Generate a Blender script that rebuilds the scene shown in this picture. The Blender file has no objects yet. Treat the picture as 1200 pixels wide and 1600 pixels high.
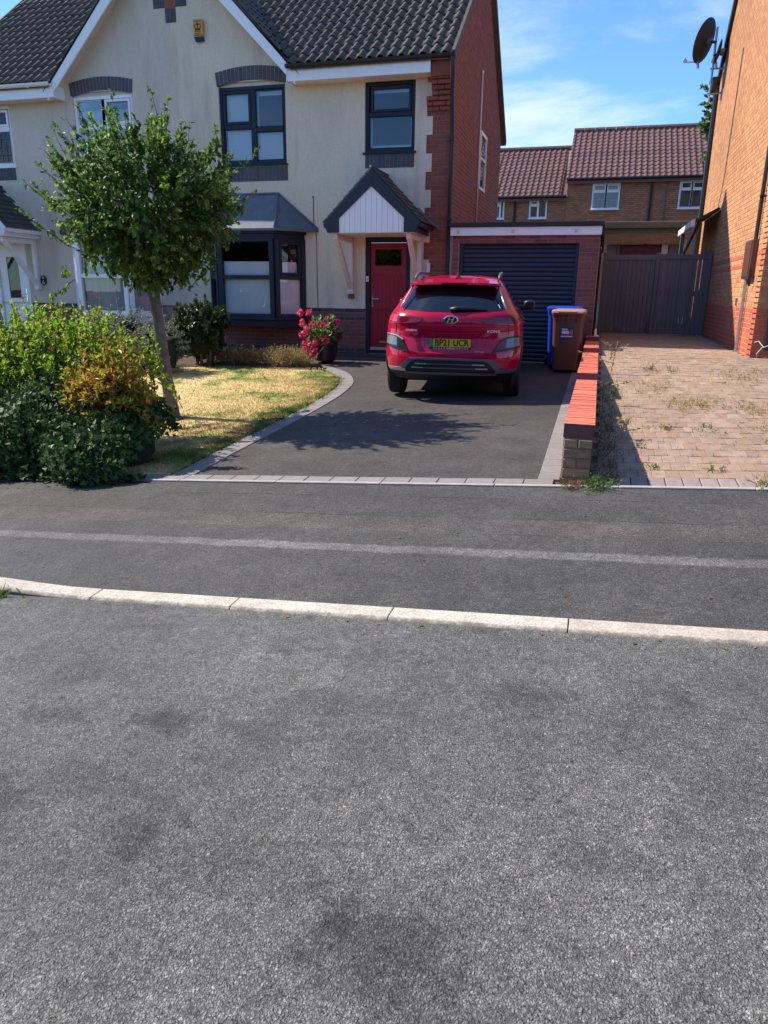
import bpy, bmesh, math, random
import numpy as np
from mathutils import Vector, Matrix
sc = bpy.context.scene
COL = sc.collection
rnd = random.Random(11)
rng = np.random.default_rng(11)
R = math.radians

# ------------------------------------------------------------------ camera
F_PX, PITCH, YAW, ROLL, EYE = 1145.0, R(16.7), R(15.6), R(0.72), 1.5
_f = Vector((-math.sin(YAW)*math.cos(PITCH), math.cos(YAW)*math.cos(PITCH), -math.sin(PITCH)))
_r = Vector((math.cos(YAW), math.sin(YAW), 0))
_u = _r.cross(_f)
_r2 = _r*math.cos(ROLL) + _u*math.sin(ROLL)
_u2 = _u*math.cos(ROLL) - _r*math.sin(ROLL)
cam_d = bpy.data.cameras.new('camera')
cam = bpy.data.objects.new('camera', cam_d)
COL.objects.link(cam)
cam.matrix_world = Matrix(((_r2.x, _u2.x, -_f.x, 0), (_r2.y, _u2.y, -_f.y, 0), (_r2.z, _u2.z, -_f.z, EYE), (0, 0, 0, 1)))
cam_d.sensor_fit = 'VERTICAL'
cam_d.sensor_height = 24
cam_d.lens = F_PX/1600*24
cam_d.clip_start = 0.05
cam_d.clip_end = 3000
sc.camera = cam

# ------------------------------------------------------------------ light
SUN_TRAVEL = Vector((1, -0.04, -0.96)).normalized()
SUN_EL = math.asin(-SUN_TRAVEL.z)
SUN_ROT = math.atan2(-SUN_TRAVEL.x, -SUN_TRAVEL.y)
sun_d = bpy.data.lights.new('sun', 'SUN')
sun_d.energy = 4.0
sun_d.angle = R(0.53)
sun_d.color = (1.0, 0.90, 0.77)
sun = bpy.data.objects.new('sun', sun_d)
COL.objects.link(sun)
sun.rotation_euler = SUN_TRAVEL.to_track_quat('-Z', 'Y').to_euler()
sun.location = (-20, 2, 20)
world = bpy.data.worlds.new('World')
sc.world = world
world.use_nodes = True
wn = world.node_tree
wn.nodes.clear()
w_out = wn.nodes.new('ShaderNodeOutputWorld')
w_bg = wn.nodes.new('ShaderNodeBackground')
w_sky = wn.nodes.new('ShaderNodeTexSky')
w_sky.sky_type = 'NISHITA'
w_sky.sun_disc = False
w_sky.sun_elevation = SUN_EL
w_sky.sun_rotation = SUN_ROT
w_sky.altitude = 50
w_sky.air_density = 0.9
w_sky.dust_density = 0.0
w_sky.ozone_density = 1.6
w_tc = wn.nodes.new('ShaderNodeTexCoord')
w_sep = wn.nodes.new('ShaderNodeSeparateXYZ')
wn.links.new(w_tc.outputs['Generated'], w_sep.inputs[0])
def wmath(op, a, b=None, c=None):
    n = wn.nodes.new('ShaderNodeMath'); n.operation = op
    for i, v in enumerate((a, b, c)):
        if v is None: continue
        if isinstance(v, (int, float)): n.inputs[i].default_value = v
        else: wn.links.new(v, n.inputs[i])
    return n.outputs[0]
zz = wmath('ADD', wmath('MAXIMUM', w_sep.outputs[2], 0.0), 0.16)
w_cmb = wn.nodes.new('ShaderNodeCombineXYZ')
wn.links.new(wmath('DIVIDE', w_sep.outputs[0], zz), w_cmb.inputs[0])
wn.links.new(wmath('DIVIDE', w_sep.outputs[1], zz), w_cmb.inputs[1])
w_cmb.inputs[2].default_value = 5.1
w_no = wn.nodes.new('ShaderNodeTexNoise')
w_no.inputs['Scale'].default_value = 1.15
w_no.inputs['Detail'].default_value = 8
w_no.inputs['Roughness'].default_value = 0.6
w_no.inputs['Distortion'].default_value = 0.25
wn.links.new(w_cmb.outputs[0], w_no.inputs['Vector'])
w_mr = wn.nodes.new('ShaderNodeMapRange')
w_mr.interpolation_type = 'SMOOTHSTEP'
w_mr.inputs['From Min'].default_value = 0.50
w_mr.inputs['From Max'].default_value = 0.74
w_mr.inputs['To Max'].default_value = 0.68
wn.links.new(w_no.outputs['Fac'], w_mr.inputs['Value'])
w_mix = wn.nodes.new('ShaderNodeMix'); w_mix.data_type = 'RGBA'
wn.links.new(w_mr.outputs[0], w_mix.inputs[0])
w_tint = wn.nodes.new('ShaderNodeMix'); w_tint.data_type = 'RGBA'; w_tint.blend_type = 'MULTIPLY'
w_tint.inputs[0].default_value = 1
w_tint.inputs[7].default_value = (.57, .82, 1.10, 1)
wn.links.new(w_sky.outputs[0], w_tint.inputs[6])
wn.links.new(w_tint.outputs[2], w_mix.inputs[6])
w_mix.inputs[7].default_value = (4.6, 4.9, 5.3, 1)
wn.links.new(w_mix.outputs[2], w_bg.inputs['Color'])
w_bg.inputs['Strength'].default_value = 0.12
wn.links.new(w_bg.outputs[0], w_out.inputs[0])
sc.view_settings.view_transform = 'Standard'
sc.view_settings.look = 'None'
sc.view_settings.exposure = 1.0
sc.view_settings.gamma = 1
sc.view_settings.use_curve_mapping = False
sc.render.engine = 'CYCLES'
sc.cycles.use_denoising = True
sc.cycles.use_adaptive_sampling = False
sc.cycles.sample_clamp_indirect = 4
sc.cycles.max_bounces = 8
sc.cycles.transparent_max_bounces = 12

# ------------------------------------------------------------------ materials
class Nodes:
    def __init__(s, name):
        s.mat = bpy.data.materials.new(name)
        s.mat.use_nodes = True
        s.t = s.mat.node_tree
        s.t.nodes.clear()
        s.out = s.n('ShaderNodeOutputMaterial')
        s._pos = None
    def n(s, typ, ins=None, **pr):
        nd = s.t.nodes.new(typ)
        for k, v in pr.items(): setattr(nd, k, v)
        for k, v in (ins or {}).items():
            if isinstance(v, bpy.types.NodeSocket): s.t.links.new(v, nd.inputs[k])
            else: nd.inputs[k].default_value = v
        return nd
    def pos(s, scale=None, rot=None):
        if s._pos is None: s._pos = s.n('ShaderNodeNewGeometry').outputs['Position']
        if scale is None and rot is None: return s._pos
        return s.n('ShaderNodeMapping', {'Vector': s._pos, 'Scale': scale or (1, 1, 1), 'Rotation': rot or (0, 0, 0)}).outputs[0]
    def noise(s, vec, scale, detail=4, rough=.55, dist=0):
        return s.n('ShaderNodeTexNoise', {'Vector': vec, 'Scale': scale, 'Detail': detail, 'Roughness': rough, 'Distortion': dist}).outputs['Fac']
    def mr(s, v, a, b, c, d, smooth=False):
        return s.n('ShaderNodeMapRange', {'Value': v, 'From Min': a, 'From Max': b, 'To Min': c, 'To Max': d},
                   interpolation_type='SMOOTHSTEP' if smooth else 'LINEAR').outputs[0]
    def m(s, op, a, b=0.0):
        nd = s.n('ShaderNodeMath', operation=op)
        for i, v in enumerate((a, b)):
            if isinstance(v, bpy.types.NodeSocket): s.t.links.new(v, nd.inputs[i])
            else: nd.inputs[i].default_value = v
        return nd.outputs[0]
    def mix(s, fac, a, b, blend='MIX'):
        nd = s.n('ShaderNodeMix', data_type='RGBA', blend_type=blend)
        for i, v in ((0, fac), (6, a), (7, b)):
            if isinstance(v, bpy.types.NodeSocket): s.t.links.new(v, nd.inputs[i])
            else: nd.inputs[i].default_value = v if i == 0 else (*v[:3], 1)
        return nd.outputs[2]
    def ramp(s, fac, cols, const=False):
        nd = s.n('ShaderNodeValToRGB', {'Fac': fac})
        cr = nd.color_ramp
        if const: cr.interpolation = 'CONSTANT'
        k = len(cols)
        while len(cr.elements) < k: cr.elements.new(0.5)
        for i, c in enumerate(cols):
            p, c = (c if len(c) == 2 else ((i/k if const else i/max(1, k-1)), c))
            cr.elements[i].position = p
            cr.elements[i].color = (*c[:3], 1)
        return nd.outputs[0]
    def scale(s, col, v):
        return s.n('ShaderNodeVectorMath', {0: col, 'Scale': v}, operation='SCALE').outputs[0]
    def bump(s, h, strength, dist, normal=None):
        i = {'Height': h, 'Strength': strength, 'Distance': dist}
        if normal is not None: i['Normal'] = normal
        return s.n('ShaderNodeBump', i).outputs[0]
    def pr(s, col, rough=.6, **k):
        i = {'Base Color': col if isinstance(col, bpy.types.NodeSocket) else (*col, 1), 'Roughness': rough}
        i.update(k)
        nd = s.n('ShaderNodeBsdfPrincipled', i)
        return nd.outputs[0]
    def fin(s, sh):
        s.t.links.new(sh, s.out.inputs[0]); return s.mat

def M(name, col=None, rough=.6, var=.12, vs=7, bump=0, bs=60, bd=.004, stretch=None, cols=None, rand='obj', big=0, **k):
    q = Nodes(name)
    v = q.pos(stretch)
    if cols:
        r = q.n('ShaderNodeObjectInfo').outputs['Random'] if rand == 'obj' else q.n('ShaderNodeNewGeometry').outputs['Random Per Island']
        c = q.ramp(r, cols)
    else:
        c = q.n('ShaderNodeRGB').outputs[0]; c.default_value = (*col, 1)
    if var:
        c = q.scale(c, q.mr(q.noise(v, vs, 6, .6), .25, .75, 1-var, 1+var))
    if big:
        c = q.scale(c, q.mr(q.noise(q.pos(), .55, 3, .5), .3, .7, 1-big, 1+big))
    if bump:
        k['Normal'] = q.bump(q.noise(v, bs, 5, .65), bump, bd)
    return q.fin(q.pr(c, rough, **k))

def leaf_mat(name, cols, trans=.35, rough=.42, spec=.5, tcol=None):
    q = Nodes(name)
    g = q.n('ShaderNodeNewGeometry')
    c = q.ramp(g.outputs['Random Per Island'], cols)
    c = q.scale(c, q.mr(q.noise(q.pos(), 3.0, 3), .3, .7, .8, 1.2))
    p = q.pr(c, rough, **{'Specular IOR Level': spec})
    t = q.n('ShaderNodeBsdfTranslucent', {'Color': q.scale(c, 1.5) if tcol is None else (*tcol, 1)}).outputs[0]
    mx = q.n('ShaderNodeMixShader', {0: trans, 1: p, 2: t}).outputs[0]
    return q.fin(mx)

def glass_mat(name, tint=(.75, .8, .8), ior=1.6, gain=1.0, rough=.0):
    q = Nodes(name)
    nrm = q.bump(q.noise(q.pos(), 1.3, 2), .05, .02)
    fr = q.n('ShaderNodeFresnel', {'IOR': ior, 'Normal': nrm}).outputs[0]
    fr = q.n('ShaderNodeMath', {0: fr, 1: gain}, operation='MULTIPLY', use_clamp=True).outputs[0]
    a = q.n('ShaderNodeBsdfTransparent', {'Color': (*tint, 1)}).outputs[0]
    b = q.n('ShaderNodeBsdfGlossy', {'Roughness': rough, 'Normal': nrm}).outputs[0]
    return q.fin(q.n('ShaderNodeMixShader', {0: fr, 1: a, 2: b}).outputs[0])

STAINS = [(-1.394, 2.046, .17, .09, .60), (-1.83, 2.0, .16, .07, .68), (-1.72, 1.50, .20, .13, .66), (-1.0, 2.05, .16, .10, .74), (-1.5, 1.66, .25, .12, .78), (-.16, 2.45, .20, .12, .72), (-.36, 1.28, .20, .13, .62), (-.75, 1.45, .2, .14, .8), (.12, 1.66, .13, .08, .74), (.40, 1.48, .30, .22, 1.18), (.62, 1.85, .3, .12, 1.14), (-1.0, 2.5, .7, .2, 1.14)]
def asphalt(name, kind):
    q = Nodes(name)
    p = q.pos()
    if kind == 'road': sc1, lo, hi = 150, .068, .155
    elif kind == 'pavement': sc1, lo, hi = 150, .066, .140
    else: sc1, lo, hi = 190, .066, .118
    wob = q.n('ShaderNodeVectorMath', {0: p, 1: q.n('ShaderNodeVectorMath', {0: q.n('ShaderNodeTexNoise', {'Vector': p, 'Scale': 60.0, 'Detail': 2}).outputs['Color'], 'Scale': .012}, operation='SCALE').outputs[0]}, operation='ADD').outputs[0]
    v1 = q.n('ShaderNodeTexVoronoi', {'Vector': wob, 'Scale': float(sc1), 'Randomness': 1.0}, feature='F1')
    v2 = q.n('ShaderNodeTexVoronoi', {'Vector': wob, 'Scale': sc1*2.3}, feature='F1')
    r1 = q.n('ShaderNodeSeparateColor', {0: v1.outputs['Color']}).outputs[0]
    r2 = q.n('ShaderNodeSeparateColor', {0: v2.outputs['Color']}).outputs[1]
    st = q.mr(q.m('POWER', r1, .9), 0, 1, lo, hi)
    st2 = q.mr(q.m('POWER', r2, 1.0), 0, 1, lo, hi*.8)
    pick = q.mr(q.noise(p, 45, 2), .44, .56, 0, 1)
    val = q.n('ShaderNodeMix', {0: pick, 2: st, 3: st2}).outputs[0]
    gap = q.mr(v1.outputs['Distance'], .30, .65, 1.0, .50)
    val = q.m('MULTIPLY', val, gap)
    # a few pale chips
    chip = q.mr(q.n('ShaderNodeSeparateColor', {0: v1.outputs['Color']}).outputs[2], .975, .98, 0, 1)
    val = q.m('ADD', val, q.m('MULTIPLY', chip, hi*.40))
    big = q.noise(p, .9, 5, .6)
    mid = q.noise(p, 4.0, 5, .62, .4)
    fine = q.noise(p, 22.0, 4, .7)
    val = q.m('MULTIPLY', val, q.mr(big, .3, .7, .76, 1.24))
    val = q.m('MULTIPLY', val, q.mr(mid, .28, .72, .80, 1.20))
    val = q.m('MULTIPLY', val, q.mr(fine, .25, .75, .70, 1.30))
    val = q.m('MULTIPLY', val, q.mr(q.noise(p, 70, 3, .75), .28, .72, .70, 1.30))
    val = q.m('MULTIPLY', val, q.mr(q.noise(p, 120, 2, .8), .34, .46, .30, 1.0))
    if kind == 'road':
        # worn stains: bitumen patches rubbed dark
        st_n = q.noise(q.pos((1, 1.5, 1)), 1.5, 4, .6, .6)
        val = q.m('MULTIPLY', val, q.mr(st_n, .58, .70, 1.0, .58, True))
        val = q.m('MULTIPLY', val, q.mr(q.noise(q.pos((1.6, .9, 1), (0, 0, .5)), 1.7, 6, .68, .5), .52, .68, 1.0, 1.22, True))
        val = q.m('MULTIPLY', val, q.mr(q.noise(q.pos((1, 1.3, 1)), 5.5, 5, .7, .8), .62, .72, 1.0, .72, True))
        jig = q.m('ADD', q.mr(q.noise(p, 9, 6, .75), .25, .75, -.75, .75), q.mr(q.noise(p, 34, 4, .75), .25, .75, -.5, .5))
        xy = q.n('ShaderNodeSeparateXYZ', {0: p})
        for (cx, cy, rx, ry, k) in STAINS:
            dx = q.m('DIVIDE', q.m('SUBTRACT', xy.outputs[0], cx), rx); dy = q.m('DIVIDE', q.m('SUBTRACT', xy.outputs[1], cy), ry)
            d = q.m('ADD', q.m('SQRT', q.m('ADD', q.m('MULTIPLY', dx, dx), q.m('MULTIPLY', dy, dy))), jig)
            val = q.m('MULTIPLY', val, q.mr(d, .45, 1.15, k, 1.0, True))
        tint = q.mix(q.noise(p, 1.6, 3), (1.03, 1.02, .94), (1.06, 1.02, .91))
        base = q.n('ShaderNodeVectorMath', {0: tint, 'Scale': q.m('MULTIPLY', val, 1.80)}, operation='SCALE').outputs[0]
    elif kind == 'pavement':
        sep = q.n('ShaderNodeSeparateXYZ', {0: p})
        y = q.m('ADD', sep.outputs[1], q.mr(q.noise(q.pos((2.2, 0, 0)), 1.0, 5, .7), .2, .8, -.035, .035))
        y = q.m('ADD', y, q.mr(q.noise(p, 30, 2), .2, .8, -.012, .012))
        def band(a, b, w=.012):
            return q.m('MULTIPLY', q.mr(y, a-w, a+w, 0, 1), q.mr(y, b-w, b+w, 1, 0))
        k = q.mr(q.m('ADD', q.m('MULTIPLY', band(3.945, 4.065), 1.0), 0.0), 0, 1, 1.0, 2.0)
        val = q.m('MULTIPLY', val, k)
        b2 = q.m('MULTIPLY', band(4.32, 4.66, .02), q.mr(q.noise(q.pos((.5, 1, 1)), 1.3, 3), .40, .56, .35, 1))
        val = q.m('MULTIPLY', val, q.mr(b2, 0, 1, 1.0, 1.22))
        for (yy, w) in ((4.66, .012), (5.13, .010), (4.335, .006)):
            d = q.m('ABSOLUTE', q.m('SUBTRACT', y, yy))
            br = q.mr(q.noise(q.pos((.8, .8, 1)), 2.0, 3), .42, .55, .25, 1)
            val = q.m('MULTIPLY', val, q.m('SUBTRACT', 1.0, q.m('MULTIPLY', q.mr(d, 0, w, .75, 0), br)))
        tint = q.mix(b2, (1.06, 1.02, .94), (1.18, 1.0, .90))
        base = q.n('ShaderNodeVectorMath', {0: tint, 'Scale': val}, operation='SCALE').outputs[0]
    else:
        tint = q.mix(q.noise(p, 1.1, 3), (1.10, 1.0, .94), (1.15, 1.0, .91))
        base = q.n('ShaderNodeVectorMath', {0: tint, 'Scale': val}, operation='SCALE').outputs[0]
    h = q.m('ADD', q.m('MULTIPLY', q.mr(v1.outputs['Distance'], .1, .7, 1, 0), r1), q.m('MULTIPLY', q.mr(v2.outputs['Distance'], .1, .7, 1, 0), .35))
    nrm = q.bump(h, {'road': 1.0, 'pavement': .7, 'drive': .35}[kind], {'road': .006, 'pavement': .004, 'drive': .002}[kind])
    nrm = q.bump(q.noise(p, 9, 4), .25, .01, nrm)
    rough = q.mr(r1, 0, 1, .55, .9)
    return q.fin(q.pr(base, rough, Normal=nrm, **{'Specular IOR Level': .35}))

def render_mat(name, col):
    q = Nodes(name)
    p = q.pos()
    streak = q.noise(q.pos((70, 70, 5)), 1.0, 5, .7)
    grain = q.noise(p, 90, 3, .7)
    blot = q.noise(q.pos((1.2, 1.2, .5)), 1.0, 5, .62)
    c = q.n('ShaderNodeRGB').outputs[0]; c.default_value = (*col, 1)
    c = q.scale(c, q.mr(streak, .28, .72, .90, 1.07))
    c = q.scale(c, q.mr(blot, .3, .7, .90, 1.08))
    c = q.scale(c, q.mr(grain, .25, .75, .80, 1.14))
    # grey run-off streaks
    run = q.m('MULTIPLY', q.mr(q.noise(q.pos((2.6, 2.6, .35)), 1.0, 5, .65), .50, .72, 0, 1, True), .34)
    c = q.mix(run, c, (.30, .27, .23))
    nrm = q.bump(q.m('ADD', streak, q.m('MULTIPLY', grain, .9)), .9, .014)
    return q.fin(q.pr(c, .92, Normal=nrm, **{'Specular IOR Level': .2}))

def lawn_mat(name):
    q = Nodes(name)
    p = q.pos()
    sep = q.n('ShaderNodeSeparateXYZ', {0: p})
    n1 = q.noise(p, 1.5, 5, .65)
    n2 = q.noise(p, 5, 4, .7)
    x, y = sep.outputs[0], sep.outputs[1]
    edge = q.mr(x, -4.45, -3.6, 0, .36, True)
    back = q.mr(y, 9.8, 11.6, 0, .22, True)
    fore = q.mr(y, 6.6, 6.0, 0, .08, True)  # slightly greener towards the front of the lawn
    g = q.m('ADD', q.m('ADD', edge, back), q.m('ADD', fore, q.mr(n1, .34, .66, -.38, .55)))
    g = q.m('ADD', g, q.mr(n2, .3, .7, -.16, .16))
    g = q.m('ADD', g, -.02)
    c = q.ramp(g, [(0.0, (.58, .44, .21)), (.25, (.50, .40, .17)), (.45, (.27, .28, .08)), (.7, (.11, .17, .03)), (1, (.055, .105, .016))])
    bare = q.m('MULTIPLY', q.mr(q.noise(p, 2.3, 4, .6), .47, .60, 0, 1, True), q.mr(q.m('ABSOLUTE', q.m('SUBTRACT', y, 7.6)), .3, 1.5, .85, 0, True))
    c = q.mix(bare, c, (.16, .10, .055))
    isl = q.n('ShaderNodeNewGeometry').outputs['Random Per Island']
    c = q.scale(c, q.mr(isl, 0, 1, .7, 1.3))
    return q.fin(q.pr(c, .8, **{'Specular IOR Level': .15}))

def plate_mat():
    return M('plate_yellow', (.62, .42, .012), .35, 0)

MAT = {}
MAT['road'] = asphalt('road_asphalt', 'road')
MAT['pave'] = asphalt('pavement_asphalt', 'pavement')
MAT['drive'] = asphalt('driveway_tarmac', 'drive')
MAT['soil'] = M('soil', (.085, .058, .038), .95, .45, 9, .8, 35, .03)
MAT['kerb'] = M('kerb_concrete', cols=[(.42, .365, .30), (.47, .41, .34), (.39, .33, .275), (.45, .38, .32)], rough=.9, var=.22, vs=16, bump=.5, bs=120, bd=.004)
def kerb_mat():
    q = Nodes('exposed_kerb'); p = q.pos()
    c = q.ramp(q.n('ShaderNodeObjectInfo').outputs['Random'], [(.47, .425, .35), (.51, .465, .385), (.45, .385, .32), (.49, .44, .36)])
    v = q.n('ShaderNodeTexVoronoi', {'Vector': p, 'Scale': 130.0}, feature='F1')
    sp = q.n('ShaderNodeSeparateColor', {0: v.outputs['Color']}).outputs[0]
    c = q.scale(c, q.mr(sp, 0, 1, .72, 1.22))
    c = q.scale(c, q.mr(q.noise(p, 6, 5, .65), .3, .7, .82, 1.14))
    pit = q.m('MULTIPLY', q.mr(sp, .88, .9, 0, 1), q.mr(v.outputs['Distance'], .2, .4, 1, 0))
    c = q.mix(q.m('MULTIPLY', pit, .65), c, (.10, .085, .07))
    edge = q.mr(q.m('ADD', q.n('ShaderNodeSeparateXYZ', {0: p}).outputs[1], q.mr(q.noise(p, 14, 4, .7), .3, .7, -.014, .014)), 3.060, 3.078, .75, 0)
    c = q.mix(edge, c, (.13, .11, .09))
    return q.fin(q.pr(c, .92, Normal=q.bump(q.m('ADD', sp, q.noise(p, 90, 3)), .5, .003)))
MAT['kerb'] = kerb_mat()
MAT['edging'] = M('edging_concrete', (.36, .33, .30), .9, .2, 12, .4, 100)
MAT['sett'] = M('grey_sett', cols=[(.19, .172, .165), (.215, .20, .19), (.235, .22, .21), (.20, .185, .178)], rough=.88, var=.15, vs=22, bump=.5, bs=180, bd=.003)
MAT['paver'] = M('buff_paver', cols=[(.265, .175, .118), (.33, .225, .156), (.285, .184, .128), (.345, .248, .180), (.25, .178, .134)], rough=.92, var=.24, vs=14, bump=.6, bs=120, bd=.004, big=.14)
MAT['paver_i'] = M('buff_paver_far', cols=[(.265, .175, .118), (.33, .225, .156), (.285, .184, .128), (.345, .248, .180), (.25, .178, .134)], rand='isl', rough=.92, var=.24, vs=14, bump=.6, bs=120, bd=.004, big=.14)
MAT['edge_sett'] = M('mauve_edge_sett', cols=[(.26, .195, .175), (.32, .25, .225), (.24, .18, .165)], rough=.9, var=.2, vs=18, bump=.5, bs=150)
MAT['joint'] = M('joint_sand', (.075, .056, .04), .95, .4, 14, .5, 80)
MAT['mortar'] = M('mortar', (.27, .20, .165), .95, .2, 15, .5, 100)
MAT['mortar_buff'] = M('mortar_buff', (.46, .27, .15), .95, .18, 15, .5, 100)
MAT['brick'] = M('red_brick', cols=[(.22, .055, .035), (.28, .07, .042), (.19, .05, .038), (.31, .085, .05), (.24, .06, .05)], rough=.85, var=.22, vs=18, bump=.4, bs=150)
MAT['brick_plum'] = M('plum_brick', cols=[(.17, .055, .05), (.22, .07, .06), (.15, .05, .05), (.25, .08, .065)], rough=.85, var=.25, vs=18, bump=.4, bs=150)
MAT['brick_i'] = M('red_gable_brick', cols=[(.18, .045, .030), (.23, .058, .037), (.145, .040, .032), (.26, .070, .043)], rand='isl', rough=.85, var=.2, vs=12, bump=.4, bs=150, big=.12)
MAT['blue_brick'] = M('blue_brick', cols=[(.035, .034, .042), (.048, .045, .052), (.03, .03, .036)], rough=.6, var=.25, vs=18, bump=.3, bs=150)
MAT['slate_brick'] = M('slate_soldier_brick', cols=[(.060, .060, .078), (.075, .074, .092), (.052, .052, .068)], rough=.75, var=.2, vs=18, bump=.3, bs=150)
MAT['buff_i'] = M('buff_house_brick', cols=[(.50, .235, .10), (.58, .29, .13), (.45, .20, .09), (.55, .26, .12), (.40, .17, .085)], rand='isl', rough=.88, var=.2, vs=11, bump=.4, bs=150, big=.10)
MAT['coral_i'] = M('coral_plinth_brick', cols=[(.46, .105, .06), (.52, .13, .07), (.42, .09, .055)], rand='isl', rough=.85, var=.16, vs=11, bump=.4, bs=150)
MAT['rear_i'] = M('brown_terrace_brick', cols=[(.40, .17, .08), (.48, .215, .105), (.29, .12, .068), (.44, .19, .092), (.35, .14, .075)], rand='isl', rough=.9, var=.15, vs=6)
MAT['cap'] = M('red_coping_brick', cols=[(.58, .13, .075), (.64, .17, .10), (.52, .105, .062), (.61, .15, .09)], rough=.85, var=.28, vs=20, bump=.35, bs=140)
MAT['riser'] = M('dark_pier_brick', cols=[(.34, .20, .10), (.38, .23, .125), (.29, .17, .095)], rough=.88, var=.3, vs=20, bump=.5, bs=140)
MAT['riser_red'] = M('purple_riser_brick', (.17, .06, .055), .85, .25, 20, .4, 140)
MAT['render'] = render_mat('cream_render', (.78, .66, .50))
MAT['render2'] = render_mat('cream_render_neighbour', (.70, .605, .485))
MAT['tile'] = M('charcoal_roof_tile', cols=[(.078, .064, .055), (.10, .083, .07), (.086, .071, .061), (.118, .097, .082)], rough=.78, var=.28, vs=9, bump=.5, bs=90, **{'Specular IOR Level': .4})
MAT['tile_i'] = M('charcoal_roof_tile_far', cols=[(.066, .057, .050), (.086, .074, .065), (.074, .063, .055)], rand='isl', rough=.72, var=.28, vs=9, bump=.5, bs=90)
MAT['rtile'] = M('brown_red_roof_tile', cols=[(.105, .050, .048), (.135, .064, .060), (.09, .044, .044)], rand='isl', rough=.8, var=.2, vs=5)
MAT['ridge'] = M('ridge_tile', (.12, .075, .065), .85, .25, 5)
MAT['slate'] = M('dark_canopy_slate', cols=[(.036, .032, .032), (.05, .045, .044), (.06, .055, .053)], rough=.7, var=.25, vs=14, bump=.4, bs=110)
MAT['lead'] = M('lead_flashing', (.10, .115, .125), .45, .3, 7, .3, 30, .01, metallic=0) if False else M('lead_flashing', (.105, .125, .145), .42, .25, 5, .2, 14, .01)
MAT['white'] = M('white_upvc', (.80, .80, .80), .35, .04, 6)
MAT['white2'] = M('white_painted_timber', (.72, .70, .68), .55, .10, 9, .2, 60)
MAT['soffit'] = M('weathered_soffit', (.56, .52, .47), .7, .12, 6)
MAT['pinkpost'] = M('faded_bracket_paint', (.66, .55, .50), .6, .10, 12, .2, 60)
MAT['navy'] = M('anthracite_frame', (.014, .018, .029), .5, .08, 8, **{'Specular IOR Level': .3})
MAT['navy_board'] = M('navy_barge_board', (.014, .018, .030), .5, .12, 8, .15, 60)
MAT['black'] = M('black_plastic', (.009, .009, .011), .42, .05, 8)
MAT['felt'] = M('roof_felt', (.02, .022, .028), .8, .2, 9, .3, 80)
MAT['door'] = M('crimson_door', (.30, .005, .028), .38, .06, 9)
MAT['chrome'] = M('chrome', (.75, .75, .76), .15, 0, metallic=1) if False else M('chrome', (.75, .75, .76), .16, 0, **{'Metallic': 1.0})
MAT['steel'] = M('galvanised_steel', (.42, .43, .45), .4, .12, 14, **{'Metallic': .8})
MAT['blind'] = M('pale_blind', (.85, .87, .9), .8, .05, 8, stretch=(1, 1, 60))
MAT['net'] = M('net_curtain', (.42, .42, .40), .9, .25, 3, stretch=(9, 9, .3))
MAT['frost'] = M('frosted_film', (.78, .80, .80), .3, .12, 2.5, **{'Specular IOR Level': .7})
MAT['frost2'] = M('side_frosted_film', (.74, .62, .65), .3, .1, 3, **{'Specular IOR Level': .7})
MAT['roomdark'] = M('dark_room', (.018, .015, .016), .9, .2, 3)
MAT['curtain'] = M('brown_curtain', (.10, .07, .06), .9, .3, 4, stretch=(12, 12, .3))
MAT['glass'] = glass_mat('window_glass', (.95, .96, .97), 1.6, 1.0)
MAT['bayglass'] = glass_mat('bay_glass', (.95, .96, .97), 1.5, .7)
MAT['glass_dk'] = glass_mat('dark_glass', (.35, .38, .40), 1.6, 1.2)
MAT['garage'] = M('navy_roller_door', (.014, .024, .045), .4, .08, 7, **{'Specular IOR Level': .5})
MAT['gate'] = M('grey_gate_board', cols=[(.125, .122, .138), (.138, .134, .152), (.117, .113, .128)], rough=.6, var=.12, vs=8, stretch=(6, 6, .6), bump=.2, bs=25)
MAT['lawn'] = lawn_mat('dry_lawn')
MAT['timber'] = M('brown_timber', (.24, .155, .085), .8, .3, 5, .4, 40, stretch=(1, 6, 8))
MAT['oldwood'] = M('green_grey_timber', (.14, .15, .11), .85, .2, 5, .3, 40, stretch=(1, 5, 6))
MAT['maroon'] = M('maroon_panel', (.12, .012, .022), .6, .2, 5)
MAT['pebble'] = M('pebbledash_panel', (.20, .18, .155), .95, .5, 60, .8, 90, .01)
MAT['bark'] = M('grey_bark', (.165, .138, .115), .92, .5, 16, 1.0, 38, .03, stretch=(1, 1, .45))
MAT['twig'] = M('brown_twig', (.10, .07, .045), .85, .3, 13)
MAT['bin_brown'] = M('brown_bin_plastic', (.115, .050, .036), .42, .08, 9)
MAT['bin_brown_lid'] = M('pale_brown_lid', (.36, .19, .125), .5, .1, 9)  # lid paler than the bin body
MAT['bin_blue'] = M('blue_bin_plastic', (.006, .045, .42), .4, .08, 9)
MAT['sticker'] = M('purple_sticker', (.05, .035, .10), .4, .1, 20)
MAT['sticker_w'] = M('sticker_white', (.6, .6, .66), .5, .1, 60)
MAT['alarm'] = M('alarm_yellow', (.60, .30, .055), .5, .10, 14)
MAT['alarm_ink'] = M('alarm_print', (.09, .05, .02), .6, 0)
MAT['alarm_blue'] = M('alarm_blue_lens', (.012, .04, .13), .25, 0)
MAT['terracotta'] = M('terracotta_vent', (.34, .10, .06), .8, .15, 20)
MAT['potmat'] = M('navy_glazed_pot', (.012, .016, .028), .3, .1, 9)
MAT['leaf_tree'] = leaf_mat('tree_leaf', [(.036, .075, .020), (.055, .105, .022), (.09, .165, .026), (.045, .085, .026), (.17, .27, .03), (.12, .20, .028)], .45, .48, .35)
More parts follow.
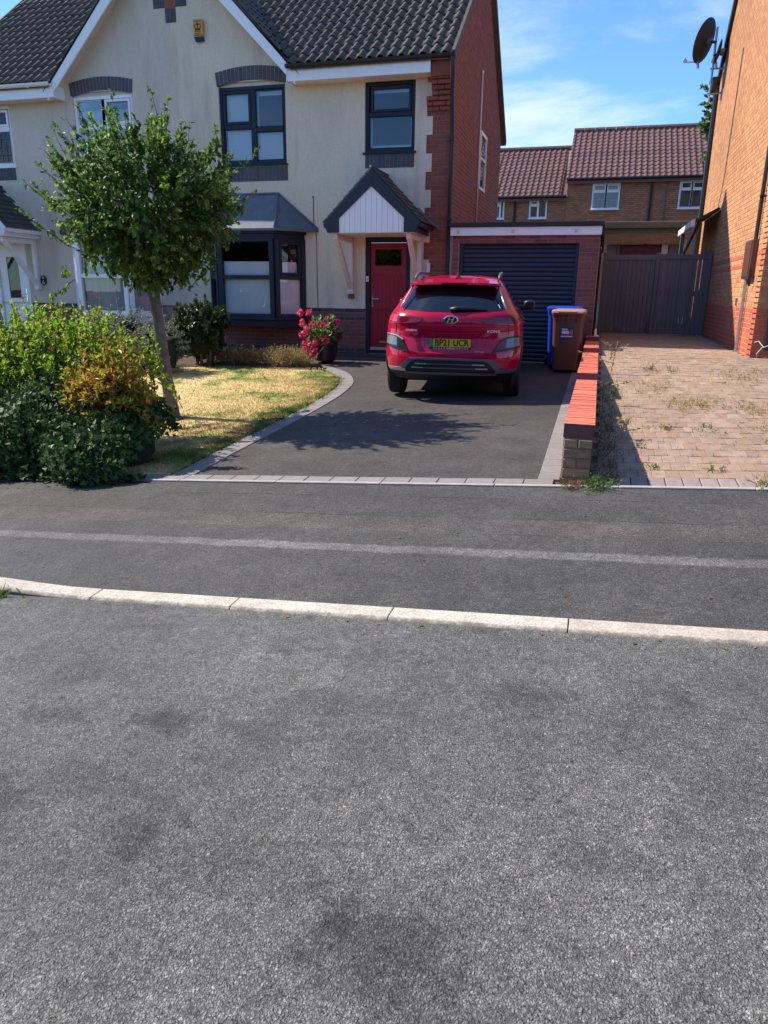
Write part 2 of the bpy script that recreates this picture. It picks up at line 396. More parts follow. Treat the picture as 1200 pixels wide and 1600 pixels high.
MAT['leaf_lime'] = leaf_mat('lime_leaf', [(.20, .31, .02), (.25, .35, .025), (.15, .25, .018), (.31, .39, .03)], .48, .5, .35)
MAT['leaf_orange'] = leaf_mat('orange_leaf', [(.56, .20, .03), (.50, .34, .035), (.24, .25, .028), (.46, .42, .04), (.18, .20, .022), (.55, .17, .05), (.30, .32, .03)], .35, .42)
MAT['leaf_ivy'] = leaf_mat('ivy_leaf', [(.028, .060, .016), (.040, .086, .020), (.022, .046, .014), (.085, .15, .026), (.034, .07, .020)], .2, .5, .2)
MAT['leaf_grey'] = leaf_mat('silver_leaf', [(.17, .20, .13), (.22, .25, .17), (.12, .15, .09), (.15, .17, .12)], .25, .6)
MAT['leaf_laurel'] = leaf_mat('laurel_leaf', [(.022, .04, .012), (.03, .05, .014), (.06, .09, .018), (.02, .03, .012)], .28, .38)
MAT['leaf_pot'] = leaf_mat('pot_plant_leaf', [(.10, .20, .03), (.15, .27, .05), (.08, .16, .03), (.28, .36, .12)], .35, .4)
MAT['petal'] = leaf_mat('pink_petal', [(.62, .03, .13), (.72, .07, .20), (.52, .02, .09), (.75, .14, .26)], .35, .5)
MAT['petal2'] = leaf_mat('magenta_petal', [(.42, .012, .16), (.50, .03, .20), (.36, .01, .12)], .35, .5)
MAT['leaf_dead'] = leaf_mat('dead_leaf', [(.20, .11, .055), (.28, .17, .08), (.14, .07, .04), (.34, .24, .13)], .2, .8, .1)
MAT['leaf_straw'] = leaf_mat('straw', [(.42, .33, .16), (.50, .40, .20), (.34, .27, .12), (.28, .27, .09)], .25, .8, .1)
MAT['leaf_weed'] = leaf_mat('weed_leaf', [(.06, .12, .025), (.09, .16, .03), (.13, .17, .05)], .3, .5)
MAT['leaf_red'] = leaf_mat('bronze_tip', [(.16, .05, .03), (.22, .08, .04)], .3, .5)
MAT['paint'] = M('crimson_car_paint', (.40, .0006, .036), .38, 0, **{'Metallic': .0, 'Coat Weight': .8, 'Coat Roughness': .02, 'Specular IOR Level': .05})
MAT['carglass'] = M('privacy_glass', (.006, .006, .008), .03, 0, **{'Specular IOR Level': .9})
MAT['clad'] = M('grey_cladding', (.085, .095, .11), .5, .05, 20)
MAT['clad_dk'] = M('black_cladding', (.008, .008, .010), .55, .05, 20)
MAT['silver'] = M('silver_trim', (.52, .53, .56), .3, 0, **{'Metallic': .6})
MAT['lampred'] = M('dark_red_lens', (.16, .001, .010), .15, 0, **{'Coat Weight': .3, 'Specular IOR Level': .5})
MAT['lampred2'] = M('bright_red_lens', (.62, .012, .012), .10, 0, **{'Coat Weight': 1.0})
MAT['lampclear'] = M('clear_lamp', (.16, .16, .17), .25, .45, 70, **{'Coat Weight': .15})
MAT['lampdark'] = M('lamp_housing', (.016, .016, .018), .3, 0, **{'Coat Weight': .1, 'Specular IOR Level': .25})
MAT['lamppink'] = M('reflector_pink', (.14, .03, .035), .3, .2, 50, **{'Coat Weight': .1, 'Specular IOR Level': .3})
MAT['tyre'] = M('tyre_rubber', (.014, .014, .015), .8, .15, 30, .3, 90)
MAT['rim'] = M('grey_rim', (.25, .25, .27), .35, 0, **{'Metallic': .7})
MAT['plate'] = plate_mat()
MAT['plate_green'] = M('plate_green', (.01, .28, .10), .35, 0)
MAT['ink'] = M('black_ink', (.006, .006, .006), .5, 0)
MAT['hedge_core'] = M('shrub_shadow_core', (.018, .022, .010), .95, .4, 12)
# ------------------------------------------------------------------ helpers
def root_of(o):
    while o.parent: o = o.parent
    return o
def org(parent):
    if parent is None: return Vector((0, 0, 0))
    r = root_of(parent)
    if r.get('local_build') or r.type != 'EMPTY' and r.get('kind') == 'structure': return Vector((0, 0, 0))
    return Vector(r.location)
def tag(o, label, cat, group=None):
    o['label'] = label; o['category'] = cat
    if group: o['group'] = group
    return o
def thing(name, label, cat, loc=(0, 0, 0), group=None):
    o = bpy.data.objects.new(name, None); COL.objects.link(o)
    o.location = loc; o.empty_display_size = .2
    return tag(o, label, cat, group)
def link(name, me, parent=None, loc=None, rot=None):
    o = bpy.data.objects.new(name, me); COL.objects.link(o)
    if parent: o.parent = parent
    if loc is not None: o.location = Vector(loc) - org(parent)
    if rot is not None: o.rotation_euler = rot
    return o

class MB:
    def __init__(s, xf=None, flip=False):
        s.v = []; s.f = []; s.mi = []; s.m = 0; s.xf = xf; s.flip = flip
    def add(s, vs, fs):
        o = len(s.v)
        s.v += [tuple(s.xf(v)) if s.xf else tuple(v) for v in vs]
        for f in fs:
            g = tuple(o+i for i in f)
            s.f.append(g[::-1] if s.flip else g); s.mi.append(s.m)
        return s
    def hexa(s, p):
        return s.add(p, [(0, 3, 2, 1), (4, 5, 6, 7), (0, 1, 5, 4), (1, 2, 6, 5), (2, 3, 7, 6), (3, 0, 4, 7)])
    def box(s, x0, x1, y0, y1, z0, z1):
        return s.hexa([(x0, y0, z0), (x1, y0, z0), (x1, y1, z0), (x0, y1, z0), (x0, y0, z1), (x1, y0, z1), (x1, y1, z1), (x0, y1, z1)])
    def prism(s, poly, ax, a, b):
        n = len(poly)
        def P(u, w, t): return {'x': (t, u, w), 'y': (u, t, w), 'z': (u, w, t)}[ax]
        vs = [P(u, w, a) for u, w in poly] + [P(u, w, b) for u, w in poly]
        fs = [tuple(range(n)), tuple(range(2*n-1, n-1, -1))] + [(i, i+n, (i+1) % n+n, (i+1) % n) for i in range(n)]
        return s.add(vs, fs)
    def bar(s, p, q, w, h, up=(0, 0, 1)):
        p = Vector(p); q = Vector(q); d = (q-p).normalized(); u = Vector(up)
        if abs(d.dot(u)) > .98: u = Vector((0, 1, 0))
        a = d.cross(u).normalized()*w/2; b = a.cross(d).normalized()*h/2
        return s.hexa([p-a-b, p+a-b, q+a-b, q-a-b, p-a+b, p+a+b, q+a+b, q-a+b])
    def tube(s, pts, r, n=8, cap=True):
        pts = [Vector(p) for p in pts]; k = len(pts)
        rs = r if isinstance(r, (list, tuple)) else [r]*k
        vs = []; ref = None
        for i in range(k):
            d = (pts[min(i+1, k-1)]-pts[max(i-1, 0)]).normalized()
            if ref is None or abs(d.dot(ref)) > .95:
                ref = Vector((0, 0, 1)) if abs(d.z) < .9 else Vector((1, 0, 0))
            a = d.cross(ref).normalized(); b = d.cross(a); ref = b.cross(d) if False else ref
            for j in range(n):
                t = 2*math.pi*j/n
                vs.append(pts[i]+(a*math.cos(t)+b*math.sin(t))*rs[i])
        fs = [(i*n+j, i*n+(j+1) % n, (i+1)*n+(j+1) % n, (i+1)*n+j) for i in range(k-1) for j in range(n)]
        if cap: fs += [tuple(range(n-1, -1, -1)), tuple((k-1)*n+j for j in range(n))]
        return s.add(vs, fs)
    def lathe(s, prof, c=(0, 0, 0), n=24, ax='z'):
        vs = []
        for r, z in prof:
            for j in range(n):
                t = 2*math.pi*j/n; x, y = r*math.cos(t), r*math.sin(t)
                p = {'z': (x, y, z), 'x': (z, x, y), 'y': (x, z, y)}[ax]
                vs.append((c[0]+p[0], c[1]+p[1], c[2]+p[2]))
        k = len(prof)
        fs = [(i*n+j, i*n+(j+1) % n, (i+1)*n+(j+1) % n, (i+1)*n+j) for i in range(k-1) for j in range(n)]
        fs += [tuple(range(n-1, -1, -1)), tuple((k-1)*n+j for j in range(n))]
        return s.add(vs, fs)
    def mesh(s, name, mat, smooth=False, off=Vector((0, 0, 0)), fixn=True):
        me = bpy.data.meshes.new(name)
        me.from_pydata([(v[0]-off[0], v[1]-off[1], v[2]-off[2]) for v in s.v], [], s.f)
        for m in (mat if isinstance(mat, (list, tuple)) else [mat]): me.materials.append(MAT[m] if isinstance(m, str) else m)
        if any(s.mi): me.polygons.foreach_set('material_index', s.mi)
        if fixn and len(s.f) < 30000:
            bm = bmesh.new(); bm.from_mesh(me); bmesh.ops.recalc_face_normals(bm, faces=bm.faces); bm.to_mesh(me); bm.free()
        if smooth: me.polygons.foreach_set('use_smooth', [True]*len(me.polygons))
        me.update()
        return me
    def build(s, name, mat, parent=None, smooth=False, bevel=0, kind=None, label=None, auto=False, seg=2):
        off = org(parent); loc = None
        if parent is None and kind != 'structure':
            a = np.array(s.v); off = Vector(((a[:, 0].min()+a[:, 0].max())/2, (a[:, 1].min()+a[:, 1].max())/2, a[:, 2].min())); loc = off
        o = bpy.data.objects.new(name, s.mesh(name, mat, smooth, off)); COL.objects.link(o)
        if parent: o.parent = parent
        if loc is not None: o.location = loc
        if kind: o['kind'] = kind
        if label: o['label'] = label
        if bevel:
            b = o.modifiers.new('bevel', 'BEVEL'); b.width = bevel; b.segments = seg; b.limit_method = 'ANGLE'; b.angle_limit = R(40)
            b.harden_normals = False
        if auto:
            me = o.data
            me.polygons.foreach_set('use_smooth', [True]*len(me.polygons))
            m = o.modifiers.new('edges', 'EDGE_SPLIT'); m.split_angle = R(35)
        return o

def npmesh(name, V, Fc, mat, parent=None, smooth=False, kind=None, mats=None):
    """V (n,3) world, Fc (m,k) constant k"""
    off = np.array(org(parent)); loc = None
    if parent is None and kind is None or (parent is None and kind == 'stuff'):
        off = np.array([(V[:, 0].min()+V[:, 0].max())/2, (V[:, 1].min()+V[:, 1].max())/2, V[:, 2].min()]); loc = off
    me = bpy.data.meshes.new(name)
    m, k = Fc.shape
    me.vertices.add(len(V)); me.vertices.foreach_set('co', (V-off).astype(np.float32).ravel())
    me.loops.add(m*k); me.loops.foreach_set('vertex_index', Fc.astype(np.int32).ravel())
    me.polygons.add(m); me.polygons.foreach_set('loop_start', np.arange(0, m*k, k, dtype=np.int32))
    try: me.polygons.foreach_set('loop_total', np.full(m, k, dtype=np.int32))
    except Exception: pass
    me.materials.append(MAT[mat] if isinstance(mat, str) else mat)
    me.polygons.foreach_set('use_smooth', np.full(m, bool(smooth)))
    me.update(calc_edges=True); me.validate()
    o = bpy.data.objects.new(name, me); COL.objects.link(o)
    if parent: o.parent = parent
    if loc is not None: o.location = loc
    if kind: o['kind'] = kind
    return o

LEAF = {
 'ovate': ([(0, 0, 0), (.30, .22, .06), (.30, .62, .07), (0, 1, -.06), (-.30, .62, .07), (-.30, .22, .06)], [(0, 1, 2, 3), (0, 3, 4, 5)]),
 'lance': ([(0, 0, 0), (.15, .25, .04), (.14, .6, .04), (0, 1, -.1), (-.14, .6, .04), (-.15, .25, .04)], [(0, 1, 2, 3), (0, 3, 4, 5)]),
 'ivy': ([(0, .05, 0), (.58, .12, .06), (.30, .48, .04), (0, 1, -.08), (-.30, .48, .04), (-.58, .12, .06)], [(0, 1, 2, 3), (0, 3, 4, 5)]),
 'blade': ([(-.03, 0, 0), (.03, 0, 0), (.012, 1, .10), (-.012, 1, .10)], [(0, 1, 2, 3)]),
 'petal': ([(0, 0, 0), (.45, .35, .1), (.35, .85, .0), (0, .95, .08), (-.35, .85, 0), (-.45, .35, .1)], [(0, 1, 2, 3), (0, 3, 4, 5)]),
}
def unit(a): return a/np.maximum(np.linalg.norm(a, axis=1, keepdims=True), 1e-9)
def leaves(P, D, N, size, kind):
    """points P, direction along leaf D, face normal N, size (n,) -> V,F"""
    T, Fq = LEAF[kind]; T = np.array(T); Fq = np.array(Fq); n = len(P); k = len(T)
    D = unit(D); X = unit(np.cross(D, N)); Z = np.cross(X, D)
    s = size[:, None, None]
    V = P[:, None, :] + s*(X[:, None, :]*T[None, :, 0:1] + D[:, None, :]*T[None, :, 1:2] + Z[:, None, :]*T[None, :, 2:3])
    Fc = (np.arange(n)[:, None, None]*k + Fq[None]).reshape(-1, Fq.shape[1])
    return V.reshape(-1, 3), Fc
def foliage(name, P, D, N, size, kind, mat, parent=None, k=None):
    V, Fc = leaves(P, D, N, size, kind)
    return npmesh(name, V, Fc, mat, parent, kind=k)
def rdir(n): return unit(rng.normal(size=(n, 3)))
def twigs_mesh(segs, r0, r1, n=4):
    mb = MB()
    for pts in segs:
        k = len(pts); mb.tube(pts, [r0+(r1-r0)*i/(k-1) for i in range(k)], n, cap=False)
    return mb

def text(name, body, size, mat, parent, M4, width=None, height=None, extrude=.002, shear=0, bold=0):
    cu = bpy.data.curves.new('t', 'FONT'); cu.body = body; cu.size = size; cu.extrude = extrude; cu.align_x = 'LEFT'; cu.shear = shear
    cu.offset = bold
    ob = bpy.data.objects.new('t', cu); COL.objects.link(ob)
    me = bpy.data.meshes.new_from_object(ob.evaluated_get(bpy.context.evaluated_depsgraph_get()))
    bpy.data.objects.remove(ob)
    a = np.array([v.co[:] for v in me.vertices]); mn, mx = a.min(0), a.max(0)
    a[:, 0] -= (mn[0]+mx[0])/2; a[:, 1] -= (mn[1]+mx[1])/2
    if width: a[:, 0] *= width/(mx[0]-mn[0])
    if height: a[:, 1] *= height/(mx[1]-mn[1])
    off = org(parent)
    for v, c in zip(me.vertices, a): v.co = M4 @ Vector(c) - off
    me.materials.clear(); me.materials.append(MAT[mat]); me.name = name
    o = bpy.data.objects.new(name, me); COL.objects.link(o); o.parent = parent
    return o

# ------------------------------------------------------------------ ground shape
def S(x): return .13 + .067*x
def G(x, y):
    if y < 3.055: return S(x) - .051 - .006 + .010*min(3.05-y, 4)
    if y < 5.6: return S(x) - .02*(5.6-y)
    if x > .02:
        t = (y-5.6)/6.6
        return S(min(x, 3.4))*(1-t)+.65*t if t < 1 else .65+.006*min(y-12.2, 9)
    t = (y-5.6)/8.4
    return S(max(x, -14))*(1-t)+.30*t if t < 1 else .30
def slope_rot(x, y):
    e = .05
    return (math.atan((G(x, y+e)-G(x, y-e))/(2*e)), -math.atan((G(x+e, y)-G(x-e, y))/(2*e)), 0)
def sheet(name, ys, xl, xr, dz, mat, nx=24, kind='structure', noise=0):
    """strip between xl(y) and xr(y) following the ground"""
    mb = MB(); n = nx+1
    vs = []
    for y in ys:
        a, b = xl(y), xr(y)
        for i in range(n):
            x = a+(b-a)*i/nx
            vs.append((x, y, G(x, y)+dz))
    fs = [(j*n+i, j*n+i+1, (j+1)*n+i+1, (j+1)*n+i) for j in range(len(ys)-1) for i in range(nx)]
    mb.add(vs, fs)
    me = mb.mesh(name, mat, True)
    o = bpy.data.objects.new(name, me); COL.objects.link(o); o['kind'] = kind
    return o
def lin(a, b, n): return [a+(b-a)*i/n for i in range(n+1)]

# ------------------------------------------------------------------ the setting
def ground_sheet():
    xs = [-700, -120, -60, -40] + lin(-30, 30, 60) + [40, 60, 120, 700]
    ys = [-700, -120, -50, -30] + lin(-12, 26, 76) + [40, 60, 120, 700]
    def z(x, y):
        xc = max(-30, min(30, x)); yc = max(-12, min(26, y))
        return G(xc, yc) - .07 - (.10 if yc < 3.1 else 0) - (.12 if (xc < .4 and xc > -.6 and yc > 5.4) else 0)
    n = len(xs)
    MB().add([(x, y, z(x, y)) for y in ys for x in xs],
             [(j*n+i, j*n+i+1, (j+1)*n+i+1, (j+1)*n+i) for j in range(len(ys)-1) for i in range(n-1)]).build('ground', 'soil', kind='structure', smooth=True)
ground_sheet()
sheet('road', lin(-14, 3.05, 40), lambda y: -30, lambda y: 30, 0, 'road', 60)
pavement = sheet('pavement', lin(3.178, 5.455, 12), lambda y: -30, lambda y: 30, 0, 'pave', 60)

def kerb_lift(x):
    t = min(1, max(0, (-2.55-x)/.9)); return .006 + .045*t*t*(3-2*t)
kerb = None
def kerbs():
    global kerb
    mb = MB(); mb.box(-30, 30, 3.07, 3.18, -.30, -.29)
    bed = sheet('kerb', lin(3.06, 3.195, 1), lambda y: -30, lambda y: 30, -.03, 'mortar', 60)
    edges = [-7.44+.826*i for i in range(16)]
    for a, b in zip(edges[:-1], edges[1:]):
        m = MB(); g = .0025; vs = []; cuts = lin(a+g, b-g, 4)
        for x in cuts:
            zb = S(x)-.051; zt = zb+kerb_lift(x)
            vs += [(x, 3.055, zb-.09), (x, 3.058, zt-.016), (x, 3.074, zt-.001), (x, 3.180, zt+.002), (x, 3.180, zb-.09)]
        fs = [(i*5+j, i*5+(j+1) % 5, (i+1)*5+(j+1) % 5, (i+1)*5+j) for i in range(4) for j in range(5)]
        fs += [(0, 1, 2, 3, 4), tuple(20+j for j in (4, 3, 2, 1, 0))]
        m.add(vs, fs); m.build('kerb_stone', 'kerb', bed, bevel=.004)
    far = MB()
    for a, b in ((-30, edges[0]), (edges[-1], 30)):
        for x0, x1 in zip(lin(a, b, 26)[:-1], lin(a, b, 26)[1:]):
            z0, z1 = S(x0)-.051+kerb_lift(x0), S(x1)-.051+kerb_lift(x1)
            far.hexa([(x0, 3.055, z0-.2), (x1-.005, 3.055, z1-.2), (x1-.005, 3.192, z1-.2), (x0, 3.192, z0-.2), (x0, 3.06, z0), (x1-.005, 3.06, z1), (x1-.005, 3.192, z1), (x0, 3.192, z0)])
    far.build('kerb_run', 'kerb', bed, kind='stuff')
kerbs()

# driveway outline (asphalt side of the left border)
DL = [(-3.35, 5.68), (-3.36, 6.45), (-3.35, 7.45), (-3.34, 8.3), (-3.345, 8.9), (-3.37, 9.6), (-3.43, 10.2), (-3.52, 10.75), (-3.68, 11.25), (-3.92, 11.75), (-4.25, 12.2), (-4.65, 12.55), (-5.0, 12.78)]
def interp(tab, y):
    ys = [p[1] for p in tab]; return float(np.interp(y, ys, [p[0] for p in tab]))
def dleft(y): return interp(DL, y) if y < 12.78 else -5.3
driveway = sheet('driveway', lin(5.68, 12.76, 60)+lin(12.80, 14.0, 8), dleft, lambda y: -.345 if y < 13.4 else -.30, 0, 'drive', 30)

def piece_mesh(name, sx, sy, sz, mat, bev=.004):
    """unit slab with its top at z=0, softened top edges"""
    mb = MB(); x, y, b = sx/2, sy/2, bev
    vs = [(-x, -y, -sz), (x, -y, -sz), (x, y, -sz), (-x, y, -sz), (-x, -y, -b), (x, -y, -b), (x, y, -b), (-x, y, -b),
          (-x+b, -y+b, 0), (x-b, -y+b, 0), (x-b, y-b, 0), (-x+b, y-b, 0)]
    fs = [(0, 1, 5, 4), (1, 2, 6, 5), (2, 3, 7, 6), (3, 0, 4, 7), (4, 5, 9, 8), (5, 6, 10, 9), (6, 7, 11, 10), (7, 4, 8, 11), (8, 9, 10, 11)]
    return mb.add(vs, fs).mesh(name, mat)

def borders():
    base = sheet('border_bed', lin(5.50, 5.67, 2), lambda y: -4.6, lambda y: -.17, -.012, 'joint', 30)
    sm = piece_mesh('sett', .221, .150, .05, 'sett')
    x = -4.5
    while x < -.30:
        link('sett', sm, base, (x+.1125, 5.592, G(x+.1125, 5.6)+.010+rnd.uniform(-.0015, .0015)), slope_rot(x, 5.65)); x += .2255
    # right strip beside the wall
    b2 = sheet('side_border_bed', lin(5.68, 13.2, 40), lambda y: -.35, lambda y: -.16, -.012, 'joint', 3)
    sm2 = piece_mesh('sett', .168, .221, .05, 'sett'); y = 5.68
    while y < 13.0:
        link('sett', sm2, b2, (-.258, y+.112, G(-.26, y+.112)+.008+rnd.uniform(-.0015, .0015)), slope_rot(-.3, y+.1)); y += .2255
    # curved left border: soldiers laid across a curve offset from the outline
    pts = [Vector((p[0], p[1], 0)) for p in DL]
    dense = []
    for i in range(len(pts)-1):
        p0, p1, p2, p3 = pts[max(0, i-1)], pts[i], pts[i+1], pts[min(len(pts)-1, i+2)]
        for k in range(20):
            t = k/20; dense.append(.5*((2*p1)+(-p0+p2)*t+(2*p0-5*p1+4*p2-p3)*t*t+(-p0+3*p1-3*p2+p3)*t**3))
    dense.append(pts[-1])
    W = .215; bedv = []; bedf = []
    step = .125; acc = 0; last = dense[0]; centres = []
    run = 0; marks = [0]
    for a, b in zip(dense[:-1], dense[1:]): marks.append(marks[-1]+(b-a).length)
    tot = marks[-1]
    def at(s):
        i = min(max(int(np.searchsorted(marks, s))-1, 0), len(dense)-2)
        t = (s-marks[i])/max(1e-6, marks[i+1]-marks[i]); p = dense[i].lerp(dense[i+1], t); d = (dense[i+1]-dense[i]).normalized()
        return p, Vector((-d.y, d.x, 0))
    n = int(tot/step)
    bed = MB()
    for i in range(n+1):
        p, nn = at(tot*i/n)
        for w in (-.008, W+.02):
            q = p+nn*w; bed.v.append((q.x, q.y, G(q.x, q.y)-.014))
    bed.f = [(2*i, 2*i+2, 2*i+3, 2*i+1) for i in range(n)]; bed.mi = [0]*n
    b3 = bed.build('curved_border_bed', 'joint', kind='structure')
    for i in range(n):
        m = MB(); top = []; g = .0025
        for s, w in ((tot*i/n+g, .0), (tot*(i+1)/n-g, .0), (tot*(i+1)/n-g, W), (tot*i/n+g, W)):
            p, nn = at(s); q = p+nn*w; top.append((q.x, q.y, G(q.x, q.y)+.010))
        dz = rnd.uniform(-.002, .002)
        lo = [(a, b, c-.05) for a, b, c in top]; hi = [(a, b, c+dz) for a, b, c in top]
        m.hexa(lo+hi); m.build('sett', 'sett', b3, bevel=.004, seg=1)
    # pale concrete edging at the back of the pavement
    eb = sheet('edging_bed', lin(5.457, 5.512, 1), lambda y: -9, lambda y: 6, -.02, 'joint', 30)
    x = -5.2
    while x < 3.5:
        if not (-.17 < x+.45 < .10) or True:
            m = MB(); x1 = x+.905
            z0, z1 = G(x, 5.48)+.014, G(x1, 5.48)+.014
            m.hexa([(x, 5.46, z0-.1), (x1, 5.46, z1-.1), (x1, 5.508, z1-.1), (x, 5.508, z0-.1), (x, 5.46, z0), (x1, 5.46, z1), (x1, 5.508, z1), (x, 5.508, z0)])
            m.build('edging_stone', 'edging', eb, bevel=.006)
        x += .91
borders()

def right_paving():
    base = sheet('block_paving', lin(5.515, 12.0, 50)+lin(12.1, 24, 20), lambda y: .05, lambda y: 4.2 if y < 12.05 else 2.19, -.007, 'joint', 24)
    em = piece_mesh('edge_sett', .117, .235, .05, 'edge_sett', .006)
    x = .10
    while x < 3.5:
        link('edge_sett', em, base, (x+.06, 5.635, G(x+.06, 5.635)+.004+rnd.uniform(-.003, .003)), slope_rot(x, 5.7)); x += .1225
    cells = []
    rows = 60; yy = 5.76
    for r in range(rows):
        off = .05 if r % 2 else 0
        xx = .10-off; xmax = 3.9 if yy < 11.85 else 2.12
        while xx < xmax:
            cells.append((xx+.05, yy+.1)); xx += .1015
        yy += .2015
    def inview(c): return c[0] < .30 + c[1]*.155
    near = sorted([c for c in cells if inview(c)], key=lambda c: c[1])[:290]
    ns = set(near)
    pm = piece_mesh('paver', .1003, .194, .05, 'paver', .003)
    for c in near:
        rx, ry, rz = slope_rot(*c)
        link('paver', pm, base, (c[0], c[1], G(*c)+rnd.gauss(0, .0013)), (rx+rnd.gauss(0, .005), ry+rnd.gauss(0, .007), rnd.gauss(0, .006)))
    V = []; Fc = []
    for c in cells:
        if c in ns: continue
        x, y = c; k = len(V); dz = rnd.gauss(0, .0013); b = .003
        for sx, sy, z in ((-.0503, -.097, -.03), (.0503, -.097, -.03), (.0503, .097, -.03), (-.0503, .097, -.03), (-.0503+b*.4, -.097+b, 0), (.0503-b*.4, -.097+b, 0), (.0503-b*.4, .097-b, 0), (-.0503+b*.4, .097-b, 0)):
            V.append((x+sx, y+sy, G(x+sx, y+sy)+dz+z))
        Fc += [(k, k+1, k+5, k+4), (k+1, k+2, k+6, k+5), (k+2, k+3, k+7, k+6), (k+3, k, k+4, k+7), (k+4, k+5, k+6, k+7)]
    npmesh('far_pavers', np.array(V), np.array(Fc), 'paver_i', base, kind='stuff')
right_paving()

def lawn_right(y):
    return interp([(p[0]-.24, p[1]) for p in DL[:9]] + [(-4.15, 11.62), (-4.5, 12.0)], y)
lawn_base = sheet('lawn', lin(5.66, 12.0, 60), lambda y: -9.2, lawn_right, .012, 'lawn', 40)
def grass():
    n = 75000
    y = rng.uniform(5.7, 12.3, n); xr_ = np.array([lawn_right(min(v, 12.0)) for v in y])
    x = xr_ - rng.uniform(-.03, 1, n)**1.0*(rng.uniform(0, 4.4, n))
    keep = (y < 12.05+rng.normal(0, .08, n)) & ~((y > 11.35) & (x > -4.95) & (rng.random(n) < .8)); x, y = x[keep], y[keep]; n = len(x)
    z = np.array([G(a, b) for a, b in zip(x, y)])+.008
    P = np.stack([x, y, z], 1)
    D = unit(np.stack([rng.normal(0, .75, n), rng.normal(0, .75, n), np.full(n, .8)], 1))
    N = rdir(n)
    sz = rng.uniform(.014, .040, n)
    V, Fc = leaves(P, D, N, sz*1.0, 'blade')
    # widen blades
    o = npmesh('grass', V, Fc, 'lawn', kind='stuff')
    return o
LEAF['blade'] = ([(-.09, 0, 0), (.09, 0, 0), (.03, 1, .14), (-.03, 1, .14)], [(0, 1, 2, 3)])
grass()
sheet('flower_bed', lin(11.9, 13.97, 14), lambda y: -9.2, lambda y: -4.5 if y < 12.6 else -5.28, .004, 'soil', 30)
sheet('path', lin(9.5, 13.97, 14), lambda y: -14, lambda y: -9.25, 0, 'drive', 10)
# ------------------------------------------------------------------ bricks, tiles, walls
def brick_mesh(name, l, h, d, mat, b=.005):
    """front face looks to -Y, centre at origin of the face"""
    mb = MB(); x, z = l/2, h/2
    vs = [(-x, d, -z), (x, d, -z), (x, d, z), (-x, d, z), (-x, b, -z), (x, b, -z), (x, b, z), (-x, b, z),
          (-x+b, 0, -z+b), (x-b, 0, -z+b), (x-b, 0, z-b), (-x+b, 0, z-b)]
    fs = [(0, 1, 5, 4), (1, 2, 6, 5), (2, 3, 7, 6), (3, 0, 4, 7), (4, 5, 9, 8), (5, 6, 10, 9), (6, 7, 11, 10), (7, 4, 8, 11), (8, 9, 10, 11)]
    return mb.add(vs, fs).mesh(name, mat)
BM = {}
def bm_get(l, h, d, mat):
    k = (round(l, 3), round(h, 3), d, mat)
    if k not in BM: BM[k] = brick_mesh('brick', l, h, d, mat)
    return BM[k]
CL, CH = .225, .0745
def lay_front(parent, name, x0, x1, z0, courses, y, matf, T=lambda x: x, skip=None, d=.03, half_first=False, cl=CL, ch=CH):
    """individual bricks in stretcher bond on a wall that faces -Y, cut at both ends"""
    for c in range(courses):
        z = z0+(c+.5)*ch
        x = x0-(cl/2 if (c % 2) ^ half_first else 0)
        while x < x1-.02:
            a, b = max(x, x0)+.005, min(x+cl, x1)-.005; x += cl
            if b-a < .04 or (skip and skip((a+b)/2, z)): continue
            m = matf(c, (a+b)/2) if callable(matf) else matf
            link(name, bm_get(b-a, ch-.010, d, m), parent, (T((a+b)/2), y+rnd.gauss(0, .0008), z))
def lay_mesh(rects, org_fn, parent, name, matf_groups, ch=CH, cl=CL, b=.004, inside=None, z0=0):
    """many bricks as one mesh. rects: (u0,u1,z0,z1); org_fn(u,z,d)->xyz with d = depth behind the face"""
    V = []; Fc = []
    for (u0, u1, za, zb) in rects:
        n = int(round((zb-za)/ch))
        for c in range(n):
            z = za+c*ch; u = u0-(cl/2 if c % 2 else 0)
            while u < u1-.02:
                p, q = (u0 if u <= u0+1e-6 else u+.005), (u1 if u+cl >= u1-1e-6 else u+cl-.005); u += cl
                if q-p < .03 or (inside and not inside((p+q)/2, z+ch/2)): continue
                k = len(V); jz = rnd.gauss(0, .0006); e = .0015
                for (uu, zz, d) in ((p, z+.005, .03), (q, z+.005, .03), (q, z+ch-.005, .03), (p, z+ch-.005, .03), (p+b, z+.005+b, jz), (q-b, z+.005+b, jz), (q-b, z+ch-.005-b, jz), (p+b, z+ch-.005-b, jz)):
                    V.append(org_fn(uu, zz, d))
                Fc += [(k, k+1, k+5, k+4), (k+1, k+2, k+6, k+5), (k+2, k+3, k+7, k+6), (k+3, k, k+4, k+7), (k+4, k+5, k+6, k+7)]
    return npmesh(name, np.array(V), np.array(Fc), matf_groups, parent, kind='stuff')

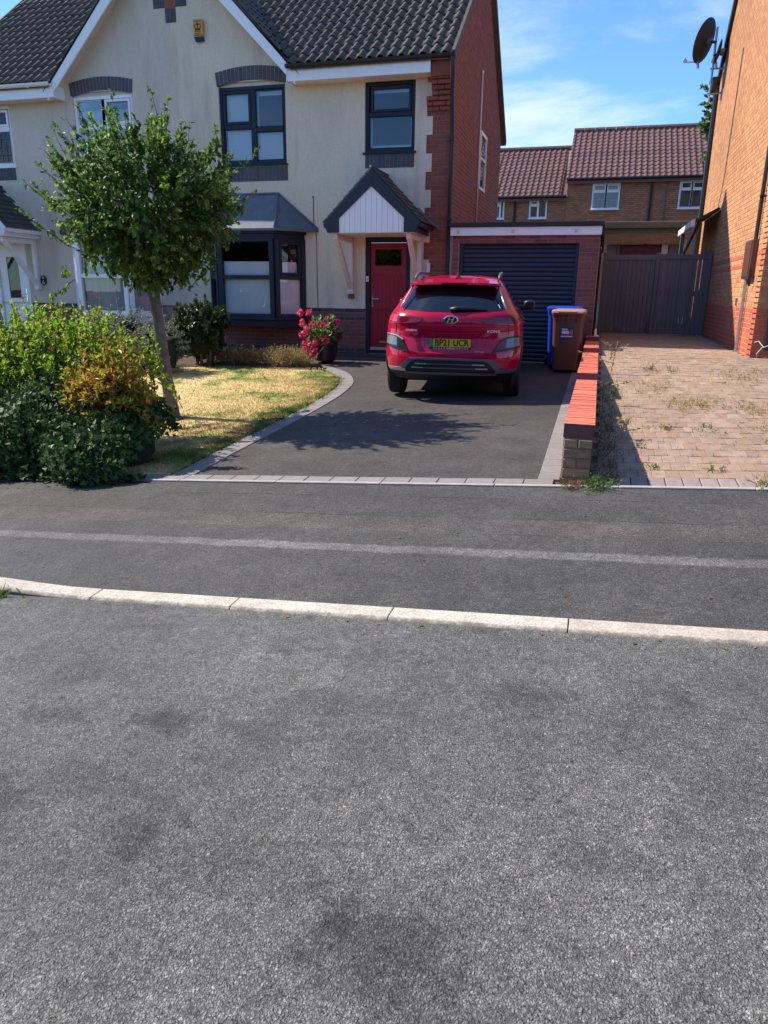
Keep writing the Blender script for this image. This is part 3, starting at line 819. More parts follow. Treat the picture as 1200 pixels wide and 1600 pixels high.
def wall_holes(mb, x0, x1, z0, z1, holes, y, t):
    """front sheet of a wall facing -Y with rectangular openings and reveals of depth t"""
    xs = sorted({x0, x1, *[h[0] for h in holes], *[h[1] for h in holes]}); xs = [x for x in xs if x0 <= x <= x1]
    zs = sorted({z0, z1, *[h[2] for h in holes], *[h[3] for h in holes]}); zs = [z for z in zs if z0 <= z <= z1]
    for a, b in zip(xs[:-1], xs[1:]):
        for c, d in zip(zs[:-1], zs[1:]):
            mx, mz = (a+b)/2, (c+d)/2
            if any(h[0] < mx < h[1] and h[2] < mz < h[3] for h in holes): continue
            mb.add([(a, y, c), (b, y, c), (b, y, d), (a, y, d)], [(0, 1, 2, 3)])
    for h in holes:
        a, b, c, d = h
        mb.add([(a, y, c), (a, y+t, c), (a, y+t, d), (a, y, d)], [(0, 1, 2, 3)])
        mb.add([(b, y, c), (b, y+t, c), (b, y+t, d), (b, y, d)], [(3, 2, 1, 0)])
        mb.add([(a, y, d), (b, y, d), (b, y+t, d), (a, y+t, d)], [(0, 3, 2, 1)])
        mb.add([(a, y, c), (b, y, c), (b, y+t, c), (a, y+t, c)], [(0, 1, 2, 3)])

def tile_mesh(name, w, l, mat, th=.014, roll=.045):
    n = 11; vs = []
    prof = []
    for i in range(n+1):
        u = i/n; x = (u-.5)*w*1.06
        z = roll*math.sin(math.pi*min(1, u/.60))**.8 if u < .60 else -.010*math.sin(math.pi*(u-.60)/.40)
        prof.append((x, z))
    for (y, zo) in ((0, .022), (l, -.004)):
        for x, z in prof: vs.append((x, y, z+zo+th))
    for x, z in prof: vs.append((x, 0, z+.022))
    m = n+1
    fs = [(i, i+1, m+i+1, m+i) for i in range(n)] + [(2*m+i, 2*m+i+1, i+1, i) for i in range(n)]
    fs += [(0, m, 2*m), (n, 2*m+n, m+n)]
    mb = MB().add(vs, fs); me = mb.mesh(name, mat, False, fixn=False)
    sm = [True]*len(fs)
    for i in range(n, len(fs)): sm[i] = False
    me.polygons.foreach_set('use_smooth', sm)
    return me, np.array(vs), fs

TW, TG = .186, .30
TILE, TILE_V, TILE_F = tile_mesh('roof_tile', TW, .355, 'tile')

def window(parent, T, flip, x0, x1, z0, z1, y, mat, cells, name='window', fw=.06, sash=.045, back=None, label=None, glass='glass', blinds=(), cill=True):
    """cells: (x0,x1,z0,z1, opening?) inside the outer frame"""
    f = MB(T3(T), flip)
    f.box(x0, x1, y, y+.07, z0, z0+fw); f.box(x0, x1, y, y+.07, z1-fw, z1)
    f.box(x0, x0+fw, y+.001, y+.069, z0+fw, z1-fw); f.box(x1-fw, x1, y+.001, y+.069, z0+fw, z1-fw)
    xs = sorted({round(c[0], 3) for c in cells} | {round(c[1], 3) for c in cells})
    for c in cells:
        a, b, lo, hi, op = c
        s = sash if op else .012
        yo = y-.012 if op else y+.008
        f.box(a, b, yo, yo+.055, lo, lo+s); f.box(a, b, yo, yo+.055, hi-s, hi)
        f.box(a, a+s, yo+.001, yo+.054, lo+s, hi-s); f.box(b-s, b, yo+.001, yo+.054, lo+s, hi-s)
    # bars between cells
    for c in cells:
        for e in cells:
            if e[0] > c[1] and e[0]-c[1] < .09 and abs(e[2]-c[2]) < .02:
                f.box(c[1], e[0], y+.002, y+.068, z0+fw, z1-fw)
            if e[2] > c[3] and e[2]-c[3] < .09 and abs(e[0]-c[0]) < .05:
                f.box(min(c[0], e[0]), max(c[1], e[1]), y+.0035, y+.0665, c[3], e[2])
    if cill: f.box(x0-.03, x1+.03, y-.07, y+.05, z0-.035, z0-.002)
    w = f.build(name, mat, parent, bevel=.004, seg=1)
    if label: w['label'] = label
    for c in cells:
        a, b, lo, hi, op = c; s = sash if op else .012
        g = MB(T3(T), flip); g.box(a+s-.004, b-s+.004, y+.026, y+.034, lo+s-.004, hi-s+.004); g.build('pane', glass, w)
    for (a, b, lo, hi, m, dy) in blinds:
        g = MB(T3(T), flip); g.box(a, b, y+dy, y+dy+.006, lo, hi); g.build('blind' if m == 'blind' else 'curtain', m, w)
    if back:
        g = MB(T3(T), flip)
        g.add([(x0-.2, y+.9, z0-.2), (x1+.2, y+.9, z0-.2), (x1+.2, y+.9, z1+.2), (x0-.2, y+.9, z1+.2),
               (x0-.2, y+.08, z0-.2), (x1+.2, y+.08, z0-.2), (x1+.2, y+.08, z1+.2), (x0-.2, y+.08, z1+.2)],
              [(0, 1, 2, 3), (0, 4, 5, 1), (3, 2, 6, 7), (0, 3, 7, 4), (1, 5, 6, 2)])
        g.build('room_lining', back, w)
    return w
def T3(T): return (lambda v: (T(v[0]), v[1], v[2]))

CX = -8.165   # party line of the pair
XC = -2.77    # outer corner
YF = 14.0
def semi(mir):
    T = (lambda x: 2*CX-x) if mir else (lambda x: x)
    F3 = T3(T)
    def B(): return MB(F3, mir)
    if mir:
        h = thing('house', 'cream rendered left half of the pair, with white frames and white gutter', 'house', (T(-5.5), YF, .3), 'two halves of the semi-detached pair')
        fr, rend, gut, brd = 'white', 'render2', 'white', 'white2'
    else:
        h = thing('house', 'cream rendered right half of the pair, with dark frames and red front door', 'house', (-5.5, YF, .3), 'two halves of the semi-detached pair')
        fr, rend, gut, brd = 'navy', 'render', 'black', 'navy_board'
    W1 = (-7.235, -5.885, 3.795, 5.13); W2 = (-4.355, -3.425, 3.925, 5.065); DR = (-4.335, -3.455, .36, 2.49)
    BAY = (-7.50, -5.62, .86, 2.62)
    # ---- front wall
    wb = B(); yr = YF-.015
    wall_holes(wb, CX, -3.21, 1.19, 5.20, [(W1[0], W1[1], W1[2], W1[3]+.10), W2, (DR[0], DR[1], 1.19, DR[3]), BAY], yr, .12)
    wb.add([(CX, yr, 5.20), (-3.21, yr, 5.20), (-3.21, yr, 5.26), (-5.62, yr, 5.30), (CX, yr, 7.93)], [(0, 1, 2, 3, 4)])
    k = 0; z = 1.19
    while z < 4.98:
        if k % 2 == 0: wb.box(-3.21, -3.105, yr, YF+.05, z, min(z+4*CH, 5.0))
        z += 4*CH; k += 1
    # render bottom lip
    wb.box(CX, BAY[0], yr-.004, YF+.02, 1.188, 1.20); wb.box(BAY[1], DR[0], yr-.004, YF+.02, 1.188, 1.20); wb.box(DR[1], -3.21, yr-.004, YF+.02, 1.188, 1.20)
    wall = wb.build('front_wall', rend, h)
    # ---- brick base
    pb = B()
    pb.box(CX, DR[0], YF+.006, YF+.2, .0, 1.187); pb.box(DR[1], XC-.004, YF+.006, YF+.2, .0, 1.187)
    plinth = pb.build('plinth', 'mortar', h)
    def pm(c, x): return 'blue_brick' if c in (0, 1, 9, 11) else 'brick_plum'
    z0 = 1.19-12*CH
    x_from = -7.35 if not mir else -6.0
    if not mir:
        lay_front(plinth, 'brick', x_from, DR[0]-.004, z0, 12, YF-.002, pm, T)
        lay_front(plinth, 'brick', DR[1]+.004, XC-.004, z0, 12, YF-.002, pm, T, half_first=True)
    else:
        lay_front(plinth, 'brick', -5.55, DR[0]-.004, z0+7*CH, 5, YF-.002, lambda c, x: 'blue_brick' if c in (2, 4) else 'brick_plum', T)
    # ---- corner quoins
    qb = B(); qb.box(-3.23, XC-.004, YF+.006, YF+.2, 1.187, 5.26)
    quoin = qb.build('quoin', 'mortar', h)
    if not mir:
        c = 0; z = 1.19; zs = []
        while z < 5.0:
            wide = (int(c/4) % 2 == 1)
            x0 = -3.212 if wide else -3.108
            xm = x0+(.225 if c % 2 else .1125)
            for a, b in ((x0, xm), (xm, min(xm+.225, XC)), (min(xm+.225, XC), XC)):
                if b-a < .05: continue
                y = YF-.002
                if z > 4.42: y -= min(.30, (z-4.42)*.48)//.036*.036    # corbelled courses under the gutter
                d = .03 if z < 4.42 else .03+YF-y
                link('brick', bm_get(b-a-.01, CH-.010, round(d, 3), 'brick'), quoin, (T((a+b)/2), y, z+CH/2))
            z += CH; c += 1
        cb = B(); cb.box(-3.10, XC-.006, YF-.29, YF-.01, 5.02, 5.24); cb.build('corbel_head', 'brick', h)
    # ---- gable side wall
    ridge_y, ridge_z, sl = 17.1, 8.12, .8
    def roofz(y): return 5.30+sl*(y-13.6) if y < ridge_y else 5.30+sl*(20.6-y)
    gb = B()
    gb.prism([(YF+.02, 0), (20.5, 0), (20.5, 5.3), (ridge_y, ridge_z-.08), (YF+.02, 5.55)], 'x', XC-.25, XC-.005)
    cc = B(); cc.prism([(YF-.30, 5.02), (YF+.02, 4.98), (YF+.02, 5.50), (YF-.30, 5.26)], 'x', XC-.25, XC-.002); cc.build('gable_corbel', 'brick', h)
    gw = gb.build('gable_wall', 'mortar', h)
    if not mir:
        def ins(u, z):
            if 17.16 < u < 18.04 and 3.66 < z < 4.86: return False
            if u < YF and z < 4.95: return False
            return z < roofz(u)-.02
        lay_mesh([(YF-.0, 20.5, .3, 8.1)], lambda u, z, d: (XC-d, u, z), h, 'gable_brickwork', 'brick_i', inside=ins)
        f = MB(); x = XC-.03
        f.box(x, x+.06, 17.18, 18.02, 3.68, 3.74); f.box(x, x+.06, 17.18, 18.02, 4.76, 4.83)
        f.box(x+.001, x+.059, 17.18, 17.24, 3.74, 4.76); f.box(x+.001, x+.059, 17.96, 18.02, 3.74, 4.76); f.box(x+.002, x+.058, 17.24, 17.96, 4.28, 4.33)
        sw = f.build('window', 'white', h); sw['label'] = 'small side window in the brick gable'
        g = MB(); g.box(x+.02, x+.028, 17.24, 17.96, 3.74, 4.28); g.build('pane', 'glass_dk', sw)
        g = MB(); g.box(x+.02, x+.028, 17.24, 17.96, 4.33, 4.76); g.build('pane', 'glass_dk', sw)
        g = MB(); g.box(x-.02, x+.004, 17.15, 18.05, 3.65, 4.86); g.build('room_lining', 'roomdark', sw)
        v = MB(); v.tube([(XC+.025, 17.0, 2.75), (XC+.025, 17.0, 5.86)], .016, 8); v.tube([(XC+.025, 17.0, 5.84), (XC+.025, 17.0, 5.90)], .028, 8)
        v.build('vent_pipe', 'white2', h, smooth=True)
    # ---- roof: under-slab, then tiles
    ry = R(90)
    a = math.atan(sl)
    xe = -2.70
    def xv(z): return -5.62-(z-5.30)/1.05      # valley line with the cross gable
    rb = B()
    def mp(x, y, dz): return (x, y, roofz(y)+dz)
    ztop = ridge_z
    rb.add([mp(-5.62, 13.62, -.02), mp(xe, 13.62, -.02), mp(xe, ridge_y, -.02), mp(xv(ztop), ridge_y, -.02),
            mp(-5.62, 13.62, -.08), mp(xe, 13.62, -.08), mp(xe, ridge_y, -.08), mp(xv(ztop), ridge_y, -.08)],
           [(0, 1, 2, 3), (4, 7, 6, 5), (0, 4, 5, 1), (1, 5, 6, 2), (2, 6, 7, 3), (3, 7, 4, 0)])
    rb.add([mp(CX, 20.7, -.02), mp(xe, 20.7, -.02), mp(xe, ridge_y, -.02), mp(CX, ridge_y, -.02),
            mp(CX, 20.7, -.10), mp(xe, 20.7, -.10), mp(xe, ridge_y, -.10), mp(CX, ridge_y, -.10)],
           [(0, 3, 2, 1), (4, 5, 6, 7), (0, 1, 5, 4), (1, 2, 6, 5)])
    # cross gable slope (half)
    def cz(x): return 5.30+1.05*(-5.62-x)
    def cp(x, y, dz): return (x, y, cz(x)+dz)
    yb = 17.0
    rb.add([cp(-5.50, 13.72, -.03), cp(CX, 13.72, -.03), (CX, yb, cz(CX)-.03), (-5.62, 13.9, cz(-5.62)-.03),
            cp(-5.50, 13.72, -.10), cp(CX, 13.72, -.10), (CX, yb, cz(CX)-.10), (-5.62, 13.9, cz(-5.62)-.10)],
           [(0, 3, 2, 1), (4, 5, 6, 7), (0, 1, 5, 4)])
    roof = rb.build('roof', 'tile', h)
    rows = 14; fv = []; ff = []
    rot = Matrix.Rotation(a, 3, 'X')
    for r in range(rows):
        y = 13.60+r*TG*math.cos(a); z = roofz(y)
        zt = roofz(y+.15)
        x = xe-TW/2-.01; c = 0
        while x-TW/2 > xv(zt)-.02:
            vis = r < 11 and (c < 24)
            if mir: vis = r < 13 and c < 16
            if vis and y < ridge_y-.2:
                link('roof_tile', TILE, roof, (T(x), y+rnd.gauss(0, .003), z+rnd.gauss(0, .002)), (a+rnd.gauss(0, .006), 0, rnd.gauss(0, .006)))
            elif y < ridge_y-.2:
                q = (np.array(rot) @ TILE_V.T).T + np.array([T(x), y, z]); k = len(fv)*0
                fv.append(q); ff.append(None)
            x -= TW; c += 1
    # cross gable tiles + upper rows as one mesh of real tiles
    allV = []; allF = []; base = 0
    quads = [f for f in TILE_F if len(f) == 4]
    for q in fv:
        allV.append(q); allF += [tuple(base+i for i in f) for f in quads]; base += len(q)
    ca = math.atan(1.05)
    # local x -> along +-Y, local y -> up slope toward the party line
    sgn = 1 if mir else -1
    for r in range(16):
        xq = -5.46-r*TG*math.cos(ca)
        if xq < CX+.1: break
        yy = 13.70+TW/2
        while True:
            zq = cz(xq); ylim = 13.6+(zq-5.30)/sl-.05 if zq > 5.3 else 13.8
            if yy > min(ylim, 17.2)+.1: break
            up = np.array([sgn*(-1)*0, 0, 0])
            ux = (T(xq-1)-T(xq))
            e1 = np.array([0, 1.0, 0]); e2 = np.array([ux*math.cos(ca), 0, math.sin(ca)]); e3 = np.cross(e1, e2)
            if e3[2] < 0: e1 = -e1; e3 = -e3
            q = TILE_V[:, 0:1]*e1+TILE_V[:, 1:2]*e2+TILE_V[:, 2:3]*e3+np.array([T(xq), yy, zq-.01])
            allV.append(q); allF += [tuple(base+i for i in f) for f in quads]; base += len(q)
            yy += TW
    npmesh('upper_tiles', np.concatenate(allV), np.array(allF), 'tile_i', roof, kind='stuff')
    # verge at the outer gable
    vb = B(); vb.bar((xe+.01, 13.58, roofz(13.58)+.0), (xe+.01, ridge_y, roofz(ridge_y)+.0), .05, .15)
    vb.bar((xe+.01, ridge_y, roofz(ridge_y)), (xe+.01, 20.75, roofz(20.75)), .05, .13)
    vb.build('verge', 'tile', h)
    rg = B(); rg.tube([(CX, ridge_y, ridge_z+.0), (xe, ridge_y, ridge_z+.0)], .11, 10); rg.build('ridge_tiles', 'tile', h, smooth=True)
    # dark undercloak and barge board of the shared front gable
    for nm, mat, off, hh, w in (('barge_board', 'white' if not mir else 'white', -.02, .19, .035),):
        b = B()
        b.prism([(-5.56, 5.235+off-.0), (CX, cz(CX)-.10), (CX, cz(CX)-.10-.27), (-5.56, 5.235-.22+off+.02)], 'y', 13.67, 13.705)
        b.build(nm, mat, h, bevel=.004)
    b = B(); b.prism([(-5.47, 5.16), (CX, cz(CX)+.02), (CX, cz(CX)-.105), (-5.52, 5.235)], 'y', 13.655, 13.76); b.build('verge_tiles', 'tile', h)
    b = B(); b.prism([(-5.62, 5.22), (CX, cz(CX)-.14), (CX, cz(CX)-.16), (-5.62, 5.20)], 'y', 13.706, YF+.0)
    b.build('gable_soffit', 'soffit', h)
    # fascia, soffit, gutter
    b = B(); b.box(-5.70, -3.10, 13.66, 13.69, 5.07, 5.275); b.build('fascia', 'white', h, bevel=.004)
    b = B(); b.box(-5.70, -3.10, 13.69, YF+.01, 5.085, 5.10); b.build('eaves_soffit', 'white2', h)
    b = B(); b.box(-5.72, -5.701, 13.655, YF, 5.07, 5.30); b.build('box_end', 'white', h)
    g = B(); pts = []
    n = 8; gy, gz, gr = 13.60, 5.315, .058
    ring = [(gy+gr*math.cos(math.pi+math.pi*i/n), gz+gr*math.sin(math.pi+math.pi*i/n)) for i in range(n+1)]
    inner = [(gy+(gr-.008)*math.cos(math.pi+math.pi*i/n), gz+(gr-.008)*math.sin(math.pi+math.pi*i/n)+.001) for i in range(n, -1, -1)]
    g.prism(ring+inner, 'x', -5.70, -2.68)
    for x in (-5.2, -4.2, -3.35): g.box(x, x+.025, 13.575, 13.665, 5.245, 5.262)
    gutter = g.build('gutter', gut, h)
    if not mir:
        d = MB()
        d.tube([(-2.72, 13.60, 5.29), (-2.70, 13.60, 5.16), (-2.70, 13.64, 5.02), (-2.72, 13.72, 4.78), (-2.735, 13.90, 4.35), (-2.735, 13.93, 4.1), (-2.735, 13.93, .34)], .036, 10)
        for z in (4.05, 2.75, 1.4): d.box(-2.79, -2.69, 13.88, 13.98, z, z+.04)
        d.build('downpipe', 'black', h, smooth=False, auto=True)
    # ---- first floor windows
    def arch(part, x0, x1, zb, zm, hgt, n):
        for i in range(n):
            u = (i+.5)/n; x = x0+(x1-x0)*u
            lift = zm*(1-(2*u-1)**2); tilt = (2*u-1)*-.12
            l = (x1-x0)/n-.008
            o = link('soldier_brick', bm_get(l, hgt, .035, 'slate_brick'), part, (T(x), YF-.026, zb+lift+hgt/2), (0, (-1 if mir else 1)*-tilt, 0))
    def soldiers(part, x0, x1, zt, hgt, n):
        for i in range(n):
            x = x0+(x1-x0)*(i+.5)/n
            link('soldier_brick', bm_get((x1-x0)/n-.008, hgt, .035, 'slate_brick'), part, (T(x), YF-.026, zt-hgt/2))
    mb = B(); mb.prism([(W1[0]-.03, 5.155), (-6.56, 5.235), (W1[1]+.03, 5.155), (W1[1]+.03, 5.36), (-6.56, 5.44), (W1[0]-.03, 5.36)], 'y', YF-.022, YF+.02)
    ar = mb.build('window_arch', 'mortar', h); arch(ar, W1[0]-.04, W1[1]+.04, 5.135, .085, .235, 18)
    mb = B(); mb.box(W1[0], W1[1], YF+.03, YF+.05, W1[3], W1[3]+.12); mb.build('arch_infill', 'soffit', h)
    mb = B(); mb.box(W1[0]-.02, W1[1]+.02, YF-.020, YF+.02, 3.50, 3.745); si = mb.build('sill_course', 'mortar', h); soldiers(si, W1[0]-.02, W1[1]+.02, 3.75, .25, 17)
    mb = B(); mb.box(W2[0]+.01, W2[1]-.0, YF-.020, YF+.02, 3.665, 3.88); si = mb.build('sill_course', 'mortar', h); soldiers(si, W2[0]+.01, W2[1]-.0, 3.885, .225, 12)
    wy = YF+.02
    xm = -6.555
    if not mir:
        window(h, T, mir, *W1, wy, fr, [(W1[0]+.075, xm-.045, 4.50, 5.06, True), (W1[0]+.075, xm-.045, 3.87, 4.42, False), (xm+.045, W1[1]-.07, 4.44, 5.06, False), (xm+.045, W1[1]-.07, 3.87, 4.36, False)],
               blinds=((W1[0]+.1, xm-.05, 3.86, 5.06, 'blind', .09), (xm+.05, W1[1]-.07, 3.86, 4.36, 'blind', .09), (xm+.05, xm+.075, 3.86, 5.04, 'blind', .10), (xm+.05, W1[1]-.07, 4.98, 5.05, 'blind', .10)), back='roomdark', label='dark framed bedroom window with pale blinds')
        window(h, T, mir, *W2, wy, fr, [(W2[0]+.10, W2[1]-.08, 4.58, 4.99, True), (W2[0]+.07, W2[1]-.06, 3.99, 4.51, False)], fw=.065,
               blinds=((W2[0]+.1, W2[1]-.1, 4.90, 4.97, 'blind', .09), (W2[0]+.09, W2[0]+.11, 3.99, 4.97, 'blind', .09), (W2[1]-.10, W2[1]-.08, 3.99, 4.97, 'blind', .09), (W2[0]+.09, W2[1]-.07, 3.99, 4.05, 'blind', .09)), back='roomdark', label='tall dark framed window over the canopy')
    else:
        window(h, T, mir, *W1, wy, fr, [(W1[0]+.07, xm-.04, 4.62, 5.06, True), (W1[0]+.07, xm-.04, 3.87, 4.54, False), (xm+.04, W1[1]-.07, 4.62, 5.06, False), (xm+.04, W1[1]-.07, 3.87, 4.54, False)], back='roomdark', blinds=((W1[0]+.1, W1[1]-.1, 4.0, 4.9, 'net', .12),))
        w = window(h, T, mir, *W2, wy, fr, [(W2[0]+.08, W2[1]-.08, 4.68, 4.99, True), (W2[0]+.08, W2[1]-.08, 3.99, 4.60, False)], back='roomdark', label='white framed leaded bedroom window')
        l = B()
        for z in (4.14, 4.29, 4.44): l.box(W2[0]+.1, W2[1]-.1, wy+.022, wy+.025, z, z+.007)
        for i in range(1, 6):
            x = W2[0]+.08+(W2[1]-W2[0]-.16)*i/6; l.box(x, x+.007, wy+.0215, wy+.0255, 4.0, 4.59)
        l.build('leading', 'ink', w)
    # ---- bay window
    yb_ = 13.50
    P = [(-7.56, YF), (-7.145, yb_), (-5.985, yb_), (-5.57, YF)]
    s = B()
    def slab(pts, z0, z1, mbx): mbx.prism(pts, 'z', z0, z1)
    def off(d): return [(-7.56-d, YF), (-7.145-d*.45, yb_-d), (-5.985+d*.45, yb_-d), (-5.57+d, YF)]
    slab(off(.05), .825, .955, s); slab(off(.09), .955, 1.0, s); slab(off(.03), 2.44, 2.53, s); slab(off(.07), 2.53, 2.575, s)
    for (p, q), cells in (((P[1], P[2]), 1), ((P[2], P[3]), 1), ((P[0], P[1]), 1)):
        pa, qa = Vector((*p, 0)), Vector((*q, 0)); dd = (qa-pa).normalized(); ln = (qa-pa).length
        for t in (.0, 1.0):
            c = pa.lerp(qa, t)+dd*(.045 if t == 0 else -.045); s.bar((c.x, c.y+.0, 1.0), (c.x, c.y, 2.44), .10, .09, up=(dd.x, dd.y, 0))
        for z, hh in ((1.035, .07), (1.745, .075), (2.415, .06)):
            c0 = pa+dd*.08; c1 = qa-dd*.08; s.bar((c0.x, c0.y, z), (c1.x, c1.y, z), .075, hh)
        if ln < 1 and not mir:   # opening light at the top of the angled side
            for z, hh in ((2.36, .05), (1.81, .05)):
                c0 = pa+dd*.12; c1 = qa-dd*.10; s.bar((c0.x, c0.y-.01, z), (c1.x, c1.y-.01, z), .08, hh)
            for t in (.13, ln-.12):
                c = pa+dd*t; s.bar((c.x, c.y-.01, 1.79), (c.x, c.y-.01, 2.38), .08, .05, up=(dd.x, dd.y, 0))
    bay = s.build('bay_window', fr, h, bevel=.005, seg=1)
    bay['label'] = 'three sided bay window under a lead roof' if not mir else 'white bay window with net curtains'
    for (p, q) in ((P[1], P[2]), (P[2], P[3]), (P[0], P[1])):
        pa, qa = Vector((*p, 0)), Vector((*q, 0)); dd = (qa-pa).normalized(); nn = Vector((dd.y, -dd.x, 0)); side = (qa-pa).length < 1
        for z0, z1 in ((1.06, 1.715), (1.775, 2.40)):
            c0 = pa+dd*.07-nn*.005; c1 = qa-dd*.07-nn*.005
            g = B(); g.bar((c0.x, c0.y, (z0+z1)/2), (c1.x, c1.y, (z0+z1)/2), .008, z1-z0); g.build('pane', 'bayglass', bay)
            if not mir:
                c0 = pa+dd*.08-nn*.045; c1 = qa-dd*.08-nn*.045
                zz1 = z1 if z0 < 1.5 else 2.02
                g = B(); g.bar((c0.x, c0.y, (z0-.02+zz1)/2), (c1.x, c1.y, (z0-.02+zz1)/2), .006, zz1-z0+.04); g.build('blind', 'frost2' if side else 'frost', bay)
            else:
                c0 = pa+dd*.08-nn*.10; c1 = qa-dd*.08-nn*.10
                g = B(); g.bar((c0.x, c0.y, (z0+z1)/2), (c1.x, c1.y, (z0+z1)/2), .006, z1-z0+.06); g.build('curtain', 'net', bay)
    g = B(); g.add([(-7.6, 14.9, .8), (-5.5, 14.9, .8), (-5.5, 14.9, 2.7), (-7.6, 14.9, 2.7), (-7.6, 14.02, .8), (-5.5, 14.02, .8), (-5.5, 14.02, 2.7), (-7.6, 14.02, 2.7)],
                   [(0, 1, 2, 3), (0, 4, 5, 1), (3, 2, 6, 7), (0, 3, 7, 4), (1, 5, 6, 2)]); g.build('room_lining', 'roomdark' if not mir else 'curtain', bay)
    if not mir:  # a little white wave sticker on the lower glass
        t = MB(); cx, cz_ = -6.12, 1.30
        t.tube([(cx-.10, yb_-.012, cz_-.09), (cx-.05, yb_-.012, cz_+.10), (cx-.01, yb_-.012, cz_-.05), (cx+.03, yb_-.012, cz_+.06)], .007, 6)
        t.tube([(cx-.10, yb_-.012, cz_-.085), (cx-.12, yb_-.012, cz_-.10)], .016, 6); t.build('glass_ornament', 'white', bay)
    # bay roof
    rfm = 'lead' if not mir else 'tile'
    e = [(-7.80, YF-.02), (-7.215, yb_-.10), (-5.915, yb_-.10), (-5.27, YF-.02)]
    r_ = B()
    lo = [(x, y, 2.575) for x, y in e]; lo2 = [(x, y, 2.615) for x, y in e]
    tp = [(-7.06, YF-.02, 3.27), (-6.07, YF-.02, 3.27)]
    r_.add(lo+lo2+tp, [(0, 1, 5, 4), (1, 2, 6, 5), (2, 3, 7, 6), (0, 3, 2, 1), (4, 5, 8), (5, 6, 9, 8), (6, 7, 9), (4, 8, 9, 7, 3, 0)])
    br = r_.build('bay_roof', rfm, bay)
    r2 = B()
    for p, q in (((-5.915, yb_-.10, 2.62), tp[1]), ((-7.215, yb_-.10, 2.62), tp[0]), (tp[0], tp[1]), ((-5.27, YF-.02, 2.62), tp[1])):
        r2.tube([Vector(p)+Vector((0, -.006, .006)), Vector(q)+Vector((0, -.006, .006))], .020, 6)
    r2.build('lead_roll', rfm, bay, smooth=True)
    # ---- front door
    d = B(); x0, x1, z0, z1 = DR
    dy = YF+.03
    d.box(x0, x0+.085, dy-.02, dy+.07, .36, z1); d.box(x1-.085, x1, dy-.02, dy+.07, .36, z1); d.box(x0+.085, x1-.085, dy-.02, dy+.07, z1-.10, z1); d.box(x0+.085, x1-.085, dy-.02, dy+.07, .36, .42)
    df = d.build('door', fr, h, bevel=.004, seg=1)
    if mir: df['label'] = 'white front door with leaded glass'
    else: df['label'] = 'crimson front door in a dark frame'
    lf = B(); a0, a1 = x0+.09, x1-.09; wz0, wz1 = 1.98, 2.27
    ww0, ww1 = (a0+.085, a1-.10) if not mir else (a0+.2, a1-.2)
    if mir: wz0, wz1 = 1.28, 2.14
    lf.box(a0, a1, dy+.02, dy+.06, .425, wz0); lf.box(a0, a1, dy+.02, dy+.06, wz1, z1-.105); lf.box(a0, ww0, dy+.021, dy+.059, wz0, wz1); lf.box(ww1, a1, dy+.021, dy+.059, wz0, wz1)
    # planked lower panel under a slim arched rail
    if not mir:
        np_ = 7
        for i in range(np_):
            u0 = a0+.075+(a1-a0-.15)*i/np_; u1 = a0+.075+(a1-a0-.15)*(i+1)/np_
            lf.box(u0+.003, u1-.003, dy+.013, dy+.0195, .55, 1.78)
        lf.box(a0+.06, a1-.06, dy+.012, dy+.0198, 1.80, 1.825)
    leaf = lf.build('door_leaf', 'door' if not mir else 'white', df, bevel=.003, seg=1)
    g = B(); g.box(ww0, ww1, dy+.035, dy+.042, wz0, wz1); g.build('door_glass', 'glass_dk', df)
    g = B(); g.box(ww0-.01, ww1+.01, dy+.07, dy+.08, wz0-.01, wz1+.01); g.build('door_backing', 'leaf_laurel' if not mir else 'roomdark', df)  # red door's green sheet: foliage reflection in the glass put into its colour
    hd = B(); hx = a0+.045 if not mir else a1-.05
    hx = a0+.045
    hd.box(hx-.014, hx+.014, dy+.005, dy+.02, 1.22, 1.47); hd.tube([(hx, dy-.03, 1.37), (hx+.13, dy-.03, 1.37)], .010, 8); hd.tube([(hx, dy+.01, 1.37), (hx, dy-.03, 1.37)], .010, 8)
    hd.build('handle', 'chrome', df, auto=True)
    if not mir:
        lp = B(); lp.box(-4.05, -3.80, dy+.008, dy+.02, .555, .59); lp.build('letter_plate', 'chrome', df)
        lp = B(); lp.box(a0+.0, a1, dy-.005, dy+.02, .425, .47); lp.build('weather_bar', 'silver', df)
        db = MB(); db.box(-4.325, -4.27, dy-.035, dy-.02, 1.685, 1.79); bell = db.build('doorbell', 'white2', h, bevel=.006)
        db = MB(); db.box(-4.305, -4.29, dy-.038, dy-.0345, 1.72, 1.745); db.build('button', 'black', bell)
        st = MB(); st.box(-5.1, -2.80, 13.78, YF-.004, .20, .345); st.build('door_step', 'blue_brick', h, bevel=.01)
        fl = MB(); fl.box(-3.135, -3.075, YF-.06, YF-.004, 1.86, 2.03); fl.build('vent_cover', 'white2', h, bevel=.008)
        cb = MB(); cb.tube([(-5.365, YF-.022, 3.20), (-5.36, YF-.022, 2.72), (-5.31, YF-.022, 2.60), (-5.305, YF-.022, 1.9), (-5.295, YF-.022, 1.12)], .006, 5); cb.tube([(-5.365, YF-.03, 3.20), (-5.365, YF-.01, 3.20)], .015, 8); cb.build('cable', 'black', h)
    else:
        lp = B(); 
        lp.box(x1+.01, x1+.03, dy-.02, dy+.02, .4, 2.4); lp.build('door_trim', 'white', df)
    # ---- canopy over the door
    pc, yp, ap, tip, half = -3.925, 13.0, 3.515, 2.657, .872
    cb = B()
    for sx in (-1, 1):
        o_ = [(pc, ap), (pc+sx*half, tip), (pc+sx*(half-.075), 2.49), (pc+sx*(half-.285), 2.49), (pc+sx*(half-.285), 2.72), (pc, ap-.285)]
        cb.prism(o_, 'y', yp-.03-(.0006 if sx < 0 else 0), yp)
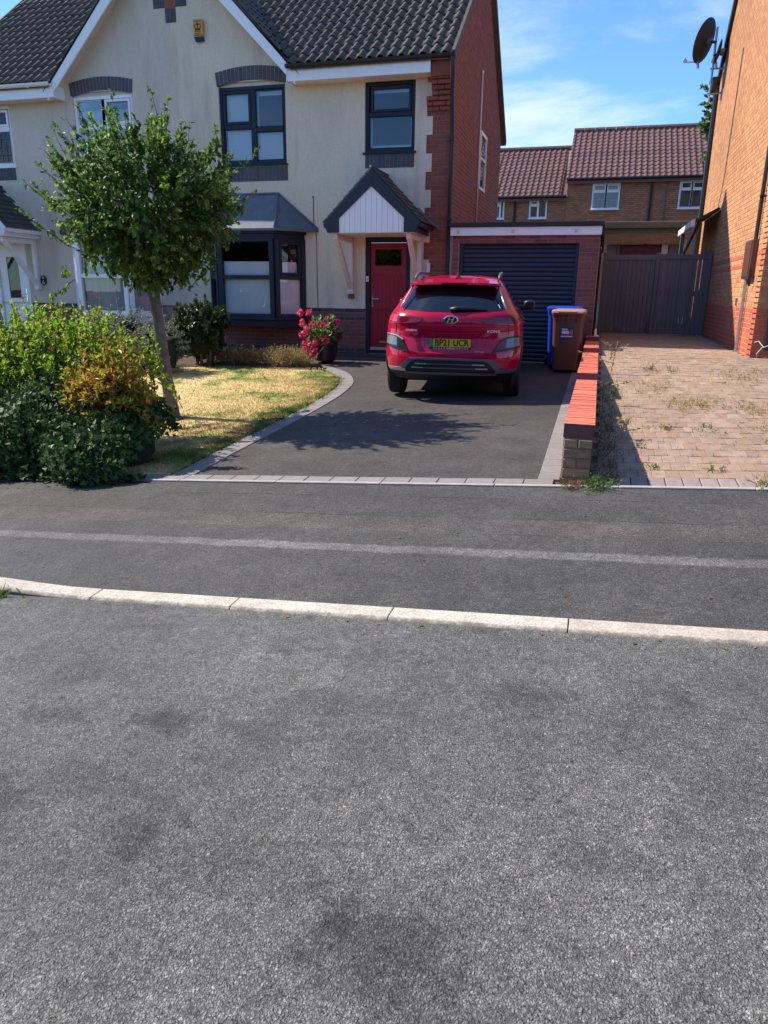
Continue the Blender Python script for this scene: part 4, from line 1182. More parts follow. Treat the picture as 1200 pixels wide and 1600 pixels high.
    can = cb.build('porch_canopy', brd, h, bevel=.004)
    can['label'] = 'gabled door canopy with dark barge boards and white boarding' if not mir else 'white gabled door canopy'
    nb = 12; bw = 2*(half-.285)/nb
    for i in range(nb):
        xa = pc-(half-.285)+i*bw; xb = xa+bw
        def top(x): return min(2.72+ (half-.285-abs(x-pc))*(ap-.285-2.72)/(half-.285), 9)
        poly = [(xa+.002, 2.49), (xb-.002, 2.49), (xb-.002, top(xb)), (xa+.002, top(xa))]
        if xa < pc < xb: poly = poly[:3]+[(pc, top(pc))]+poly[3:]
        b = B(); b.prism(poly, 'y', yp-.008, yp+.012); b.build('board', 'white2' if mir else 'white', can)
    b = B(); b.box(pc-half+.285, pc+half-.285, yp+.0125, yp+.02, 2.49, 3.2); b.build('board_backing', 'ink', can) if False else None
    rfb = B()
    for sx in (-1, 1):
        A = [(pc, ap-.012), (pc+sx*(half+.01), tip-.022), (pc+sx*(half-.0), tip-.085), (pc, ap-.07)]
        rfb.prism(A, 'y', yp+.001, YF-.01)
        rfb.box(min(pc+sx*(half-.07), pc+sx*(half-.10)), max(pc+sx*(half-.07), pc+sx*(half-.10)), yp+.001, YF-.01, 2.49, 2.62)
    rf = rfb.build('canopy_roof', brd, can)
    # slates on both slopes
    ang = math.atan2(ap-tip, half); L = math.hypot(half, ap-tip)
    nrow = 9
    for sx in (-1, 1):
        for r in range(nrow):
            for c in range(4):
                y0 = yp-.015+c*.255-(.12 if r % 2 else 0); y1 = y0+.252
                y0, y1 = max(y0, yp-.015), min(y1, YF-.012)
                if y1-y0 < .04: continue
                t0 = L+.02-r*(L/nrow); t1 = t0-(L/nrow)-.03
                b = B(); ps = []
                for (t, dz) in ((t0, .016), (max(t1, .0), .004)):
                    x = pc+sx*t*math.cos(ang); z = ap-t*math.sin(ang)+dz
                    ps.append((x, z))
                q = [(ps[0][0], ps[0][1]), (ps[1][0], ps[1][1]), (ps[1][0]+sx*.006, ps[1][1]+.006), (ps[0][0]+sx*.010, ps[0][1]+.010)]
                b.prism(q, 'y', y0, y1); b.build('slate', 'slate', can)
    b = B(); b.tube([(pc, yp-.02, ap+.012), (pc, YF-.01, ap+.012)], .035, 8); b.build('canopy_ridge', 'slate', can, smooth=True)
    b = B(); b.box(pc-half+.12, pc+half-.12, yp+.015, YF-.01, 2.48, 2.50); b.build('canopy_ceiling', 'white2', can)
    if not mir:
        b = B(); b.add([(pc+.80, YF-.02, 2.78), (pc+1.0, YF-.02, 2.66), (pc+1.02, YF-.10, 2.60), (pc+.86, YF-.22, 2.70), (pc+.62, YF-.02, 2.98), (pc+.6, YF-.16, 2.96)], [(0, 1, 2, 3), (0, 3, 5, 4)]); b.build('flashing', 'lead', can)
    pm_ = 'pinkpost' if not mir else 'white2'
    for bx in (-4.60, -3.27):
        b = B()
        b.box(bx-.04, bx+.04, YF-.095, YF-.016, 1.50, 2.478); b.box(bx-.038, bx+.038, yp+.04, YF-.096, 2.385, 2.478)
        b.bar((bx, YF-.10, 1.58), (bx, yp+.09, 2.42), .072, .085)
        b.box(bx-.055, bx+.055, YF-.12, YF-.015, 1.46, 1.60)
        br_ = b.build('canopy_bracket', pm_, can, bevel=.006)
        if not mir:
            b = B(); b.box(bx-.06, bx+.05, YF-.08, YF-.014, 1.375, 1.455); b.build('bracket_brick', 'brick', can)
    return h, T
house, _T = semi(False)
house_n, TN = semi(True)

# cross-shaped brick panel and vent high on the shared gable, alarm box
cm = MB(); yy = YF-.03
cross_cells = [(-8.48, -8.25, 6.50, 6.74), (-8.02, -7.80, 6.50, 6.74), (-8.245, -8.03, 6.255, 6.47), (-8.245, -8.03, 6.74, 6.95)]
for a, b, c, d in cross_cells: cm.box(a, b, YF-.025, YF+.0, c, d)
cross = cm.build('gable_cross', 'slate_brick', house)
for a, b, c, d in cross_cells:
    hor = a < -8.3 or b > -7.9
    n = 3
    for i in range(n):
        m = MB()
        if hor: m.box(a+.004, b-.004, YF-.032, YF-.024, c+(d-c)*i/n+.004, c+(d-c)*(i+1)/n-.004)
        else: m.box(a+(b-a)*i/n+.004, a+(b-a)*(i+1)/n-.004, YF-.032, YF-.024, c+.004, d-.004)
        m.build('brick', 'slate_brick', cross, bevel=.003, seg=1)
m = MB(); m.box(-8.245, -8.03, YF-.03, YF-.002, 6.475, 6.735)
gv = m.build('air_vent', 'terracotta', house)
for i in range(6):
    m = MB(); z = 6.50+i*.038; m.hexa([(-8.21, YF-.045, z), (-8.065, YF-.045, z), (-8.065, YF-.03, z+.012), (-8.21, YF-.03, z+.012), (-8.21, YF-.045, z+.012), (-8.065, YF-.045, z+.012), (-8.065, YF-.03, z+.026), (-8.21, YF-.03, z+.026)])
    m.build('louvre', 'terracotta', gv)
m = MB(); m.box(-7.645, -7.455, YF-.10, YF-.015, 5.965, 6.245)
al = m.build('alarm_box', 'alarm', house, bevel=.012); al['label'] = 'weathered yellow alarm box with a crown emblem'
m = MB(); m.hexa([(-7.615, YF-.075, 5.885), (-7.475, YF-.075, 5.885), (-7.455, YF-.02, 5.90), (-7.635, YF-.02, 5.90), (-7.635, YF-.095, 5.962), (-7.465, YF-.095, 5.962), (-7.455, YF-.02, 5.962), (-7.645, YF-.02, 5.962)])
m.build('lens', 'alarm_blue', al, bevel=.006)
m = MB(); ya = YF-.104; cx, cz_ = -7.548, 6.125
for sx in (-1, 1):
    m.tube([(cx, ya, cz_-.045)]+[(cx+sx*(.036+.030*math.sin(t)), ya, cz_-.040+.085*t/3.0) for t in (.4, 1.0, 1.6, 2.2, 2.8)]+[(cx+sx*.008, ya, cz_+.030)], .0065, 5)
m.tube([(cx, ya, cz_-.04), (cx, ya, cz_+.065)], .008, 5); m.tube([(cx-.018, ya, cz_+.05), (cx+.018, ya, cz_+.05)], .006, 5)
m.tube([(cx-.05, ya, cz_-.052), (cx+.05, ya, cz_-.052)], .011, 5)
for i in range(7):
    t = -.9+1.8*i/6; m.box(cx+.075*math.sin(t)-.008, cx+.075*math.sin(t)+.008, ya-.001, ya+.006, cz_+.062+.02*math.cos(t), cz_+.076+.02*math.cos(t))
m.build('crown_emblem', 'alarm_ink', al)
m = MB()
for z, hh in ((6.047, .010), (6.018, .012), (5.988, .014)):
    x = cx-.065
    while x < cx+.062:
        w = rnd.uniform(.007, .015); m.box(x, x+w, ya-.001, ya+.006, z-hh/2, z+hh/2); x += w+.005
m.build('faded_print', 'alarm_ink', al)
# house number plaque by the neighbour's door
m = MB(); n = 24
m.prism([(-11.60+.075*math.cos(2*math.pi*i/n), 1.655+.105*math.sin(2*math.pi*i/n)) for i in range(n)], 'y', YF-.035, YF-.016)
nplq = m.build('number_plaque', 'black', house_n); nplq['label'] = 'black oval house number plaque'
text('number', '6', .11, 'white2', nplq, Matrix.Translation((-11.60, YF-.036, 1.62)) @ Matrix.Rotation(R(90), 4, 'X'), width=.055, height=.085)
m = MB(); m.tube([(-11.60+.02*math.cos(t), YF-.037, 1.71+.014*math.sin(t)) for t in lin(0, 6.28, 10)], .006, 5); m.build('motif', 'white2', nplq)

# ------------------------------------------------------------------ garage
YG = 13.9
def garage():
    g = thing('garage', 'flat roofed brick garage with a navy roller door beside the house', 'garage', (-1.4, YG, .3))
    m = MB()
    m.box(-2.70, -2.53, YG+.006, YG+.25, 0, 2.50); m.box(-.42, -.085, YG+.006, YG+.25, 0, 2.50); m.box(-2.53, -.42, YG+.007, YG+.24, 2.355, 2.499)
    m.box(-.30, -.092, YG+.25, 19.6, 0, 2.50)
    w = m.build('wall', 'mortar', g)
    z0 = 2.50-30*CH
    lay_front(w, 'brick', -.418, -.088, z0, 30, YG-.002, 'brick_plum')
    lay_front(w, 'brick', -2.66, -2.532, z0, 28, YG-.002, 'brick_plum')
    lay_front(w, 'brick', -2.66, -.42, 2.50-2*CH, 2, YG-.002, 'brick_plum', half_first=True)
    lay_mesh([(YG+.03, 19.6, .3, 2.50)], lambda u, z, d: (-.088-d, u, z), g, 'side_brickwork', 'brick_i')
    d = MB(); d.box(-2.53, -.42, YG+.12, YG+.14, .28, 2.355)
    dr = d.build('roller_door', 'garage', g)
    n = 26; hgt = (2.35-.30)/n
    me = MB()
    pr = [(0, 0), (-.003, .003), (-.016, .014), (-.020, hgt*.45), (-.019, hgt*.62), (-.012, hgt-.012), (-.002, hgt-.005), (0, hgt-.004)]
    me.prism([(y, z) for y, z in pr], 'x', -1.045, 1.045)
    sm = me.mesh('slat', 'garage')
    for i in range(n): link('slat', sm, dr, (-1.475, YG+.118, .30+i*hgt))
    for xa in (-2.53, -.48):
        d = MB(); d.box(xa, xa+.06, YG+.06, YG+.119, .28, 2.355); d.build('guide_rail', 'garage', dr)
    d = MB(); d.box(-2.47, -.48, YG+.085, YG+.117, .285, .345); d.build('bottom_rail', 'black', dr)
    f = MB(); f.box(-2.69, -.07, YG-.06, YG-.03, 2.485, 2.625); f.build('fascia', 'white', g, bevel=.004)
    f = MB()
    for x in (-2.57, -1.60, -.52): f.box(x, x+.045, YG-.075, YG-.061, 2.525, 2.575)
    f.build('fascia_clip', 'soffit', g)
    f = MB(); f.box(-2.70, -.035, YG-.10, 19.7, 2.626, 2.70); f.box(-.06, -.02, YG-.02, 19.7, 2.48, 2.625); f.build('flat_roof', 'felt', g, bevel=.008)
    f = MB(); f.box(-2.48, -.47, YG+.0, YG+.12, .275, .30); f.build('threshold', 'edging', g)
garage()
# ------------------------------------------------------------------ house on the right
XR, YR0, YR1 = 2.20, 12.08, 20.3
def right_house():
    h = thing('house', 'buff brick house on the right with red brick base and wall mounted satellite dish', 'house', (4.5, YR0, .5))
    sl = .92; ey = 6.17; ry = (YR0+YR1)/2; rz = ey+sl*(ry-YR0)
    def roofz(y): return ey+sl*((y-YR0) if y < ry else (YR1-y))
    m = MB(); m.prism([(YR0+.006, 0), (YR1, 0), (YR1, ey), (ry, rz), (YR0+.006, ey)], 'x', XR+.005, XR+.3)
    m.box(XR+.005, XR+8, YR0+.005, YR0+.3, 0, ey)
    m.build('wall', 'mortar_buff', h)
    z0 = 1.34-12*CH; zp = z0+12*CH
    def bands(z): return (zp+8*CH < z < zp+9*CH) or (zp+10.0*CH < z < zp+11*CH)
    fn = lambda u, z, d: (XR+d, u, z)
    reds = lambda u, z: (z < zp) or bands(z)
    lay_mesh([(YR0+.0, YR1, z0, rz)], fn, h, 'side_brickwork', 'buff_i', inside=lambda u, z: (not reds(u, z)) and z < roofz(u)-.03 and not (13.804 < u < 13.927 and 1.36 < z < 1.48))
    lay_mesh([(YR0+.0, YR1, z0, zp+12*CH)], fn, h, 'side_red_brickwork', 'coral_i', inside=reds)
    fn2 = lambda u, z, d: (u, YR0+d, z)
    lay_mesh([(XR+.0, XR+2.2, z0, ey)], fn2, h, 'front_brickwork', 'buff_i', inside=lambda u, z: not reds(u, z))
    lay_mesh([(XR+.0, XR+2.2, z0, zp+12*CH)], fn2, h, 'front_red_brickwork', 'coral_i', inside=reds)
    m = MB()
    for a, b, c in ((YR0-.35, ry, 1), (ry, YR1+.3, -1)):
        za, zb = roofz(max(a, YR0))+(-.32 if a < YR0 else 0), roofz(min(b, YR1))+(-.28 if b > YR1 else 0)
        m.prism([(a, za), (b, zb), (b, zb+.14), (a, za+.14)], 'x', XR-.06, XR+8)
    m.build('roof', 'tile', h)
    m = MB(); m.bar((XR-.045, YR1+.3, roofz(YR1)-.24), (XR-.045, ry, rz+.03), .05, .16); m.build('verge', 'black', h)
    # pipes
    m = MB(); m.tube([(XR-.05, YR1-.06, ey-.05), (XR-.05, YR1-.06, .6)], .055, 8); m.build('rear_downpipe', 'black', h, auto=True)
    m = MB(); m.tube([(XR-.045, 12.700, 2.31), (XR-.045, 12.652, 6.2)], .030, 8)
    for z in (2.9, 4.2, 5.5): m.box(XR-.08, XR, 12.624, 12.700, z, z+.03)
    m.build('cable_duct', 'tyre', h, auto=True)
    m = MB(); m.tube([(XR-.04, 13.030, 1.79), (XR-.04, 13.030, .62)], .026, 8); m.build('drain_pipe', 'steel', h, auto=True)
    m = MB(); m.box(XR-.085, XR-.003, 12.652, 13.238, 1.76, 2.326); mb_ = m.build('meter_box', 'bin_brown', h, bevel=.01)
    m = MB(); m.box(XR-.095, XR-.086, 12.690, 13.200, 1.79, 2.30); m.build('meter_door', 'bin_brown', mb_, bevel=.004)
    m = MB(); m.tube([(XR-.07, 12.615, 1.9), (XR-.07, 12.624, 1.72), (XR-.05, 12.652, 1.66)], .02, 6); m.build('pipe_elbow', 'black', mb_)
    for (y, z) in ((13.842, 1.415), (13.899, 1.113)):
        m = MB(); m.box(XR-.012, XR+.02, y-.05, y+.05, z-.06, z+.06); av = m.build('air_brick', 'steel', h)
        for i in range(3):
            m = MB(); m.box(XR-.018, XR-.011, y-.04, y+.04, z-.045+i*.035, z-.025+i*.035); m.build('slot', 'ink', av)
    # black front downpipe with loose white cables
    m = MB(); m.tube([(XR+.20, YR0-.10, .75), (XR+.19, YR0-.10, 1.25), (XR+.19, YR0-.10, 6.2)], .05, 8); m.build('front_downpipe', 'black', h, auto=True)
    m = MB(); m.tube([(XR+.03, YR0-.03, .86), (XR+.08, YR0-.06, .88), (XR+.14, YR0-.16, .80), (XR+.22, YR0-.17, .84), (XR+.30, YR0-.12, .72)], .007, 5)
    m.tube([(XR+.12, YR0-.16, .80), (XR+.07, YR0-.10, .70), (XR+.10, YR0-.06, .57), (XR+.24, YR0-.15, .58)], .007, 5); m.build('loose_cable', 'soffit', h)
    # lean-to canopy over the side door
    m = MB()
    m.hexa([(XR-.50, 17.185, 2.92), (XR-.02, 17.185, 3.18), (XR-.02, 19.828, 3.18), (XR-.50, 19.828, 2.92), (XR-.50, 17.185, 2.95), (XR-.02, 17.185, 3.22), (XR-.02, 19.828, 3.22), (XR-.50, 19.828, 2.95)])
    cn = m.build('side_canopy', 'black', h)
    m = MB(); m.hexa([(XR-.55, 17.137, 2.85), (XR-.47, 17.137, 2.85), (XR-.47, 19.828, 2.85), (XR-.55, 19.828, 2.85), (XR-.55, 17.137, 2.98), (XR-.47, 17.137, 3.01), (XR-.47, 19.828, 3.01), (XR-.55, 19.828, 2.98)]); m.build('edge_board', 'white2', cn, bevel=.01)
    m = MB()
    for i in range(6):
        y = 17.279+i*.5; m.bar((XR-.5, y, 2.965), (XR-.03, y, 3.225), .05, .03)
    m.build('rafter', 'black', cn)
    m = MB(); m.box(XR-.55, XR-.47, 18.979, 19.054, .6, 2.85); m.bar((XR-.5, 18.979, 2.3), (XR-.35, 17.373, 3.0), .05, .05); m.build('canopy_post', 'oldwood', cn)
    # mast, dishes
    MX, MY = XR-.25, 19.7
    m = MB(); m.tube([(MX, MY, 5.68), (MX, MY, 7.15)], .025, 8)
    for z in (5.85, 6.34): m.tube([(MX-.05, MY, z), (XR+.0, MY, z)], .02, 6); m.box(XR-.02, XR, MY-.1, MY+.1, z-.09, z+.09)
    mast = m.build('aerial_mast', 'steel', h, auto=True)
    def dish(name, c, nrm, rad, dep, mat, arm):
        c = Vector(c); n = Vector(nrm).normalized(); q = n.to_track_quat('Z', 'Y').to_matrix()
        mb = MB(); N = 28; rings = 7; vs = []
        for s_ in (0, 1):
            for i in range(rings+1):
                r = rad*i/rings
                for j in range(N):
                    t = 2*math.pi*j/N
                    vs.append(c+q @ Vector((r*math.cos(t), r*math.sin(t)*1.08, dep*(i/rings)**2-(.012 if s_ else 0))))
        fs = []
        for s_ in (0, 1):
            o = s_*(rings+1)*N
            for i in range(rings):
                for j in range(N): fs.append((o+i*N+j, o+i*N+(j+1) % N, o+(i+1)*N+(j+1) % N, o+(i+1)*N+j))
        o = (rings+1)*N
        for j in range(N): fs.append((rings*N+j, rings*N+(j+1) % N, o+rings*N+(j+1) % N, o+rings*N+j))
        mb.add(vs, fs)
        d = mb.build(name, mat, h, smooth=True)
        a = MB(); lo = c+q @ Vector((0, -rad*1.02, dep*.9)); tipp = Vector(arm)
        a.tube([lo, tipp], .012, 6); a.tube([tipp, tipp+(c-tipp).normalized()*.07], .028, 8); a.tube([tipp+Vector((0, 0, .03)), tipp+Vector((.01, 0, .09))], .022, 6)
        a.tube([lo+Vector((.03, 0, .02)), lo+Vector((.05, 0, -.12))], .03, 6)
        a.build('receiver_arm', 'steel', d)
        b = MB(); b.tube([c-n*.02, c-n*.10], .07, 10); b.build('hub', 'lead', d)
        b = MB(); b.tube([c-n*.10, Vector((MX, MY, c.z))], .03, 6); b.build('bracket', 'black', d)
        return d
    d1 = dish('satellite_dish', (1.76, 19.6, 6.86), (-.80, .45, .30), .405, .08, 'felt', (1.32, 19.55, 6.47)); d1['label'] = 'larger dark satellite dish on a mast'
    d2 = dish('satellite_dish', (2.03, 19.45, 6.60), (-.95, .15, .22), .215, .04, 'felt', (1.90, 19.45, 6.40)); d2['label'] = 'small satellite dish tight to the wall'
    m = MB(); m.box(XR-.24, XR-.12, 19.5, 19.75, 5.88, 6.14); m.build('aerial_box', 'black', mast, bevel=.02)
    m = MB(); m.tube([(XR-.02, 17.562, 3.26), (XR-.015, 17.279, 3.8), (XR-.015, 16.996, 6)], .008, 5); m.build('wall_cable', 'black', h)
right_house()

# ------------------------------------------------------------------ gate
YGT = 17.5
def gate():
    g = thing('gate', 'pair of grey boarded driveway gates between garage and right house', 'gate', (1.1, YGT, .66))
    zt = lambda x: 2.325+.015*x
    for a, b in ((.06, 1.075), (1.165, 2.09)):
        n = 11; w = (b-a)/n
        for i in range(n):
            m = MB(); m.box(a+i*w+.003, a+(i+1)*w-.003, YGT, YGT+.025, .73, zt(a)-.03); m.build('board', 'gate', g, bevel=.004, seg=1)
        m = MB(); m.box(a-.01, b+.01, YGT-.02, YGT+.05, zt(a)-.10, zt(a)+.005); m.build('top_rail', 'gate', g, bevel=.006)
        m = MB(); m.box(a, b, YGT+.026, YGT+.07, .80, .92); m.box(a, b, YGT+.026, YGT+.07, 1.5, 1.6); m.build('brace_rail', 'gate', g)
    for x0, x1, t in ((1.079, 1.161, 2.375), (2.095, 2.188, 2.42), (-.005, .055, 2.38)):
        m = MB(); m.box(x0, x1, YGT-.035, YGT+.075, .64, t); p = m.build('gate_post', 'gate', g, bevel=.008)
    m = MB(); m.bar((1.03, YGT-.03, .70), (1.03, YGT-.03, .95), .02, .02); m.build('drop_bolt', 'black', g)
    # fence strip beside the garage wall
    f = thing('fence', 'narrow dark fence panel between garage side and grey gate', 'fence', (-.04, 16.8, .6))
    for i in range(4):
        m = MB(); m.box(-.078, -.050, 15.9+i*.5, 15.9+i*.5+.49, .55, 2.36-.02*i); m.build('board', 'felt', f, bevel=.004, seg=1)
gate()

# ------------------------------------------------------------------ timber shelter behind the gate
def shelter():
    s = thing('shed', 'flat roofed timber shelter with maroon panel behind the gate', 'shed', (1.0, 20.6, .66))
    m = MB(); m.box(-.35, 1.93, 20.45, 23, 3.10, 3.255); m.build('roof', 'oldwood', s, bevel=.01)
    m = MB(); m.box(-.28, 1.70, 20.55, 22.9, 2.99, 3.098); m.build('roof_joist', 'oldwood', s)
    m = MB(); m.box(-.25, 1.88, 20.52, 20.60, 2.74, 2.985); m.build('beam', 'timber', s, bevel=.006)
    m = MB(); m.box(.38, 1.36, 20.70, 20.75, .70, 2.735)
    for i in range(5): m.box(.40+i*.19, .58+i*.19, 20.685, 20.70, .75, 2.70)
    m.build('panel', 'maroon', s, label='maroon boarded door panel')
    for xa, xb in ((.05, .30), (1.55, 1.86)):
        m = MB(); m.box(xa, xb, 20.68, 20.78, .70, 2.735); m.build('side_panel', 'pebble', s)
    for x, w, mt in ((.31, .06, 'oldwood'), (1.375, .15, 'soffit'), (1.875, .05, 'white2')):
        m = MB(); m.box(x, x+w, 20.64, 20.72, .66, 2.738); m.build('post', mt, s, bevel=.004)
    m = MB(); m.box(.05, 1.9, 20.79, 22.9, .66, 2.73); m.build('inside_lining', 'roomdark', s)
shelter()

# ------------------------------------------------------------------ terraces at the back
def terrace():
    Y = 34.0
    def house_(name, label, x0, x1, ez, rz, wins, pipes, verge=None):
        h = thing('house', label, 'house', ((x0+x1)/2, Y, 0), 'brown brick terrace houses behind the gardens')
        m = MB(); m.box(x0, x1, Y+.02, Y+7, -1, ez)
        m.prism([(Y+.02, ez), (Y+7, ez), (Y+3.5, rz-.05)], 'x', x0+.02, x1-.02)
        m.build('wall', 'mortar', h)
        lay_mesh([(x0, x1, 1.2, ez)], lambda u, z, d: (u, Y+d*.6, z), h, 'brickwork', 'rear_i', ch=.0745, inside=lambda u, z: not any(w[0]-.02 < u < w[1]+.02 and w[2] < z < w[3] for w in wins))
        # roof of rolled tiles
        sl = (rz-ez)/3.75; tw, tg = .235, .335
        a = math.atan(sl); L = 3.75/math.cos(a); nr = int(L/tg); nx = int((x1-x0+.1)/tw)
        prof = [(0, 0), (.12, .032), (.3, .05), (.45, .03), (.55, 0), (.8, -.006)]
        us = []; hs = []
        for i in range(nx):
            for u, z in prof: us.append(x0-.05+(i+u)*tw); hs.append(z)
        us = np.array(us); hs = np.array(hs); n = len(us); V = []; Fc = []
        for r in range(nr+1):
            for s_, dz in ((0, .035), (tg*1.02, .0)):
                d = r*tg+s_
                if d > L+.1: d = L+.1
                y = Y-.28+d*math.cos(a); z = ez-.06+d*math.sin(a)
                V.append(np.stack([us, np.full(n, y), hs+z+dz], 1))
            V.append(np.stack([us, np.full(n, Y-.28+r*tg*math.cos(a)), np.full(n, ez-.06+r*tg*math.sin(a)-.01)], 1))
            o = r*3*n
            for i in range(n-1):
                Fc.append((o+i, o+i+1, o+n+i+1, o+n+i)); Fc.append((o+2*n+i, o+2*n+i+1, o+i+1, o+i))
        rf = npmesh('roof', np.concatenate(V), np.array(Fc), 'rtile', h, smooth=True)
        e = rf.modifiers.new('edges', 'EDGE_SPLIT'); e.split_angle = R(50)
        m = MB(); m.prism([(Y-.26, ez-.12), (Y+3.5, rz-.10), (Y+7.2, ez-.12), (Y+7.2, ez-.2), (Y+3.5, rz-.2), (Y-.26, ez-.2)], 'x', x0-.04, x1+.04); m.build('roof_slab', 'rtile', h)
        m = MB(); x = x0-.05
        while x < x1:
            m.tube([(x, Y+3.5, rz+.02), (min(x+.44, x1+.05), Y+3.5, rz+.02)], .10, 8); x += .45
        m.build('ridge_tiles', 'ridge', h)
        m = MB(); m.box(x0, x1, Y-.20, Y-.17, ez-.20, ez-.03); m.build('fascia', 'white2', h)
        m = MB(); m.tube([(x0-.02, Y-.26, ez-.045), (x1+.02, Y-.26, ez-.045)], .055, 6); m.build('gutter', 'black', h)
        for (wx0, wx1, wz0, wz1, kind) in wins:
            xm = (wx0+wx1)/2
            tz = wz0+(wz1-wz0)*.68
            if kind == 2: cells = [(wx0+.06, xm-.03, wz0+.06, tz-.03, False), (wx0+.06, xm-.03, tz+.03, wz1-.06, True), (xm+.03, wx1-.06, wz0+.06, tz-.03, False), (xm+.03, wx1-.06, tz+.03, wz1-.06, True)]
            else: cells = [(wx0+.06, xm-.03, wz0+.06, tz-.03, False), (wx0+.06, xm-.03, tz+.03, wz1-.06, True), (xm+.03, wx1-.06, wz0+.06, wz1-.06, False)]
            window(h, lambda x: x, False, wx0, wx1, wz0, wz1, Y-.05, 'white', cells, fw=.05, sash=.04, back='roomdark', blinds=((xm+.1, wx1-.08, wz0+.05, tz, 'curtain', .15),) if kind == 2 else ((wx0+.1, wx1-.1, wz0+.05, wz1-.1, 'net', .2),))
        for x, r_, mt in pipes:
            m = MB(); m.tube([(x, Y-.05, ez-.1), (x, Y-.05, 1)], r_, 6); m.build('downpipe', mt, h, auto=True)
        return h
    ha = house_('house', 'nearer taller terrace house with two white windows, behind the shed', -1.73, 5.6, 6.10, 8.55,
           [(-.70, .40, 4.90, 5.90, 2), (2.68, 3.63, 4.88, 5.93, 2)], [(1.62, .05, 'tyre'), (2.2, .02, 'black')])
    hb = house_('house', 'lower terrace house beyond the garage roof, with stepped down roof', -7.5, -1.735, 5.46, 7.86,
           [(-3.24, -2.50, 4.58, 5.33, 3), (-4.66, -4.29, 4.58, 5.36, 3)], [(-3.85, .05, 'tyre')])
terrace()

# ------------------------------------------------------------------ driveway wall
def drive_wall():
    w = thing('wall', 'low stepped brick wall with bright red brick-on-edge coping between the driveways', 'wall', (-.06, 9.5, .1))
    x0, x1 = -.168, .045
    steps = [(5.555, 8.64, .585), (8.64, 11.74, .66), (11.74, 13.56, .732), (13.56, 13.86, .80)]
    m = MB()
    for a, b, t in steps: m.box(x0+.006, x1-.006, a+.008, b-.001, -.25, t-.108); m.box(x0+.004, x1-.004, a+.02, b-.002, t-.1079, t-.005)
    m.build('wall_core', 'mortar', w)
    # sides
    for a, b, t in steps:
        lay_mesh([(a, b, t-.110-9*CH, t-.110)], lambda u, z, d: (x1-d*.3, u, z), w, 'side_brickwork', 'brick_i')
        lay_mesh([(a, b, t-.110-9*CH, t-.110)], lambda u, z, d: (x0+d*.3, u, z), w, 'side_brickwork', 'brick_i')
    # pier end
    c = 0; z = .585-.112
    while z > .02:
        zc = z-CH/2
        if c % 2 == 0: sp = [(x0, (x0+x1)/2), ((x0+x1)/2, x1)]
        else: sp = [(x0, x1)]
        for a, b in sp:
            link('brick', bm_get(b-a-.009, CH-.010, .06, 'riser'), w, ((a+b)/2, 5.552+rnd.gauss(0, .002), zc))
        z -= CH; c += 1
    for a, b, t in steps:
        y = a; first = True
        n = int(round((b-a)/.0745)); st = (b-a)/n
        for i in range(n):
            mm = bpy.data.meshes.get('coping_first' if (i == 0) else 'coping_unit')
            if mm is None:
                q = MB(); e = .007
                q.hexa([(x0-.004, .003, -.105), (x1+.004, .003, -.105), (x1+.004, st-.003, -.105), (x0-.004, st-.003, -.105),
                        (x0-.004, .003, 0), (x1+.004, .003, 0), (x1+.004, st-.003, 0), (x0-.004, st-.003, 0)])
                mm = q.mesh('coping_first' if i == 0 else 'coping_unit', ['cap', 'riser_red'])
                if i == 0:
                    for p in mm.polygons:
                        if p.normal.y < -.9: p.material_index = 1
            o = link('coping_brick', mm, w, (0, a+i*st, t+rnd.gauss(0, .0015)), (0, rnd.gauss(0, .006), rnd.gauss(0, .004)))
            o.location.x += 0
drive_wall()

